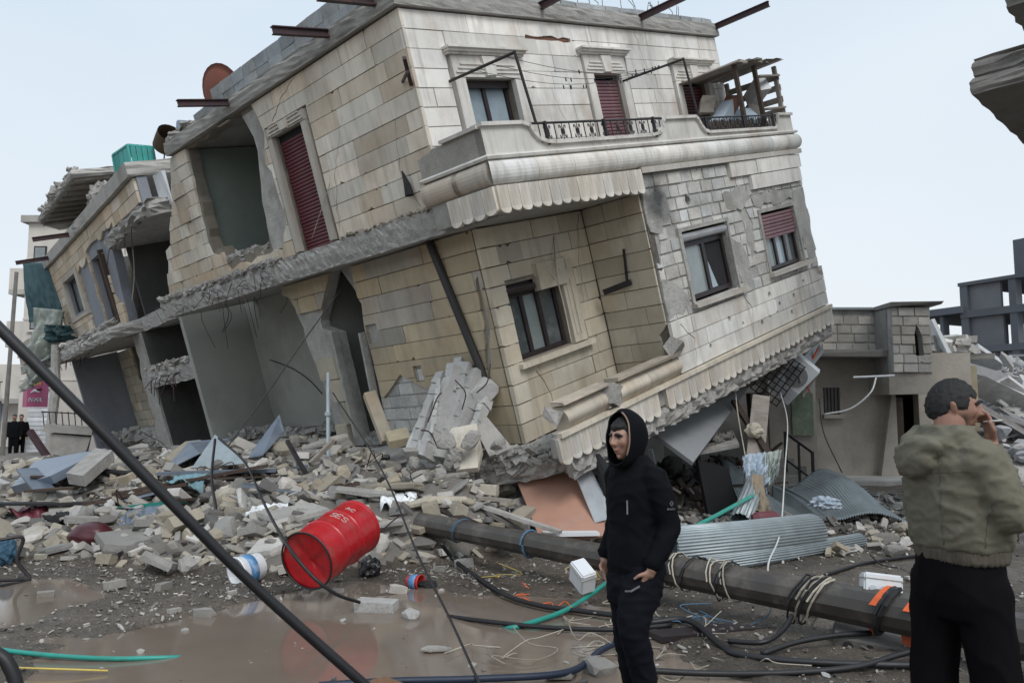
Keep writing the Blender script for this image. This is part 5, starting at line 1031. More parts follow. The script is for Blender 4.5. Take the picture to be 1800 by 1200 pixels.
# more rubble around the void and along the street on the right
def mid_spot(rr):
    while True:
        y = rr.uniform(9.2, 17.5); x = rr.uniform(.5, min(.52 * y, 7.5)); px = 900 + 1400 * x / y
        w = 1 if y > 11 + .35 * max(0, x - 2) else .4
        if rr.random() < w and fits(x, y, .1): return x, y, ground_h(x, y) + .12 * max(0, noise.noise(Vector((x, y, 3)))) * w
scatter('rubble', 4200, mid_spot, .03, .34, TONES, 8, 'strewn rubble between the leaning house and the low house', 'rubble', power=2.4)
rr = random.Random(300)
for k in range(40):
    x, y, h = mid_spot(rr); kd = rr.choice(('tile', 'tile', 'slab', 'block')); s_ = rr.uniform(.25, .6); o = put_chunk(kd, x, y, h + .05, s_, rr, tilt=.3)
    px = 900 + 1400 * x / y; w = 'beneath the raised end of the leaning house' if y < 13.5 and px < 1300 else 'on the ground before the low house'
    w2 = ('near the green pipe' if px < 1250 else 'near the wavy metal sheet' if px < 1480 else 'near the olive-jacketed person'); ti = 'pale' if o.color[0] > .45 else 'grey'
    tag(o, ti + ' broken masonry ' + w.replace('the raised end of ', '') + ' ' + w2, 'masonry', 'masonry ' + w + ' ' + w2, 'thing')
# crushed tangle in the dark under the raised end
def void_spot(rr):
    x = rr.uniform(.7, 4.6); y = 10.9 + x * .75 + rr.uniform(0, 3.2); return x, y, rr.uniform(.0, .25 + .1 * x)
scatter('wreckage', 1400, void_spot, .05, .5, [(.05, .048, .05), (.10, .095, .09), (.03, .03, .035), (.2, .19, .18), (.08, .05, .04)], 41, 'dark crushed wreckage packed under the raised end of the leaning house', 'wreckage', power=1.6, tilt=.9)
rr = random.Random(42)
for k in range(26):
    x, y, z = void_spot(rr); L_ = rr.uniform(.6, 1.7); a = rr.uniform(0, 6.28); t = rr.uniform(-.9, .9); d = Vector((cos(a) * cos(t), sin(a) * cos(t) * .5, abs(sin(t)))) * L_; p = Vector((x, y - .4, .1 + z)); m_ = rr.choice(('iron', 'dark_wood', 'wood_grey', 'galv', 'steel_beam'))
    o = MB().bar(p, p + d, rr.uniform(.03, .1), rr.uniform(.02, .05)).obj('lath', m_); cl = {'iron': 'black iron', 'dark_wood': 'dark wooden', 'wood_grey': 'grey wooden', 'galv': 'pale metal', 'steel_beam': 'rusty steel'}[m_]; px = 900 + 1400 * x / y; w = 'behind the hooded person' if px < 1150 else 'under the slanting grey panel' if px < 1260 else 'by the leaning door leaf'
    tag(o, cl + ' lath in the dark wreckage ' + w, 'lath', cl + ' laths ' + w, 'thing')
for k in range(34):     # reinforcing bars and rags sticking out of the heap
    x, y, h = heap_spot(rr); a = rr.uniform(0, 6.28); p = Vector((x, y, h)); q = p + Vector((cos(a) * .3, sin(a) * .2, rr.uniform(.15, .35))); o = MB().tube(spline([p, q, q + Vector((rr.gauss(0, .25), rr.gauss(0, .2), rr.gauss(-.05, .15)))], 5), .008, 5).obj('rebar', 'steel_beam'); tag(o, 'bent rusty rebar sticking up ' + place_name(x, y), 'rebar', 'rebar ' + place_name(x, y), 'thing')
for k, (px, py, Y, m_, lb) in enumerate(((60, 900, 10.4, 'maroon', 'maroon'), (250, 905, 9.8, 'sheet_blue', 'blue-grey'), (330, 845, 10.8, 'mural_blue', 'light blue'), (470, 900, 9.4, 'white_paint', 'white'), (600, 865, 10.2, 'dark_wood', 'brown'), (700, 880, 9.8, 'white_paint', 'pale'), (560, 850, 10.6, 'concrete_dark', 'dark grey'), (120, 915, 10, 'soot_shade_black', 'black'))):
    p = at(px, py, Y); p.z = max(p.z, heap(p.x, p.y) + .08); o = cloth('rag', [p + Vector((-.22, .12, .06)), p + Vector((.2, .15, .1)), p + Vector((.26, -.16, -.04)), p + Vector((-.2, -.2, -.02))], m_, lb + ' rag crumpled in the rubble ' + place_name(p.x, p.y), 'rag', .12, 16, 4, 60 + k)
# ---- debris along the heap crest: sheet metal, boards, broken pillar
def item(o, label, cat, group=None): return tag(o, label, cat, group, 'thing')
item(panel('sheet_metal', [at(288, 828, 12.6), at(352, 800, 12.0), at(402, 772, 13.2), at(335, 776, 13.6)], .012, 'sheet_blue', jit=.03), 'bluish sheet-metal panel below the gutted stairwell', 'sheet metal')
item(panel('sheet_metal', [at(436, 808, 12.2), at(462, 800, 12.0), at(502, 760, 12.6), at(492, 730, 12.9)], .012, 'sheet_blue', jit=.02), 'bent blue-grey sheet standing up before the open grey room', 'sheet metal')
item(panel('sheet_metal', [at(340, 822, 11.9), at(378, 764, 12.3), at(398, 778, 12.1), at(436, 812, 11.7)], .012, 'galv', jit=.02), 'peaked pale metal sheet between the two bluish panels', 'sheet metal')
item(panel('sheet_metal', [at(342, 800, 12.4), at(388, 772, 12.6), at(426, 806, 12.4), at(330, 824, 12.2)], .02, 'soot_shade_black', jit=.02), 'sooty black sheet tucked under the peaked metal sheet', 'sheet metal')
item(panel('roof_piece', [at(28, 868, 11.8), at(95, 852, 11.3), at(192, 802, 12.2), at(70, 820, 13.2)], .12, 'sheet_blue', jit=.03), 'wet blue-grey roof piece lying at the far left of the heap', 'roof piece')
item(panel('roof_piece', [at(118, 850, 11.2), at(150, 855, 11), at(196, 812, 11.9), at(168, 800, 12.3)], .16, 'broken', jit=.04), 'broken concrete end leaning on the wet roof piece', 'roof piece')
for k, (a, b, w, m_, lb) in enumerate((((200, 868, 10.6), (470, 818, 11.0), .22, 'dark_wood', 'long charred board slanting across the heap below the sheet metal'), ((280, 832, 11.2), (490, 826, 11.2), .26, 'sheet_blue', 'bluish flat strip lying under the peaked sheet'), ((150, 885, 10.4), (330, 850, 10.6), .16, 'dark_wood', 'dark timber beside the wet roof piece'), ((100, 905, 10.2), (330, 880, 10.2), .05, 'teal', 'thin blue-green bar across the left rubble'), ((720, 870, 9.9), (905, 955, 9.0), .2, 'window_frame', 'dark steel section lying against the fallen pole'), ((760, 868, 10.1), (900, 880, 9.9), .1, 'wood_grey', 'pale wooden lath under the broken slab'), ((820, 880, 9.9), (985, 935, 9.4), .12, 'concrete', 'pale stone strip leaning down toward the pole'), ((195, 1012, 8.4), (325, 955, 8.9), .16, 'window_frame', 'black wedge-shaped plank at the mud edge left of the bucket'), ((505, 775, 11.6), (548, 850, 10.9), .05, 'iron', 'thin black rod stuck in the heap'), ((585, 775, 11.6), (545, 815, 11.2), .06, 'wood_grey', 'short stick leaning by the thin black rod'), ((1150, 1118, 5.9), (1345, 1100, 6.3), .2, 'window_frame', 'dark channel-shaped piece under the fallen pole'), ((955, 938, 9.6), (1050, 936, 9.7), .22, 'white_paint', 'white strip lying before the peach board'))):
    p, q = at(*a), at(*b); nm = 'board' if m_ in ('dark_wood', 'wood_grey') else 'bar'
    item(MB().bar(p, q, w, .04 if w > .09 else w).obj(nm, m_), lb, nm)
bp = empty('broken_pillar'); bp.location = at(790, 810, 11.0); item(bp, 'shattered white concrete pillar leaning against the yellow wall', 'pillar')
inv = lambda q: q - bp.location
mat('white_concrete', (.50, .495, .48), .9, .15, False, 3, stain=.35, stain_col=(.25, .24, .23), stain_scale=(2, 2, 2), bump=.7, bscale=18, bdist=.03, rnd=.15)
for (a, b, w, h) in (((730, 800, 10.7), (782, 660, 11.1), .15, .22), ((752, 806, 10.6), (806, 648, 11.0), .16, .3), ((778, 806, 10.6), (822, 640, 11.05), .17, .2), ((722, 790, 10.8), (764, 690, 11.2), .09, .12), ((802, 770, 10.7), (838, 655, 11.0), .2, .24), ((796, 690, 10.9), (808, 632, 11.15), .13, .18), ((760, 760, 10.5), (772, 668, 10.8), .05, .05), ((815, 800, 10.5), (856, 700, 10.9), .1, .16)):
    mb = MB(); A_, B_ = inv(at(*a)), inv(at(*b)); n_ = 7; rr_ = random.Random(int(w * 1000 + a[0]))
    for q in range(n_): mb.bar(A_.lerp(B_, q / n_), A_.lerp(B_, (q + 1.02) / n_), w * rr_.uniform(.94, 1.04), h * rr_.uniform(.92, 1.05))
    mb.v = [v + Vector((rr_.uniform(-.018, .018), rr_.uniform(-.018, .018), rr_.uniform(-.018, .018))) for v in mb.v]; mb.obj('pillar_piece', 'white_concrete', bp)
vs, fs = lump_chunk(411, 2); mesh('pillar_head', [inv(at(845, 690, 10.9)) + Vector((v.x * .5, v.y * .5, v.z * .8)) for v in vs], fs, 'white_concrete', bp)
for k, (xa, ya, xb, yb, xc, yc) in enumerate(((752, 742, 768, 700, 776, 690), (800, 668, 818, 690, 812, 720), (838, 690, 856, 672, 862, 640), (770, 788, 756, 760, 740, 756))): MB().tube(spline([inv(at(xa, ya, 10.5)), inv(at(xb, yb, 10.35)), inv(at(xc, yc, 10.4))], 5), .009, 5).obj('rebar', 'steel_beam', bp)
rr = random.Random(420)
for k in range(14):
    px, py = rr.uniform(715, 885), rr.uniform(775, 840); p = at(px, py, 10.2); vs, fs = LIB[rr.choice(('lump', 'block', 'lump'))][rr.randrange(8)]; s_ = rr.uniform(.16, .36); e_ = Euler((rr.uniform(0, 6), rr.uniform(0, 6), 0)).to_matrix(); p.z = max(p.z, heap(p.x, p.y) + .05)
    o = mesh('concrete_lump', [e_ @ (Vector(v) * s_) for v in vs], fs, 'broken'); o.location = p; tag(o, ('large ' if s_ > .26 else 'small ') + 'grey concrete lump piled at the foot of the shattered white pillar', 'concrete lump', 'lumps at the white pillar', 'thing')
for k in range(16):
    px, py = rr.uniform(60, 500), rr.uniform(815, 900); Y = interp(py, [(815, 12.2), (900, 10)]); p = at(px, py, Y); p.z = max(p.z, heap(p.x, p.y) + .06); L_ = rr.uniform(.5, 1.3); a_ = rr.gauss(.1, .45); d = Vector((cos(a_), sin(a_), rr.gauss(0, .15))) * L_ / 2; m_ = rr.choice(('dark_wood', 'window_frame', 'sheet_blue', 'soot_shade_black'))
    cl = {'dark_wood': 'dark brown', 'window_frame': 'black', 'sheet_blue': 'bluish metal', 'soot_shade_black': 'charred'}[m_]; tag(MB().bar(p - d, p + d, rr.uniform(.08, .3), .03).obj('plank', m_), cl + ' plank lying flat ' + place_name(p.x, p.y), 'plank', cl + ' planks ' + place_name(p.x, p.y), 'thing')
item(panel('stone_fragment', [at(790, 752, 10.6), at(838, 745, 10.6), at(850, 790, 10.3), at(838, 820, 10.2), at(800, 825, 10.2)], .1, 'stone', color=(.60, .56, .48), jit=.02), 'big cream stone slab leaning at the foot of the broken pillar', 'stone slab')
item(panel('stone_fragment', [at(832, 742, 10.7), at(858, 730, 10.8), at(900, 785, 10.5), at(862, 800, 10.4)], .08, 'concrete', jit=.02), 'grey slab leaning right of the cream one by the house corner', 'stone slab')
item(panel('door_jamb_stone', [at(640, 690, 12.2), at(660, 685, 12.3), at(692, 770, 11.9), at(672, 775, 11.8)], .1, 'stone', color=(.52, .46, .36)), 'tan stone jamb leaning out of the dark doorway', 'stone jamb')
item(panel('door_sill_stone', [at(676, 758, 11.8), at(715, 750, 11.9), at(722, 768, 11.6), at(684, 776, 11.5)], .12, 'stone', color=(.50, .43, .30)), 'tan stone block at the foot of the leaning jamb', 'stone block')
pp = at(577, 806, 11.8); item(MB().tube([(pp.x, pp.y, pp.z - .1), at(577, 655, 12.2)], .03, 7).tube([at(576, 730, 12), at(577, 724, 12)], .05, 8).obj('steel_prop', 'galv'), 'thin upright steel prop before the plaster pier', 'prop')
# peach board, pleated curtain
item(panel('peach_board', [at(950, 952, 9.6), at(1072, 944, 9.7), at(1030, 828, 10.8), at(908, 846, 10.6)], .03, mat('peach', (.36, .20, .145), .55, .12, False, 2, stain=.5, stain_col=(.40, .33, .29), stain_scale=(1.5, 1.5, 1.5), bump=.1)), 'peach-coloured board leaning under the broken floor slab', 'board')
vs = []; A, B = at(1008, 828, 10.4), at(1040, 826, 10.4); C_, D = at(1045, 918, 9.9), at(1080, 908, 9.9); n = 40
for t in range(6):
    for i in range(n): s_ = i / (n - 1); p = A.lerp(B, s_).lerp(C_.lerp(D, s_), t / 5); vs.append(p + Vector((0, -.03 * (i % 2) - .02, 0)))
item(mesh('pleated_blind', vs, grid_faces(n, 6), 'white_paint'), 'white pleated blind hanging beside the peach board', 'blind')
item(MB().tube([at(1048, 800, 10.3), at(1066, 835, 10.2), at(1072, 870, 10.1)], [.05, .12, .08], 10).obj('dark_bundle', 'soot_shade_black'), 'dark bundle stuck under the slab behind the hooded person', 'bundle')
item(MB().bar(at(1075, 830, 10.6), at(1100, 900, 10.2), .12, .05).obj('board', 'rust'), 'reddish plank under the slab beside the hooded person', 'board')
# ---- red barrel
mat('barrel_red', (.42, .008, .014), .28, .12, False, 3, stain=.5, stain_col=(.20, .012, .012), stain_scale=(4, 4, 4), stain2=.45, stain2_col=(.17, .10, .07), bump=.15, bscale=9, bdist=.02, rnd=0)
mat('letter_pale', (.50, .36, .33), .6, .3, False, 20, stain=.5, stain_col=(.15, .02, .02), stain_scale=(20, 20, 20))
ba = empty('oil_barrel'); p0, p1 = at(538, 986, 6.95), at(617, 932, 7.55); ax = (p1 - p0).normalized(); ba.location = p0
q_ = ax.to_track_quat('Z', 'X'); ba.rotation_mode = 'QUATERNION'; ba.rotation_quaternion = q_; ba.scale = (.87, .87, .87); item(ba, 'dented red steel barrel lying at the edge of the puddle', 'barrel')
RB, LB = .293, .88
def brad(z, a):
    r_ = RB
    for zc in (.30, .58): r_ += .014 * math.exp(-((z - zc) / .014) ** 2)
    for zc in (.02, .86): r_ += .010 * math.exp(-((z - zc) / .012) ** 2)
    for zc in (.245, .265, .335, .355, .525, .545, .615): r_ += .003 * math.exp(-((z - zc) / .006) ** 2)
    r_ -= .022 * math.exp(-((z - .42) / .16) ** 2 - ((a - 2.3) / .35) ** 2) + .03 * math.exp(-((z - .05) / .12) ** 2 - ((a - 5.2) / .5) ** 2)
    return r_
zs = [0, .008] + [.015 + k * .0085 for k in range(100)] + [.872, .88]; n = 64
vs = [(brad(z, 2 * pi * k / n) * cos(2 * pi * k / n), brad(z, 2 * pi * k / n) * sin(2 * pi * k / n), z) for z in zs for k in range(n)]
mesh('shell', vs, grid_faces(n, len(zs), True), 'barrel_red', ba, smooth=True)
G_ = lambda a, w: math.exp(-(a / w) ** 2)
for z0, nm in ((.02, 'end_cap'), (.862, 'end_cap')):
    vs = []
    for j in range(14):
        q = j / 13
        for k in range(n):
            a = 2 * pi * k / n; r_ = .284 * q; x, y = r_ * cos(a), r_ * sin(a)
            d = .0 if z0 > .5 else .02 * G_(x * .6 + y * .8 - .02, .05) + .016 * G_(x * .8 - y * .6 + .05, .04) * (1 if x * .6 + y * .8 > 0 else .2) + .012 * G_(sqrt((x + .08) ** 2 + (y - .05) ** 2), .12) + .012 * noise.noise(Vector((x * 9, y * 9, 2)))
            vs.append((x, y, z0 + d * min(1, (1 - q) * 6)))
    mesh(nm, vs, grid_faces(n, 14, True), 'barrel_red', ba, smooth=True)
for z in (.006, .874):
    MB().tube([(.293 * cos(2 * pi * k / 40), .293 * sin(2 * pi * k / 40), z) for k in range(41)], .010, 8).obj('rim', 'barrel_red' if z > .5 else 'cable_black', ba, True)
# worn stencil letters curving round the shell
GL = {'S': [(1, .9, .1), (0, .6, .1)], }
def glyph(ch):
    if ch == 'S': return [[(.9, .85), (.6, 1), (.2, .95), (.1, .72), (.5, .52), (.9, .3), (.8, .06), (.4, 0), (.1, .15)]]
    if ch == 'E': return [[(.9, 1), (.1, 1), (.1, 0), (.9, 0)], [(.1, .5), (.7, .5)]]
    if ch == 'C': return [[(.9, .85), (.5, 1), (.1, .6), (.1, .4), (.5, 0), (.9, .15)]]
    return [[(.1, 0), (.5, 1), (.9, 0)], [(.25, .4), (.75, .4)]]
best = max(range(72), key=lambda k: (q_ @ Vector((cos(k * pi / 36), sin(k * pi / 36), 0))).dot(Vector((.1, -.55, .83))))
a_c = best * pi / 36
mb = MB()
for z0, word, h, w in ((.45, 'SES', .07, .055), (.66, 'AC', .05, .045)):
    for i, ch in enumerate(word):
        for st in glyph(ch):
            pts = [(a_c + ((i + u - len(word) / 2) * w * 1.25) / RB, z0 + v * h) for u, v in st]
            mb.tube([((brad(z, a % (2 * pi)) + .001) * cos(a), (brad(z, a % (2 * pi)) + .001) * sin(a), z) for a, z in spline([(a, z, 0) for a, z in pts], 3) for a, z in [(a, z)]] if False else [((brad(v_.y, v_.x % (2 * pi)) + .0005) * cos(v_.x), (brad(v_.y, v_.x % (2 * pi)) + .0005) * sin(v_.x), v_.y) for v_ in spline([(a, z, 0) for a, z in pts], 3)], .006, 5)
mb.obj('stencil_lettering', 'letter_pale', ba)
# ---- fallen utility pole
mat('pole_dark', (.052, .045, .039), .38, .3, False, 3, stain=.6, stain_col=(.20, .175, .15), stain_scale=(3, 3, 3), bump=.3, bscale=30, bdist=.006)
pl_ = empty('fallen_pole'); PL0, PL1 = Vector((-1.06, 9.35, .40)), Vector((3.05, 5.12, .27)); pl_.location = PL0; item(pl_, 'thick dark utility pole lying across the street toward the olive-jacketed person', 'pole')
pdir = (PL1 - PL0).normalized(); plen = (PL1 - PL0).length
PT = lambda t: PL0 + (PL1 - PL0) * t
MB().tube([pdir * -.02, pdir * .02, pdir * .6, pdir * .62, pdir * (plen + 1.4)], [.09, .122, .126, .112, .152], 12).obj('shaft', 'pole_dark', pl_)
side = pdir.cross(Vector((0, 0, 1))).normalized(); upv = side.cross(pdir)
def wrap(t, turns, r_, rad, m, name='tie', jit=.0, seed=0, tilt=.0, sag=0):
    rr = random.Random(seed); pts = []; N_ = int(turns * 14)
    for k in range(N_ + 1):
        a = 2 * pi * k / 14; R_ = r_ + (abs(rr.gauss(0, jit)) if jit else 0); dz = -sag * max(0, -sin(a)) ** 3
        pts.append(pdir * (t * plen + .05 * k / 14 * .6 + tilt * sin(a)) + side * R_ * cos(a) + upv * (R_ * sin(a) + dz))
    return MB().tube(pts, rad, 5).obj(name, m, pl_)
mat('rope_pale', (.42, .38, .31), .9, .2, False, 20, stain=.4, stain_scale=(15, 15, 15), bump=.4, bscale=80, bdist=.003); mat('rope_yellow', (.55, .42, .10), .7, .2); mat('orange', (.75, .13, .03), .6, .15, stain=.3, stain_scale=(8, 8, 8)); mat('rope_blue', (.07, .15, .24), .7, .2); mat('white_string', (.6, .6, .58), .8, .15)
for k, t in enumerate((.56, .575, .585, .60, .615, .66, .67, .68)): wrap(t, 1.6, .143, .006, 'rope_pale' if k % 2 else 'cable_black', jit=.012, seed=k, tilt=.05 * (-1) ** k)
for k, t in enumerate((.775, .785, .79, .80)): wrap(t, 1.3, .148, .008, 'rope_pale' if k % 2 else 'cable_black', jit=.01, seed=20 + k, tilt=.08, sag=.06)
wrap(.12, 1.1, .132, .007, 'rope_blue', seed=40, tilt=.06); wrap(.30, 1.0, .132, .012, 'rope_blue', seed=41); wrap(.88, 1.3, .158, .02, 'cable_black', seed=42, tilt=.06)
for t, w in ((.868, .05), (.905, .06)):
    vs = []
    for k in range(12):
        a = pi * (-.25 + 1.2 * k / 11) - .2; R_ = .165
        for e in (0, w): vs.append(pdir * (t * plen + e + .09 * sin(a)) - side * R_ * cos(a) * -1 * -1 + upv * R_ * sin(a))
    o = mesh('strap', vs, grid_faces(2, 12), 'orange', pl_); sm = o.modifiers.new('thick', 'SOLIDIFY'); sm.thickness = .006
    e0 = vs[0]; mesh('strap_tail', [vs[0], vs[1], vs[1] + Vector((.02, -.05, -.16)), vs[0] + Vector((.01, -.05, -.2))], [(0, 1, 2, 3)], 'orange', pl_).modifiers.new('thick', 'SOLIDIFY').thickness = .006
# junction boxes
def jbox(label, loc, size, rz, tilt, knock=True):
    e = empty('junction_box', loc); e.rotation_euler = (tilt[0], tilt[1], rz); item(e, label, 'box'); x, y, z = size
    bm = bmesh.new(); bmesh.ops.create_cube(bm, size=1); bmesh.ops.scale(bm, vec=size, verts=bm.verts); bmesh.ops.bevel(bm, geom=bm.edges[:], offset=.012, segments=2, affect='EDGES'); me = bpy.data.meshes.new('case'); bm.to_mesh(me); bm.free(); link('case', me, 'white_paint', e)
    MB().box((-x / 2 - .004, -y / 2 - .004, z * .25), (x / 2 + .004, y / 2 + .004, z * .29)).obj('lid_seam', 'concrete', e)
    if knock:
        for k in range(3): MB().tube([(-x * .28 + x * .28 * k, -y / 2 - .001, -z * .12), (-x * .28 + x * .28 * k, -y / 2 - .008, -z * .12)], z * .13, 14).obj('knockout', mat('plastic_grey', (.55, .57, .6), .5, .1), e)
    return e
jbox('white plastic junction box sitting on the fallen pole by the olive-jacketed person', at(1548, 1030, 5.75), (.25, .2, .17), -.25, (-.2, .08))
jbox('white electrical box lying against the pole left of the hooded person', at(1024, 1012, 6.9), (.14, .22, .2), .4, (.5, -.2), False)
# ---- rolled shutters and the wavy sheet
def ribbed_roll(name, a, b, r_, label, ribs=26, m='galv', wraps=1.12):
    a, b = Vector(a), Vector(b); d = (b - a).normalized(); x = d.cross(Vector((0, 0, 1))).normalized(); y = x.cross(d); e = empty(name, a); item(e, label, 'metal roll'); n = ribs * 10; vs = []
    for p in (a, a.lerp(b, .5) - Vector((0, 0, .01)), b):
        for k in range(n):
            t = k / (n - 1); an = t * 2 * pi * wraps - .5; R_ = r_ * (1 - .10 * t) + .0075 * sin(t * ribs * wraps * 2 * pi); vs.append(p - a + (x * cos(an) + y * sin(an)) * R_)
    o = mesh('rolled_sheet', vs, grid_faces(n, 3), m, e, smooth=True); o.modifiers.new('thick', 'SOLIDIFY').thickness = .004
    return e
ribbed_roll('rolled_shutter', at(1168, 962, 8.3), at(1428, 934, 9.6), .205, 'thick roll of ribbed grey roller shutter right of the hooded person', 38)
ribbed_roll('rolled_shutter', at(1236, 993, 8.35), at(1512, 950, 9.9), .085, 'thin roll of ribbed grey shutter lying in front of the thick roll', 20)
vs = []; nu, nv = 260, 22
base0, base1 = gp(1322, 922), gp(1602, 926)
prof = [(0, .95), (.12, .80), (.25, .48), (.4, .20), (.55, .16), (.68, .42), (.78, .52), (.88, .38), (.97, .10), (1, .03)]
for j in range(nv):
    for i in range(nu):
        s_ = i / (nu - 1); t = j / (nv - 1); p = base0.lerp(base1, s_); h = interp(s_, prof); h2 = .5 * (interp(max(0, s_ - .03), prof) + interp(min(1, s_ + .03), prof))
        depth = 1.25 * t; taper = (1 - .55 * (1 - t) * sstep((s_ - .5) * 4) * (1 if s_ < .97 else .3)) if False else 1
        vs.append(p + Vector((-.25 * t, depth * (1.25 if s_ < .5 else 1), .03 + (h2 * sstep(t * 1.25) if s_ < .45 else h2 * (.35 + .65 * sstep(t * 1.6)) + .25 * t))) + Vector((0, 0, .016 * sin(s_ * 62 * 2 * pi))))
o = mesh('wavy_sheet', vs, grid_faces(nu, nv), 'galv', smooth=True); o.modifiers.new('thick', 'SOLIDIFY').thickness = .004; item(o, 'buckled ribbed metal sheet curling up before the low house', 'metal sheet')
ribbed_roll('rolled_shutter', at(1300, 918, 10.4), at(1332, 838, 11.6), .13, 'short upright curl of ribbed shutter left of the brown cloth', 14)
# plastic bag, cloth, pipe
mat('plastic_clear', (.40, .47, .55), .22, .2, False, 5, bump=.6, bscale=11, bdist=.03)
def crumple(name, c, size, m, label, cat, seed=0, sub=4, amp=.45, fq=2.6):
    bm = bmesh.new(); bmesh.ops.create_icosphere(bm, subdivisions=sub, radius=1); o_ = Vector((seed * 7.3, 0, 0))
    for v in bm.verts:
        n = v.co.normalized(); w = noise.ridged_multi_fractal(n * fq * .6 + o_, .9, 2.1, 4, 1.0, 2.0) * .25 + noise.noise(n * fq + o_) * .6
        v.co = Vector((n.x * size[0], n.y * size[1], n.z * size[2])) * (1 + amp * (w - .35))
    me = bpy.data.meshes.new(name); bm.to_mesh(me); bm.free(); o = link(name, me, m); o.location = c
    for p in me.polygons: p.use_smooth = False
    item(o, label, cat); return o
cloth('plastic_bag', [at(1306, 800, 11.7), at(1345, 793, 11.9), at(1352, 862, 11.4), at(1318, 850, 11.3)], 'plastic_clear', 'crumpled clear plastic sheeting hung up beside the white rope', 'plastic', .28, 34, 6, 13)
cloth('white_rag', [at(1345, 795, 11.8), at(1374, 790, 11.8), at(1366, 840, 11.4), at(1342, 868, 11.4)], 'plastic_milky', 'whitish plastic dangling from the clear sheeting', 'plastic', .25, 30, 6, 14)
item(panel('door_leaf', [at(1306, 850, 12.0), at(1340, 838, 12.1), at(1352, 700, 13.2), at(1322, 696, 13.2)], .05, 'wood_grey'), 'weathered wooden door leaf leaning up under the raised corner', 'door')
item(MB().bar(at(1290, 705, 13.4), at(1352, 800, 12.2), .1, .06).obj('beam', 'dark_wood'), 'dark timber slanting behind the wooden door leaf', 'timber')
crumple('foam_lump', at(1326, 756, 12.45), (.14, .12, .12), mat('cream_foam', (.55, .50, .40), .9, .1), 'cream foam lump caught on the leaning door leaf', 'foam', 5, 3, .5, 2)
crumple('plastic_bag', at(1450, 884, 10.9), (.2, .14, .09), 'plastic_clear', 'small plastic bag lying on the buckled metal sheet', 'bag', 6, 4, .7, 3)
cloth('brown_cloth', [at(1322, 832, 11.2), at(1342, 835, 11.2), at(1352, 902, 10.8), at(1318, 900, 10.7)], mat('cloth_brown', (.28, .23, .17), .9, .15), 'brown cloth hanging below the plastic sheeting', 'cloth', .12, 20, 5, 9)
item(MB().tube([(0, 0, 0), (.06, 0, .0), (.3, .05, .01), (.36, .06, .01)], [.06, .09, .09, .05], 12).obj('maroon_pot', 'maroon'), 'small maroon pot at the end of the ribbed sheet', 'pot').location = at(1322, 912, 10.2)
item(MB().tube([at(1150, 968, 8.6), at(1188, 943, 9.0), at(1255, 908, 9.8), at(1323, 871, 10.8)], .028, 8).obj('green_pipe', 'teal'), 'straight green plastic pipe propped behind the thick shutter roll', 'pipe')
# AC unit and cage dangling under the bay's right end
ac = empty('air_conditioner'); ac.location = at(1395, 665, 15.2); item(ac, 'white air-conditioner unit dangling in a wire cage under the bay', 'air conditioner')
mt = Euler((.3, .75, -.2)).to_matrix().to_4x4()
MB().box((-.25, -.2, -.42), (.25, .2, .42), mt).obj('case', 'white_paint', ac); MB().tube([mt @ Vector((0, -.21, .1)), mt @ Vector((0, -.225, .1))], .2, 18).obj('fan_grille', 'aluminium', ac)
for k in range(8): MB().bar(mt @ Vector((-.24, -.215, -.38 + k * .035)), mt @ Vector((.24, -.215, -.38 + k * .035)), .012).obj('louvre', 'aluminium', ac)
cg = empty('wire_cage'); cg.location = at(1360, 660, 15.1); item(cg, 'bent black wire cage under the raised corner of the house', 'cage')
mt = Euler((.2, .6, .1)).to_matrix().to_4x4()
for k in range(9): MB().tube([mt @ Vector((-.3, -.25, -.45 + k * .11)), mt @ Vector((.3, -.25, -.45 + k * .11))], .01, 4).obj('wire', 'iron', cg)
for k in range(6): MB().tube([mt @ Vector((-.3 + k * .12, -.25, -.47)), mt @ Vector((-.3 + k * .12, -.25, .45))], .01, 4).obj('wire', 'iron', cg)
item(panel('window_unit', [at(1398, 640, 15.0), at(1440, 604, 15.6), at(1448, 618, 15.5), at(1408, 672, 14.9)], .06, 'aluminium'), 'pale metal frame hanging at the raised corner of the house', 'frame')
item(panel('wood_panel', [at(1408, 672, 15.2), at(1432, 640, 15.4), at(1440, 655, 15.3), at(1412, 700, 15.1)], .04, 'wood_grey'), 'torn wooden panel dangling below the metal frame', 'panel')
item(MB().tube(spline([at(1438, 612, 15.4), at(1425, 640, 15.3), at(1418, 670, 15.2), at(1424, 690, 15.2)], 5), .02, 5).obj('orange_wire', 'orange'), 'orange flex dangling at the raised corner of the house', 'wire')
# ================================================================ small litter in the mud
bk = empty('white_bucket'); bk.location = gp(437, 1000, .15); item(bk, 'white plastic bucket on its side by the red barrel', 'bucket'); mt = Euler((radians(100), 0, radians(-38))).to_matrix()
pr = [(.115, 0), (.125, .01), (.15, .24), (.16, .25), (.16, .265), (.145, .26), (.12, .02), (.0, .02)]
def lathe(prof, n=28): return [(r_ * cos(2 * pi * k / n), r_ * sin(2 * pi * k / n), z) for r_, z in prof for k in range(n)], grid_faces(n, len(prof), True)
vs, fs = lathe(pr); mesh('pail', [mt @ (Vector(v) - Vector((0, 0, .13))) for v in vs], fs, 'white_paint', bk, True); vs, fs = lathe([(.137, .10), (.139, .1), (.144, .19), (.142, .19)]); mesh('label_band', [mt @ (Vector((v[0] * 1.02, v[1] * 1.02, v[2])) - Vector((0, 0, .13))) for v in vs], fs, mat('label_blue', (.10, .28, .55), .5, .2, False, 14, stain=.6, stain_col=(.7, .72, .75), stain_scale=(12, 12, 12)), bk, True)
mesh('mud_inside', [mt @ (Vector((.11 * cos(k * .524), .11 * sin(k * .524) - .02, .08)) - Vector((0, 0, .13))) for k in range(12)], [tuple(range(12))], 'wet_mud', bk)
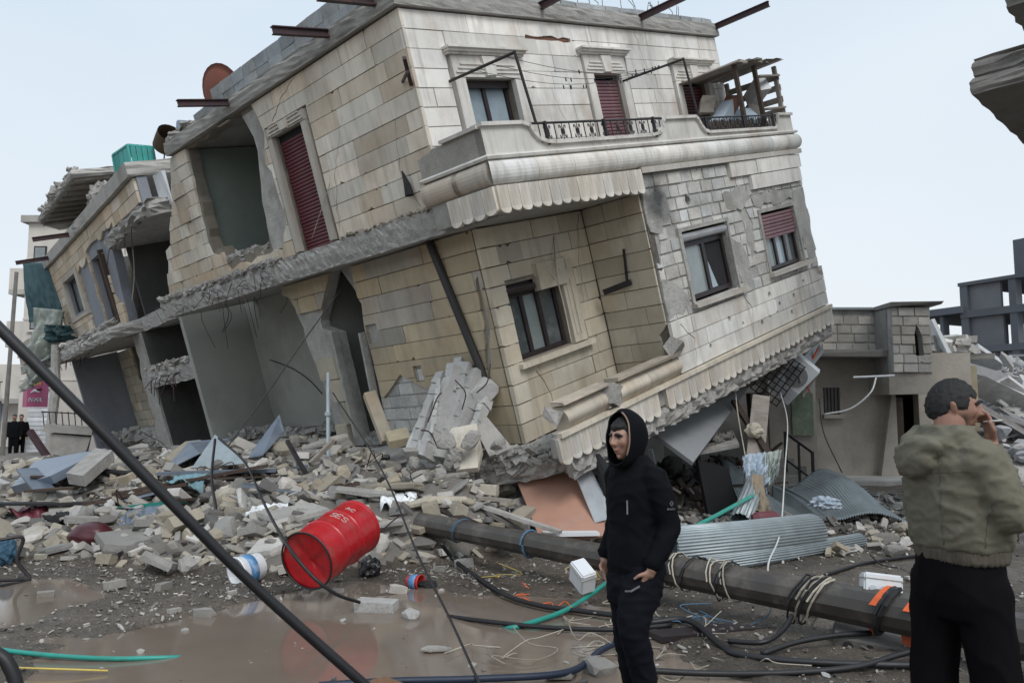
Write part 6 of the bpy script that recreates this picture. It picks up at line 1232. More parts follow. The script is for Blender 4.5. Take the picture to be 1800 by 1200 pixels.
cn = empty('paint_tin'); cn.location = gp(417, 958, .2); item(cn, 'pale printed tin standing behind the white bucket', 'tin'); vs, fs = lathe([(.0, 0), (.08, 0), (.083, .01), (.083, .19), (.076, .2), (0, .195)]); mesh('can', [Euler((.15, -.2, 0)).to_matrix() @ Vector(v) for v in vs], fs, 'letter_pale' if False else mat('tin_print', (.55, .52, .46), .5, .2, False, 12, stain=.5, stain_col=(.3, .22, .12), stain_scale=(14, 14, 10)), cn, True)
crumple('blue_bag', gp(480, 978, .16), (.15, .12, .09), mat('bag_blue', (.28, .45, .58), .45, .2, False, 8, stain=.5, stain_col=(.6, .65, .68), stain_scale=(8, 8, 8), bump=.4, bscale=14), 'light blue bag squeezed between bucket and barrel', 'bag', 7)
crumple('black_bag', gp(650, 1000, .1), (.1, .1, .13), mat('bag_black', (.012, .012, .014), .3, .2, bump=.5, bscale=14), 'small black plastic bag under the barrel end', 'bag', 8)
cp = empty('paper_tub'); cp.location = gp(728, 1022, .065); item(cp, 'red and white ice-cream tub on its side at the puddle edge', 'tub'); mt = Euler((radians(90), 0, radians(62))).to_matrix()
vs, fs = lathe([(0, 0), (.05, 0), (.055, .01), (.07, .14), (.074, .145), (.07, .15), (.064, .14), (.05, .01)]); mesh('tub', [mt @ (Vector(v) - Vector((0, 0, .07))) for v in vs], fs, mat('tub_red', (.5, .03, .03), .45, .15), cp, True); vs, fs = lathe([(.06, .035), (.0615, .035), (.071, .115), (.069, .115)]); mesh('label_band', [mt @ (Vector(v) - Vector((0, 0, .07))) for v in vs], fs, 'label_blue', cp, True)
cu = crumple('maroon_cushion', at(160, 950, 9.3) + Vector((0, 0, .06)), (.25, .2, .15), mat('leather_maroon', (.055, .008, .012), .35, .2, bump=.2, bscale=20), 'round maroon cushion lying at the left mud edge', 'cushion', 9, 4, .18, 1.6)
for p in cu.data.polygons: p.use_smooth = True
mfr = empty('bent_metal_frame'); item(mfr, 'bent black metal chair frame at the left edge of the picture', 'frame'); a = [gp(0, 1030, .02), gp(52, 1018, .02), gp(30, 985, .2), gp(40, 945, .42), gp(0, 948, .42)]
MB().tube(spline(a, 6), .018, 6).obj('tube', 'iron', mfr); MB().tube([gp(0, 1020, .05), gp(52, 1018, .02)], .015, 6).obj('tube', 'iron', mfr)
item(crumple('blue_rag', gp(8, 968, .2), (.12, .1, .14), mat('rag_blue', (.04, .10, .16), .8, .2), 'dark blue rag caught at the left picture edge', 'rag', 10), 'dark blue rag caught at the left picture edge', 'rag')
rr = random.Random(501)
def single(kd, px, py, s, label, cat='block', tone=6, tilt=.08, sc=None, rz=None, lift=.3):
    g = gp(px, py, 0); g = gp(px, py, max(ground_h(g.x, g.y), .012)); o = put_chunk(kd, g.x, g.y, max(ground_h(g.x, g.y), 0.0) + s * lift * .4, s, rr, tone, tilt=tilt, sc=sc, rz=rz); tag(o, label, cat, kind='thing'); del o['group']; return o
cb = empty('cinder_block'); g = gp(662, 1072, .012); cb.location = (g.x, g.y, .045); cb.rotation_euler = (.03, .02, -.12); item(cb, 'grey concrete block half sunk in the middle of the puddle', 'block'); MB().box((-.165, -.09, -.06), (.165, .09, .05), jit=.006).obj('block', 'masonry', cb, color=(.47, .46, .44))
for px, py, s, lb, kd, tone in ((360, 1082, .30, 'long grey block at the near puddle edge left of the barrel', 'block', 0), (306, 1078, .17, 'small pale block beside the long grey block in the puddle', 'block', 6), (326, 1108, .09, 'tiny white crumb in the puddle below the long grey block', 'lump', 6), (408, 1048, .17, 'white block with a rusty corner in the mud below the bucket', 'block', 6), (80, 1048, .24, 'grey block alone in the mud at the left', 'block', 0), (720, 1086, .19, 'white crumbly lump in the puddle right of the sunken block', 'lump', 6), (766, 1144, .24, 'flat white foam piece floating in the near puddle', 'slab', 6), (246, 1146, .08, 'small white crumb in the water above the left hose', 'lump', 6), (832, 1170, .08, 'tiny pale crumb at the near puddle edge', 'lump', 6), (815, 996, .36, 'flat grey paving slab at the puddle end near the pole', 'block', 0), (772, 995, .22, 'rough grey block left of the flat paving slab', 'block', 0), (700, 990, .3, 'broken pale block behind the ice-cream tub', 'block', 6), (776, 1032, .12, 'white crumb beside the black rag at the puddle edge', 'block', 6), (595, 1040, .2, 'white block in front of the barrel at the waterline', 'block', 6), (680, 925, .34, 'rust-brown lump of earth behind the red barrel', 'lump', 4), (540, 1038, .14, 'small pale chip under the barrel front', 'block', 1), (1050, 1180, .3, 'grey rubble lump at the bottom beside the hooded person', 'lump', 0), (1435, 1022, .22, 'white block behind the roped pole', 'block', 6), (1395, 1030, .3, 'tan flat block behind the roped pole', 'block', 4), (985, 1190, .26, 'grey slab at the bottom edge left of the hooded person', 'slab', 0), (1540, 1068, .13, 'small white stone beside the junction box', 'lump', 6), (1600, 1015, .16, 'white plaster chip behind the junction box', 'slab', 6), (205, 968, .34, 'pale flat block next to the maroon cushion', 'block', 1), (290, 960, .3, 'grey kerb piece behind the black plank', 'block', 0)):
    o = single(kd, px, py, s, lb, 'foam' if 'foam' in lb else 'block' if kd == 'block' else 'stone', tone)
    if 'earth' in lb: o.color = (.22, .12, .07, 1)
crumple('black_rag', gp(752, 1028, .03), (.09, .06, .05), 'soot_shade_black', 'small black rag at the puddle edge beside the tub', 'rag', 11)
hc = empty('hollow_core_slab'); g = gp(1560, 1146, .02); hc.location = g; hc.scale = (.8, .8, .8); hc.rotation_euler = (.12, .1, -.3); item(hc, 'hollow concrete plank with round holes under the pole end', 'concrete plank')
MB().box((-.4, -.0, -.06), (.5, .4, .06), jit=.02).obj('plank', 'concrete_dark', hc)
for k in range(5): MB().tube([(-.31 + k * .17, -.018, -.0), (-.31 + k * .17, .012, -.0)], .04, 12).obj('hole_shade', 'soot_shade_black', hc)  # near-black discs on the plank end paint the shade inside the holes
# ================================================================ cables, hoses and ropes
def cable(name, pts, r_, m, label, cat='cable', n=8, k=8, group=None):
    o = MB().tube(spline(pts, k), r_, n).obj(name, m, None, True); item(o, label, cat, group); return o
cable('thick_cable', [at(-60, 520, 2.35), at(0, 578, 2.38), at(150, 728, 2.45), at(300, 882, 2.55), at(450, 1032, 2.68), at(640, 1202, 2.85), at(720, 1270, 2.95)], .0175, 'cable_black', 'thick black cable slung diagonally across the left foreground')
cable('thick_cable', [at(-20, 1140, 2.7), at(10, 1160, 2.7), at(28, 1200, 2.7), at(30, 1240, 2.7)], .022, 'cable_black', 'black cable loop in the bottom left corner')
cable('green_hose', [gp(-60, 1128, .06), gp(0, 1141, .05), gp(100, 1152, .04), gp(200, 1157, .03), gp(300, 1155, .012), gp(330, 1155, -.03)], .016, 'teal', 'green hose running into the puddle at lower left', 'hose')
cable('yellow_cord', [gp(0, 1172, .05), gp(100, 1175, .05), gp(190, 1178, .03)], .006, 'rope_yellow', 'thin yellow cord under the green hose at lower left', 'cord')
cable('green_hose', [gp(885, 1104, .0), gp(912, 1100, .03), gp(985, 1076, .05), gp(1030, 1050, .1), gp(1075, 1018, .2), gp(1130, 985, .3)], .02, 'teal', 'green hose rising from the puddle behind the hooded person', 'hose')
cable('wire', [at(585, 690, 10.4), at(668, 820, 8.4), at(735, 975, 6.6), at(790, 1085, 5.6), at(838, 1190, 4.9), at(860, 1230, 4.7)], .009, 'cable_black', 'taut thin black wire running down past the ice-cream tub', 'wire')
cable('wire', [at(606, 500, 12.3), at(540, 590, 11.8), at(470, 690, 11.4), at(400, 785, 11.0)], .010, 'cable_black', 'thin black wire from the slab corner down to the sheet metal', 'wire')
cable('hose', [at(378, 772, 11.2), at(372, 840, 10.4), at(380, 905, 9.6), at(360, 940, 9.2)], .018, 'cable_black', 'black hose hanging off the peaked metal sheet', 'hose')
cable('hose', [at(384, 770, 11.2), at(430, 812, 10.2), at(462, 880, 8.6), at(500, 950, 6.75), at(545, 1008, 6.45), at(590, 1043, 6.5), at(632, 1058, 6.7)], .014, 'cable_black', 'black hose looping from the metal sheet over the red barrel', 'hose')
cable('hose', [gp(775, 955, .3), gp(800, 985, .1), gp(840, 1015, .06), gp(890, 1046, .05), gp(950, 1064, .05), gp(1010, 1072, .05), gp(1120, 1085, .06), gp(1200, 1090, .05)], .022, 'cable_black', 'black hose curving along the puddle end toward the hooded person', 'hose')
cable('cable', [gp(788, 1083, .01), gp(860, 1092, .04), gp(960, 1102, .04), gp(1080, 1106, .05), gp(1180, 1098, .05)], .018, 'cable_black', 'black cable lying straight across the puddle end')
cable('blue_cable', [gp(560, 1204, .05), gp(700, 1196, .05), gp(850, 1192, .05), gp(1000, 1180, .06), gp(1060, 1140, .06), gp(1110, 1120, .06)], .022, mat('cable_blue', (.012, .022, .05), .5, .2), 'dark blue cable along the bottom edge')
cable('cable', [gp(1140, 1178, .06), gp(1250, 1183, .05), gp(1380, 1182, .05), gp(1500, 1172, .06), gp(1580, 1150, .1), gp(1660, 1128, .15)], .02, 'cable_black', 'long black cable crossing the lower right ground')
cable('cable', [gp(1140, 1094, .06), gp(1210, 1090, .08), gp(1270, 1135, .06), gp(1300, 1150, .05), gp(1400, 1162, .05), gp(1560, 1168, .06), gp(1680, 1168, .06)], .024, 'cable_black', 'looped black cable below the fallen pole')
cable('cable', [gp(1340, 1148, .06), gp(1400, 1128, .1), gp(1470, 1116, .12), gp(1530, 1112, .12)], .02, 'cable_black', 'short black cable end curling under the pole')
cable('cable', [gp(1280, 1126, .08), gp(1340, 1128, .1), gp(1375, 1108, .14), gp(1392, 1082, .2)], .018, 'cable_black', 'black cable bending up onto the roped pole')
cable('cable', [gp(1450, 1010, .05), gp(1520, 990, .05), gp(1600, 978, .05), gp(1660, 970, .05)], .02, 'cable_black', 'black cable on the ground behind the junction box')
cable('wire', [gp(1530, 975, .1), gp(1550, 992, .06), gp(1580, 998, .04), gp(1600, 1008, .04)], .008, 'cable_black', 'kinked thin wire on the ground behind the junction box', 'wire')
cable('rope', [at(962, 330, 11.6), at(972, 400, 11.5), at(978, 480, 11.2), at(992, 540, 10.9), at(1005, 603, 10.6)], .009, 'rope_pale', 'frayed pale rope hanging from the balcony before the lower window', 'rope')
cable('rope', [at(1372, 690, 14.0), at(1384, 740, 12.5), at(1380, 820, 11), at(1372, 930, 9.2), at(1352, 985, 8.0), at(1350, 1015, 7.2)], .009, 'white_string', 'long white rope hanging from the raised corner to the pole', 'rope')
cable('rope', [at(1290, 655, 13.5), at(1296, 720, 12.8), at(1308, 790, 12.2), at(1320, 850, 11.6)], .009, 'rope_pale', 'thin pale rope hanging beside the grey panel', 'rope')
cable('white_wire', [at(1448, 728, 19), at(1495, 718, 19), at(1530, 690, 19), at(1540, 664, 19.3)], .02, 'white_string', 'white wire drooping across the low house wall', 'wire')
cable('wire', [at(1440, 700, 18), at(1448, 760, 17), at(1480, 830, 15.5)], .012, 'cable_black', 'black wire slanting down the low house wall', 'wire')
cable('wire', [at(232, 420, 19.5), at(236, 480, 19.6), at(232, 530, 19.7)], .012, 'rope_pale', 'loose wire dangling in the gutted stairwell', 'wire')
cable('wire', [at(455, 120, 15.5), at(510, 62, 14), at(590, -5, 12.2)], .008, 'cable_black', 'thin wire running along the roof parapet', 'wire')
cable('wire', [at(690, -20, 10.5), at(640, 120, 11), at(590, 290, 11.5), at(548, 420, 12)], .005, 'rope_pale', 'hair-thin wire down the upper left wall', 'wire')
rr = random.Random(88)
for k, (px, py, n_, m_, w) in enumerate(((1030, 1000, 6, 'rope_yellow', 40), (870, 1020, 2, 'rope_yellow', 20), (960, 1040, 3, 'orange', 36), (1230, 1085, 4, 'rope_blue', 40), (1010, 1095, 6, 'rope_pale', 60), (1280, 1020, 5, 'rope_yellow', 40), (1200, 1160, 5, 'rope_pale', 70), (1100, 1140, 5, 'rope_pale', 60), (1420, 1100, 4, 'cable_black', 50), (930, 1150, 3, 'rope_pale', 60))):
    for q in range(n_):
        p = [gp(px + rr.gauss(0, w), py + rr.gauss(0, w * .3), .03)]
        for j in range(5): p.append(p[-1] + Vector((rr.gauss(.03, .13), rr.gauss(0, .12), max(.02 - p[-1].z, rr.gauss(0, .05)))))
        cl = {'rope_yellow': 'yellow', 'orange': 'orange', 'rope_blue': 'blue', 'rope_pale': 'pale', 'cable_black': 'black'}[m_]
        wh = 'by the white electrical box' if px in (1030, 960, 870) else 'round the roped pole' if px in (1280, 1230, 1420) else 'on the mud around the hooded person'
        cable('string', p, .0045, m_, 'tangled ' + cl + ' string ' + wh, 'string', 4, 5, cl + ' strings ' + wh)
# ================================================================ people
mat('skin', (1, 1, 1), .5, .06, True, 6, bump=.12, bscale=90, bdist=.002, rnd=0)
def skin_vc():
    m = M['skin']; t = m.node_tree; a = t.nodes.new('ShaderNodeVertexColor'); a.layer_name = 'tone'
    for n_ in t.nodes:
        if n_.bl_idname == 'ShaderNodeMixRGB' and n_.blend_type == 'MULTIPLY': t.links.new(a.outputs[0], n_.inputs[2]); break
    b = t.nodes['Principled BSDF']; b.inputs['Subsurface Weight'].default_value = .08; b.inputs['Subsurface Radius'].default_value = (.01, .004, .002)
skin_vc()
mat('jacket_black', (.0045, .005, .007), .85, .15, False, 8, bump=.35, bscale=220, bdist=.002, rnd=0, spec=.12); mat('trouser_black', (.006, .0065, .010), .85, .15, False, 8, bump=.35, bscale=160, bdist=.002, rnd=0, spec=.12)
mat('jacket_olive', (.145, .135, .10), .8, .14, False, 5, stain=.3, stain_col=(.10, .095, .07), stain_scale=(6, 6, 6), bump=.35, bscale=150, bdist=.003, rnd=0, spec=.3); mat('rib_knit', (.10, .085, .065), .9, .15, False, 8, bump=.5, bscale=120, bdist=.003, rnd=0); mat('trouser_dark', (.006, .005, .006), .9, .2, False, 6, bump=.3, bscale=120, rnd=0, spec=.08)
mat('hair_black', (.009, .008, .008), .6, .25, False, 30, bump=.8, bscale=150, bdist=.006, rnd=0); mat('eye_white', (.55, .52, .5), .25, .03, bump=0); mat('iris', (.02, .012, .008), .15, .05, bump=0)
class Body:
    def __init__(s, o, f): s.o = Vector(o); s.f = Vector((f[0], f[1], 0)).normalized(); s.l = Vector((-s.f.y, s.f.x, 0))
    def __call__(s, f, l, z): return s.o + s.f * f + s.l * l + Vector((0, 0, z))
def cap(mb, p, q, r0, r1, n=14, sq=1.0):
    p, q = Vector(p), Vector(q); d = (q - p).normalized(); pts = []; rs = []
    for k in range(5): a = pi / 2 * k / 5; pts.append(p - d * r0 * cos(a)); rs.append(max(1e-4, r0 * sin(a)))
    pts += [p, q]; rs += [r0, r1]
    for k in range(4, -1, -1): a = pi / 2 * k / 5; pts.append(q + d * r1 * cos(a)); rs.append(max(1e-4, r1 * sin(a)))
    mb.tube(pts, rs, n)
def limb(mb, pts, rs):
    for i in range(len(pts) - 1): cap(mb, pts[i], pts[i + 1], rs[i], rs[i + 1])
def ellip(mb, c, ax, n=16):
    """ellipsoid with axis vectors ax = (a, b, c)"""
    c = Vector(c); vs = []
    for j in range(n + 1):
        t = pi * j / n
        for k in range(n): a = 2 * pi * k / n; vs.append(c + ax[0] * (sin(t) * cos(a)) + ax[1] * (sin(t) * sin(a)) + ax[2] * cos(t))
    mb.add(vs, grid_faces(n, n + 1, True))
def loft(mb, B, secs, n=24):
    """stack of body sections (z, f-centre, l-centre, half-depth, half-width)"""
    vs = []
    for z, fc, lc, hd, hw in secs:
        for k in range(n):
            a = 2 * pi * k / n; c_, s_ = cos(a), sin(a); e = .82
            vs.append(B(fc + hd * math.copysign(abs(c_) ** e, c_), lc + hw * math.copysign(abs(s_) ** e, s_), z))
    mb.add(vs, grid_faces(n, len(secs), True) + [tuple(range(n - 1, -1, -1)), tuple(range((len(secs) - 1) * n, len(secs) * n))])
def fuse(name, mb, m, parent, voxel=.011, smooth=3, folds=None):
    """one continuous skin over all the volumes; folds(p, n) -> displacement"""
    me = bpy.data.meshes.new(name); me.from_pydata([tuple(v) for v in mb.v], [], mb.f); o = bpy.data.objects.new(name, me); COL.objects.link(o)
    bm = bmesh.new(); bm.from_mesh(me); bmesh.ops.recalc_face_normals(bm, faces=bm.faces); bm.to_mesh(me); bm.free()
    r_ = o.modifiers.new('r', 'REMESH'); r_.mode = 'VOXEL'; r_.voxel_size = voxel; s_ = o.modifiers.new('s', 'SMOOTH'); s_.iterations = smooth; s_.factor = .5
    dg = bpy.context.evaluated_depsgraph_get(); ev = o.evaluated_get(dg); nm = bpy.data.meshes.new_from_object(ev); bpy.data.objects.remove(o); bpy.data.meshes.remove(me)
    if folds:
        nr = [v.normal.copy() for v in nm.vertices]
        for v, n in zip(nm.vertices, nr): v.co = v.co + n * folds(v.co.copy(), n)
    for p in nm.polygons: p.use_smooth = True
    nm.name = name; nm.materials.clear(); nm.materials.append(M[m] if isinstance(m, str) else m); return link(name, nm, None, parent)
def wrinkle(seed, amp=.009, sc=(9, 9, 16), ridge=.7):
    o = Vector((seed * 3.7, 0, 0))
    def f(p, n):
        q = Vector((p.x * sc[0], p.y * sc[1], p.z * sc[2])) + o + Vector((0, 0, 5 * (p.x + p.y)))
        w = noise.noise(q * .6) * .6; r_ = 1 - abs(noise.noise(q * .8 + Vector((9, 2, 4)))) * 2.4
        return amp * (w + ridge * max(0, r_) ** 2 - .25)
    return f
G = lambda x, c, w: math.exp(-((x - c) / w) ** 2)
def head_point(th, ph, P):
    """th: azimuth from the nose (+ to his left), ph: elevation; local x forward, y left, z up"""
    W, D, Hh = P['w'], P['d'], P['h']; ct, st, cp, sp = cos(th), sin(th), cos(ph), sin(ph)
    x = D * cp * ct; y = W * cp * st; z = Hh * sp; at_ = abs(th)
    fr = max(0, ct) ** 1.0
    low = sstep((-sp - .15) / .75)
    y *= 1 - .28 * low * (1 - .2 * fr); x *= 1 - .10 * low * (1 - fr) if ct > 0 else 1 - .25 * low
    if ct < 0: x *= 1.06 - .1 * max(0, -sp)
    f = 0
    f += P.get('nose', .024) * G(th, 0, .13) * (G(ph, -.17, .13) * 1.0 + .55 * G(ph, .02, .16)) + .010 * G(at_, .13, .08) * G(ph, -.2, .07)
    f += .007 * G(at_, .38, .26) * G(ph, .24, .1) + .004 * G(th, 0, .2) * G(ph, .22, .12)
    f -= .013 * G(at_, .36, .17) * G(ph, .09, .10)
    f += .006 * G(at_, .62, .22) * G(ph, -.12, .17)
    f -= .006 * G(at_, .55, .18) * G(ph, -.45, .15)
    f += .010 * G(th, 0, .26) * G(ph, -.49, .07) + .009 * G(th, 0, .22) * G(ph, -.62, .055) - .006 * G(th, 0, .3) * G(ph, -.555, .028) - .003 * G(th, 0, .07) * G(ph, -.38, .05)
    f += .012 * G(th, 0, .3) * G(ph, -.92, .17) - .005 * G(th, 0, .3) * G(ph, -.74, .06)
    n = Vector((cp * ct, cp * st, sp * .6)).normalized(); return Vector((x, y, z)) + n * f
def make_head(parent, C_, fwd, up, P, tone, lip, stubble=0, hair=None, ears=True, body_mb=None):
    """face with eyes, brows, lips, ears, hair; returns local->world"""
    fwd = Vector(fwd).normalized(); up = Vector(up); left = up.cross(fwd).normalized(); up = fwd.cross(left).normalized()
    X = Matrix(((fwd.x, left.x, up.x, C_.x), (fwd.y, left.y, up.y, C_.y), (fwd.z, left.z, up.z, C_.z), (0, 0, 0, 1)))
    nu, nv = 96, 72; vs = []; cs = []
    for j in range(nv):
        ph = -pi / 2 + pi * j / (nv - 1)
        for i in range(nu):
            th = -pi + 2 * pi * i / nu; th = math.copysign(abs(th / pi) ** 1.35 * pi, th); vs.append(X @ head_point(th, ph, P)); at_ = abs(th); c = Vector(tone)
            lp_ = G(th, 0, .24) * max(G(ph, -.49, .045), G(ph, -.61, .05)); c = c.lerp(Vector(lip), min(1, lp_ * 1.1))
            c *= 1 - .55 * G(th, 0, .27) * G(ph, -.555, .016)
            c = c * (1 - .25 * G(at_, .36, .16) * G(ph, .03, .09)); c = c.lerp(Vector((.30, .12, .085)), .25 * (G(at_, .55, .25) * G(ph, -.18, .18) + G(th, 0, .12) * G(ph, -.17, .1)))
            if stubble:
                sb = max(sstep((-ph - .55) / .2) * sstep((1.5 - at_) / .4), G(ph, -.4, .05) * sstep((.38 - at_) / .12), sstep((-ph - .1) / .3) * G(at_, 1.15, .28)); sb *= 1 - min(1, lp_ * 1.5); c = c.lerp(Vector((.05, .04, .036)), stubble * min(1, sb))
            cs.append((*c, 1))
    return X, vs, cs, nu, nv
def finish_head(parent, X, P, hairline, hm='hair_black', fringe=0, brow=1.0):
    hp = lambda th, ph, k=0: X @ (head_point(th, ph, P) * (1 + k))
    for s_ in (1, -1):
        c = X @ (head_point(s_ * .36, .085, P) - Vector((.0075, 0, 0))); e = MB(); ellip(e, c, [X.to_3x3() @ Vector((.0125, 0, 0)), X.to_3x3() @ Vector((0, .0135, 0)), X.to_3x3() @ Vector((0, 0, .0095))], 12); eo = e.obj('eye', 'eye_white', parent, True)
        d = P.get('gaze', Vector((1, 0, 0))); ic = c + X.to_3x3() @ (d.normalized() * .0098); i_ = MB(); ellip(i_, ic, [X.to_3x3() @ Vector((.0032, 0, 0)), X.to_3x3() @ Vector((0, .0062, 0)), X.to_3x3() @ Vector((0, 0, .0062))], 10); i_.obj('iris', 'iris', eo, True)
        MB().tube([hp(s_ * (.20 + .38 * t), .115 + .035 * sin(pi * t), .004) for t in [q / 6 for q in range(7)]], [.0018, .0022, .0026, .0026, .0024, .002, .0015], 6).obj('eyelid', 'hair_black', parent, True)
        MB().tube([hp(s_ * (.12 + .55 * t), .205 + .045 * sin(pi * min(1, t * 1.2)) - .05 * t, .004) for t in [q / 8 for q in range(9)]], [.005 * brow, .0072 * brow, .0078 * brow, .0076 * brow, .007 * brow, .006 * brow, .005 * brow, .004 * brow, .002], 6).obj('eyebrow', hm, parent, True)
    nu, nv = 90, 50; vs = []; fs = []; idx = {}
    for j in range(nv):
        ph = -.9 + (pi / 2 + .9) * j / (nv - 1)
        for i in range(nu):
            th = -pi + 2 * pi * i / nu; at_ = abs(th); hl = hairline(at_)
            q = noise.noise(Vector((cos(th) * 14, sin(th) * 14, ph * 9))) * .055 + noise.noise(Vector((cos(th) * 55, sin(th) * 55, ph * 5))) * .045; k = .075 + q + fringe * G(at_, 0, .7) * G(ph, hl + .1, .16)
            k *= sstep((ph - hl) / .12 + .35); vs.append(X @ (head_point(th, ph, dict(P, nose=0)) * (1 + k) if ph > hl - .1 else head_point(th, ph, P) * .9))
    for j in range(nv - 1):
        for i in range(nu):
            ph = -.9 + (pi / 2 + .9) * (j + .5) / (nv - 1); th = -pi + 2 * pi * (i + .5) / nu
            if ph > hairline(abs(th)) - .03 + .05 * noise.noise(Vector((th * 9, 1, 1))): fs.append((j * nu + i, j * nu + (i + 1) % nu, (j + 1) * nu + (i + 1) % nu, (j + 1) * nu + i))
    return mesh('hair', vs, fs, hm, parent, smooth=True)
def hand_parts(mb, wrist, fwd, palm_n, side_thumb, s=1.0, curl=(.5, .55, .6, .65)):
    """palm, four bent fingers of unequal length and a thumb from the side of the palm"""
    fwd = Vector(fwd).normalized(); pn = Vector(palm_n); pn = (pn - fwd * pn.dot(fwd)).normalized(); ac_ = fwd.cross(pn).normalized() * side_thumb
    cap(mb, wrist, wrist + fwd * .03 * s, .024 * s, .026 * s, 10)
    for k in range(4): o_ = ac_ * (.027 - .018 * k) * s; cap(mb, wrist + fwd * .025 * s + o_ * .7, wrist + fwd * .085 * s + o_, .014 * s, .0115 * s, 8)
    for k, L_ in enumerate((.066, .074, .069, .054)):
        p = wrist + fwd * .088 * s + ac_ * (.027 - .018 * k) * s; d = fwd.copy(); r_ = .0095 * s
        for seg, fr in enumerate((.45, .32, .23)):
            ang = curl[k] * (.6 + .5 * seg); ax_ = fwd.cross(pn).normalized(); d = (Matrix.Rotation(ang, 3, ax_) @ d).normalized() if seg or True else d; q = p + d * L_ * fr * s; cap(mb, p, q, r_, r_ * .9, 8); p = q; r_ *= .92
    p = wrist + fwd * .03 * s + ac_ * .026 * s; q = p + (fwd * .6 + ac_ * .7 + pn * .25).normalized() * .042 * s; cap(mb, p, q, .0125 * s, .011 * s, 8); cap(mb, q, q + (fwd * .8 + ac_ * .15 + pn * .35).normalized() * .034 * s, .0105 * s, .009 * s, 8)
def skin_body(parent, hv, hc, nu, nv, extra, tone, name='body'):
    """head joined with neck, trunk, arms and hands in one continuous mesh: the fused body takes the sculpted head's surface"""
    fs = grid_faces(nu, nv, True); me = bpy.data.meshes.new(name)
    V = list(hv); F = list(fs); Cc = list(hc)
    t = fuse('tmp', extra, 'skin', None, .007, 2); b = len(V); V += [v.co.copy() for v in t.data.vertices]; F += [tuple(i + b for i in p.vertices) for p in t.data.polygons]; Cc += [(*tone, 1)] * len(t.data.vertices); bpy.data.objects.remove(t)
    me.from_pydata([tuple(v) for v in V], [], F); ca = me.color_attributes.new('tone', 'FLOAT_COLOR', 'POINT'); ca.data.foreach_set('color', [q for c in Cc for q in c])
    for p in me.polygons: p.use_smooth = True
    return link(name, me, 'skin', parent)
# ---------------------------------------------------------------- young man in the black hooded jacket
g = at(1122, 1290, 4.3); B = Body((g.x, 4.3, .03), (-.84, -.54))
ym = empty('person', B.o); ym['label'] = 'person in a black hooded jacket, hand in pocket, looking left'; ym['category'] = 'person'
def rel(o):   # keep world placement under the parent
    o.matrix_parent_inverse = ym.matrix_world.inverted() if False else Matrix.Translation(-B.o); return o
HC = B(.065, .01, 1.462); Py = dict(w=.074, d=.093, h=.115, nose=.024, gaze=Vector((1, .12, -.05)))
hf = (B.f * .93 + B.l * .12 + Vector((0, 0, -.03)))
X, hv, hc, nu, nv = make_head(ym, HC, hf, (0, 0, 1), Py, (.36, .205, .15), (.30, .115, .095), .0)
mb = MB(); cap(mb, B(.01, .0, 1.30), B(.03, 0, 1.42), .055, .052); loft(mb, B, [(.80, 0, 0, .08, .13), (1.0, 0, 0, .085, .13), (1.2, 0, 0, .1, .15), (1.3, 0, 0, .06, .1)])
for s_ in (1, -1): limb(mb, [B(0, s_ * .15, 1.26), B(-.045, s_ * .2, 1.02), B(.055, s_ * .188, .815)], [.045, .038, .028]); limb(mb, [B(0, s_ * .085, .8), B(.10 if s_ > 0 else 0, s_ * .095, .485), B(0 if s_ > 0 else -.055, s_ * .095, .1)], [.06, .045, .035])
wl_ = B(.055, .188, .815); hand_parts(mb, wl_, B(.08, .12, .68) - wl_, -B.l, -1, .95, (.15, .15, .15, .15)); wr_ = B(.055, -.188, .815); hand_parts(mb, wr_, B(.08, -.12, .68) - wr_, B.l, 1, .95, (.2, .2, .2, .2))
rel(skin_body(ym, hv, hc, nu, nv, mb, (.36, .205, .15)))
h_ = finish_head(ym, X, Py, lambda a: .52 - .12 * G(a, 0, .5) - .45 * sstep((a - .7) / .5), fringe=.10, brow=1.15)
mb = MB(); loft(mb, B, [(.74, .0, 0, .118, .145), (.80, .0, 0, .13, .155), (.88, .0, 0, .132, .155), (.98, .0, 0, .124, .148), (1.1, .0, 0, .128, .155), (1.2, .0, 0, .126, .165), (1.27, -.005, 0, .115, .155), (1.32, -.005, 0, .09, .12), (1.36, .01, 0, .085, .095), (1.385, .02, 0, .08, .088)])
for s_ in (1, -1): limb(mb, [B(-.005, s_ * .148, 1.262), B(-.03, s_ * .185, 1.15), B(-.055, s_ * .205, 1.02), B(-.005, s_ * .2, .92), B(.05, s_ * .19, .845)], [.07, .064, .06, .054, .046])
rel(fuse('jacket', mb, 'jacket_black', ym, .011, 4, wrinkle(1, .010)))
# hood: shell with a face opening
vs = []; fs = []; n1, n2 = 64, 44
fw = hf.normalized(); lf = Vector((0, 0, 1)).cross(fw).normalized(); up = fw.cross(lf)
def hoodp(i, j, k):
    a = -pi + 2 * pi * i / n1; t = j / (n2 - 1)      # t = 0 at the face rim, 1 at the crown's back
    ax_ = fw * (cos(a * 0) * 0)
    rim = Vector((.060 - .012 * cos(a) + .0 * sin(a), .082 * sin(a), .132 * cos(a) * (1.0 if cos(a) > 0 else 1.12)))
    back = Vector((-.115, 0, -.01)); e = sin(t * pi / 2); s2 = cos(t * pi / 2)
    p = Vector((rim.x * 1.0 + (back.x - rim.x) * e, rim.y * (s2 ** .55) * 1.12 if t > 0 else rim.y, rim.z * (s2 ** .55) * 1.06 if t > 0 else rim.z))
    p += Vector((p.x * .0, p.y, p.z)).normalized() * (k + .012 * min(1, t * 8)); w = .010 * noise.noise(Vector((p.x * 14, p.y * 14, p.z * 14)))
    low = sstep((-p.z - .06) / .12); p.x += .02 * low; p.y *= 1 + .12 * low
    return HC + Vector((0, 0, .012)) + fw * (p.x + w) + lf * p.y + up * (p.z + w)
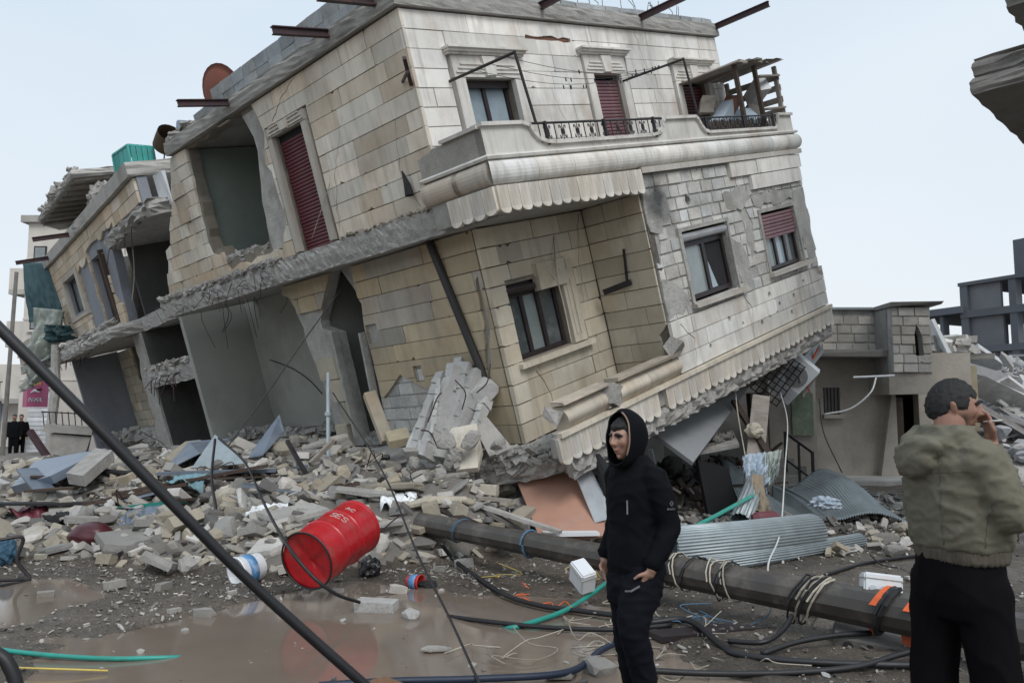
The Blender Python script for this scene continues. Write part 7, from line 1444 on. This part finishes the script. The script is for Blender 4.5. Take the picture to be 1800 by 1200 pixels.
for k in (0, -.006):
    for j in range(n2):
        for i in range(n1): vs.append(hoodp(i, j, k))
o2 = n1 * n2; fs = grid_faces(n1, n2, True) + [tuple(o2 + q for q in f) for f in grid_faces(n1, n2, True)] + [(i, (i + 1) % n1, o2 + (i + 1) % n1, o2 + i) for i in range(n1)]
ho = rel(mesh('hood', vs, fs, 'jacket_black', ym, smooth=True))
rel(MB().tube([hoodp(i, 0, -.001) for i in range(n1 // 2 + 3, n1 - 8)], .0045, 6).obj('hood_piping', mat('piping', (.35, .25, .18), .8, .1), ho, True)).matrix_parent_inverse = Matrix()
for e_ in list(ym.children):
    if e_.name.split('.')[0] in ('eye', 'eyelid', 'eyebrow', 'hair'): rel(e_)
mb = MB(); loft(mb, B, [(.60, .02, 0, .10, .155), (.7, .01, 0, .12, .165), (.82, 0, 0, .12, .16), (.86, 0, 0, .11, .15)])
limb(mb, [B(.0, .085, .80), B(.085, .095, .62), B(.115, .1, .485), B(.05, .1, .30), B(-.0, .1, .08)], [.102, .094, .078, .068, .056]); limb(mb, [B(-.01, -.085, .80), B(.0, -.09, .48), B(-.06, -.09, .08)], [.1, .076, .056])
rel(fuse('trousers', mb, 'trouser_black', ym, .011, 4, wrinkle(4, .011, (10, 10, 22))))
for s_, f0 in ((1, .0), (-1, -.06)):
    mb = MB(); cap(mb, B(f0 - .04, s_ * .1, .05), B(f0 + .16, s_ * .11, .04), .05, .042); rel(fuse('shoe', mb, 'soot_shade_black', ym, .01, 3))
# zip, pocket edge, pull cords and the sleeve emblem
jz = [B(.142, .05, z) for z in (1.16, 1.11)]
rel(MB().tube([B(.128, .085, 1.15), B(.130, .088, 1.08)], .004, 5).obj('zip', mat('zip_grey', (.2, .2, .21), .4, .1), ym)); rel(MB().tube([B(.13, .175, .735), B(.165, .15, .71), B(.16, .10, .70)], .005, 5).obj('pocket_trim', 'zip_grey', ym))
ec = B(-.02, .252, 1.135); en = (B.l * .95 + B.f * .1).normalized(); ex = Vector((0, 0, 1)).cross(en).normalized(); mb = MB()
emb = lambda u, v: ec + en * .004 + ex * u + Vector((0, 0, v))
for (u, v) in ((0, .016), (0, -.004), (-.010, .006), (.010, .006), (-.0052, .0115), (.0052, .0115), (-.0052, .0005), (.0052, .0005)):
    d_ = .0042; mb.add([emb(u, v + d_), emb(u + d_, v), emb(u, v - d_), emb(u - d_, v)], [(0, 1, 2, 3)])
x_ = -.028
for k, w_ in enumerate((.006, .004, .002, .004, .007, .004, .002, .004)):
    mb.add([emb(x_, -.026), emb(x_ + w_, -.026), emb(x_ + w_, -.019 + (.004 if k in (0, 2, 5) else 0)), emb(x_, -.019 + (.004 if k in (0, 2, 5) else 0))], [(0, 1, 2, 3)]); x_ += w_ + .0022
eo = rel(mb.obj('sleeve_emblem', mat('emblem_grey', (.16, .165, .18), .7, .1), ym))
# ---------------------------------------------------------------- smoking man in the olive jacket
g = at(1690, 1300, 3.6); Bm = Body((g.x + .015, 3.6, .02), (.985, .17))
mn = empty('person', Bm.o); mn['label'] = 'person in a bulky olive jacket seen from behind, hand at mouth with cigarette'; mn['category'] = 'person'
def relm(o): o.matrix_parent_inverse = Matrix.Translation(-Bm.o); return o
HC = Bm(.035, .01, 1.628); Pm = dict(w=.080, d=.100, h=.122, nose=.027, gaze=Vector((1, 0, -.05)))
hf = Vector((.90, -.36, -.04))
X, hv, hc, nu, nv = make_head(mn, HC, hf, (0, 0, 1), Pm, (.30, .165, .115), (.24, .10, .08), .8)
mb = MB(); cap(mb, Bm(-.01, 0, 1.44), Bm(.01, 0, 1.57), .07, .066); loft(mb, Bm, [(.9, .02, 0, .10, .14), (1.1, .02, 0, .12, .15), (1.35, .01, 0, .12, .17), (1.46, 0, 0, .08, .12)])
limb(mb, [Bm(-.02, -.19, 1.40), Bm(.075, -.235, 1.175), Bm(.155, -.07, 1.455)], [.05, .045, .032]); limb(mb, [Bm(.0, .18, 1.40), Bm(.06, .2, 1.15), Bm(.18, .17, 1.0)], [.05, .04, .03])
for s_ in (1, -1): limb(mb, [Bm(.02, s_ * .1, .88), Bm(-s_ * .06, s_ * .11, .48), Bm(-.01 - s_ * .065, s_ * .11, .1)], [.08, .06, .045])
wr_ = Bm(.155, -.07, 1.455); hand_parts(mb, wr_, Bm(.165, -.045, 1.565) - wr_, (Vector((0, 0, -.2)) - Bm.f * .9 + Bm.l * .2), 1, 1.1, (.35, .4, .6, .7)); wl_ = Bm(.18, .17, 1.0); hand_parts(mb, wl_, Bm(.2, .15, .9) - wl_, -Bm.l, -1, 1.05)
for s_ in (1, -1): ec_ = X @ Vector((-.008, s_ * .083, .0)); ellip(mb, ec_, [X.to_3x3() @ Vector((.017, s_ * .006, 0)), X.to_3x3() @ Vector((0, .010, 0)), X.to_3x3() @ Vector((-.006, s_ * .006, .031))], 10)
relm(skin_body(mn, hv, hc, nu, nv, mb, (.30, .155, .11)))
finish_head(mn, X, Pm, lambda a: .46 - .1 * G(a, .55, .25) - .50 * sstep((a - .85) / .25) - .42 * sstep((a - 1.75) / .3), brow=1.25)
for e_ in list(mn.children):
    if e_.name.split('.')[0] in ('eye', 'eyelid', 'eyebrow', 'hair'): relm(e_)
mb = MB(); loft(mb, Bm, [(1.015, .03, 0, .165, .205), (1.08, .035, 0, .188, .222), (1.18, .03, 0, .194, .232), (1.3, .015, 0, .182, .23), (1.4, .0, 0, .165, .225), (1.47, -.01, 0, .12, .165), (1.52, -.02, 0, .10, .12), (1.55, -.015, 0, .095, .105)])
limb(mb, [Bm(-.01, -.19, 1.40), Bm(.03, -.225, 1.29), Bm(.075, -.24, 1.18)], [.092, .084, .078]); limb(mb, [Bm(.075, -.24, 1.18), Bm(.13, -.16, 1.31), Bm(.155, -.085, 1.425)], [.077, .064, .048]); limb(mb, [Bm(.01, .18, 1.40), Bm(.06, .205, 1.16), Bm(.17, .18, 1.03)], [.09, .08, .06])
for k in range(7): a = pi * (k / 6) - pi / 2; ellip(mb, Bm(-.055 - .085 * cos(a), .13 * sin(a), 1.495 - .055 * cos(a)), [Bm.f * .055, Bm.l * .055, Vector((0, 0, .055))], 12)
ellip(mb, Bm(-.185, .0, 1.40), [Bm.f * .05, Bm.l * .12, Vector((0, 0, .085))], 14); ellip(mb, Bm(-.17, -.05, 1.455), [Bm.f * .05, Bm.l * .10, Vector((0, 0, .05))], 14)
wq = wrinkle(7, .009, (8, 8, 15), .9); wq2 = wrinkle(9, .006, (17, 17, 34), 1.1)
jko = relm(fuse('jacket', mb, 'jacket_olive', mn, .011, 3, lambda p, n: wq(p, n) + wq2(p, n)))
mb = MB(); loft(mb, Bm, [(.955, .03, 0, .145, .185), (.965, .03, 0, .158, .195), (1.02, .03, 0, .162, .2), (1.03, .03, 0, .15, .19)]); relm(fuse('hem_band', mb, 'rib_knit', mn, .009, 2, lambda p, n: .004 * sin(atan2(p.y - Bm.o.y, p.x - Bm.o.x) * 90)))
mb = MB(); loft(mb, Bm, [(.72, .02, 0, .12, .17), (.8, .02, 0, .15, .19), (.92, .02, 0, .15, .188), (.99, .02, 0, .142, .178)]); limb(mb, [Bm(.05, -.095, .84), Bm(.075, -.11, .48), Bm(.05, -.11, .07)], [.115, .1, .085]); limb(mb, [Bm(-.02, .095, .84), Bm(-.05, .11, .48), Bm(-.08, .11, .07)], [.115, .1, .085])
relm(fuse('trousers', mb, 'trouser_dark', mn, .012, 4, wrinkle(12, .012, (9, 9, 5))))
for s_ in (1, -1):
    mb = MB(); cap(mb, Bm(-.06, s_ * .11, .045), Bm(.17, s_ * .13, .04), .052, .045); relm(fuse('shoe', mb, 'soot_shade_black', mn, .01, 3))
# seams, pocket zip and collar edge lying on the jacket
from mathutils.bvhtree import BVHTree
def seam(ob, Bx, pts, rad, m, name, parent, fix):
    t = BVHTree.FromPolygons([v.co for v in ob.data.vertices], [tuple(p.vertices) for p in ob.data.polygons]); o_ = []
    for a, r_, z in pts:       # angle round the body (0 = front, + to his left), start radius, height
        d = Vector((cos(a), sin(a))); s0 = Bx(d.x * .8, d.y * .8, z); c0 = Bx(.02, 0, z); h = t.ray_cast(s0, (c0 - s0).normalized())
        if h[0] is not None: o_.append(h[0] + (s0 - c0).normalized() * .0005)
    if len(o_) > 2: fix(MB().tube(o_, rad, 5).obj(name, m, parent, True))
lin = lambda a0, z0, a1, z1, n=16: [(a0 + (a1 - a0) * k / n + .02 * sin(k * 1.7), 0, z0 + (z1 - z0) * k / n) for k in range(n + 1)]
mat('seam_dark', (.11, .105, .085), .9, .1)
seam(jko, Bm, lin(-2.55, 1.04, -2.5, 1.44), .0016, 'seam_dark', 'seam', mn, relm); seam(jko, Bm, lin(-1.75, 1.04, -1.7, 1.25), .0016, 'seam_dark', 'seam', mn, relm); seam(jko, Bm, lin(-.85, 1.22, -.95, 1.06), .0045, 'soot_shade_black', 'pocket_zip', mn, relm); seam(jko, Bm, lin(-3.3, 1.33, -1.9, 1.36), .0015, 'seam_dark', 'yoke_seam', mn, relm)
cgp = X @ Vector((.118, -.012, -.058)); cge = cgp + (X.to_3x3() @ Vector((.075, -.03, .010))); cg_ = empty('cigarette', cgp); item(cg_, 'lit white cigarette between the lips of the person in the olive jacket', 'cigarette'); MB().tube([(0, 0, 0), (cge - cgp) * .93], .0042, 8).obj('paper', 'white_string', cg_, True); MB().tube([(cge - cgp) * .93, cge - cgp], .0043, 8).obj('ash', 'concrete', cg_, True)
# ---------------------------------------------------------------- two people far down the street
for k, (px, Y, cl, lb) in enumerate(((22, 33.0, 'jacket_black', 'left one of the two distant people in dark clothes by the far shutters'), (34, 33.4, 'trouser_dark', 'right one of the two distant people in dark clothes by the far shutters'))):
    g = at(px, 800, Y); Bf = Body((g.x, Y, .0), (.4, -.9)); e = empty('person', Bf.o); e['label'] = lb; e['category'] = 'person'; e['group'] = 'distant people'
    mb = MB(); loft(mb, Bf, [(.8, 0, 0, .13, .18), (1.2, 0, 0, .14, .22), (1.42, 0, 0, .1, .17), (1.5, 0, 0, .06, .07)])
    for s_ in (1, -1): limb(mb, [Bf(0, s_ * .2, 1.4), Bf(-.03, s_ * .27, 1.12), Bf(.06, s_ * .25, .86)], [.07, .06, .05]); limb(mb, [Bf(0, s_ * .09, .85), Bf(.02, s_ * .1, .48), Bf(0, s_ * .1, .06)], [.1, .08, .06]); cap(mb, Bf(-.02, s_ * .1, .05), Bf(.14, s_ * .11, .04), .05, .045)
    o = fuse('clothes', mb, cl, e, .025, 2); o.matrix_parent_inverse = Matrix.Translation(-Bf.o)
    mb = MB(); cap(mb, Bf(0, 0, 1.45), Bf(.02, 0, 1.58), .06, .06); ellip(mb, Bf(.02, 0, 1.64), [Bf.f * .1, Bf.l * .08, Vector((0, 0, .12))], 12)
    for s_ in (1, -1): cap(mb, Bf(.06, s_ * .25, .86), Bf(.08, s_ * .25, .76), .035, .03)
    o = fuse('body', mb, mat('skin_far', (.30, .18, .13), .6, .05, bump=0), e, .02, 1); o.matrix_parent_inverse = Matrix.Translation(-Bf.o)
    mb = MB(); ellip(mb, Bf(.0, 0, 1.69), [Bf.f * .105, Bf.l * .085, Vector((0, 0, .085))], 12); o = mb.obj('hair', 'hair_black', e, True); o.matrix_parent_inverse = Matrix.Translation(-Bf.o)
bpy.context.view_layer.update()
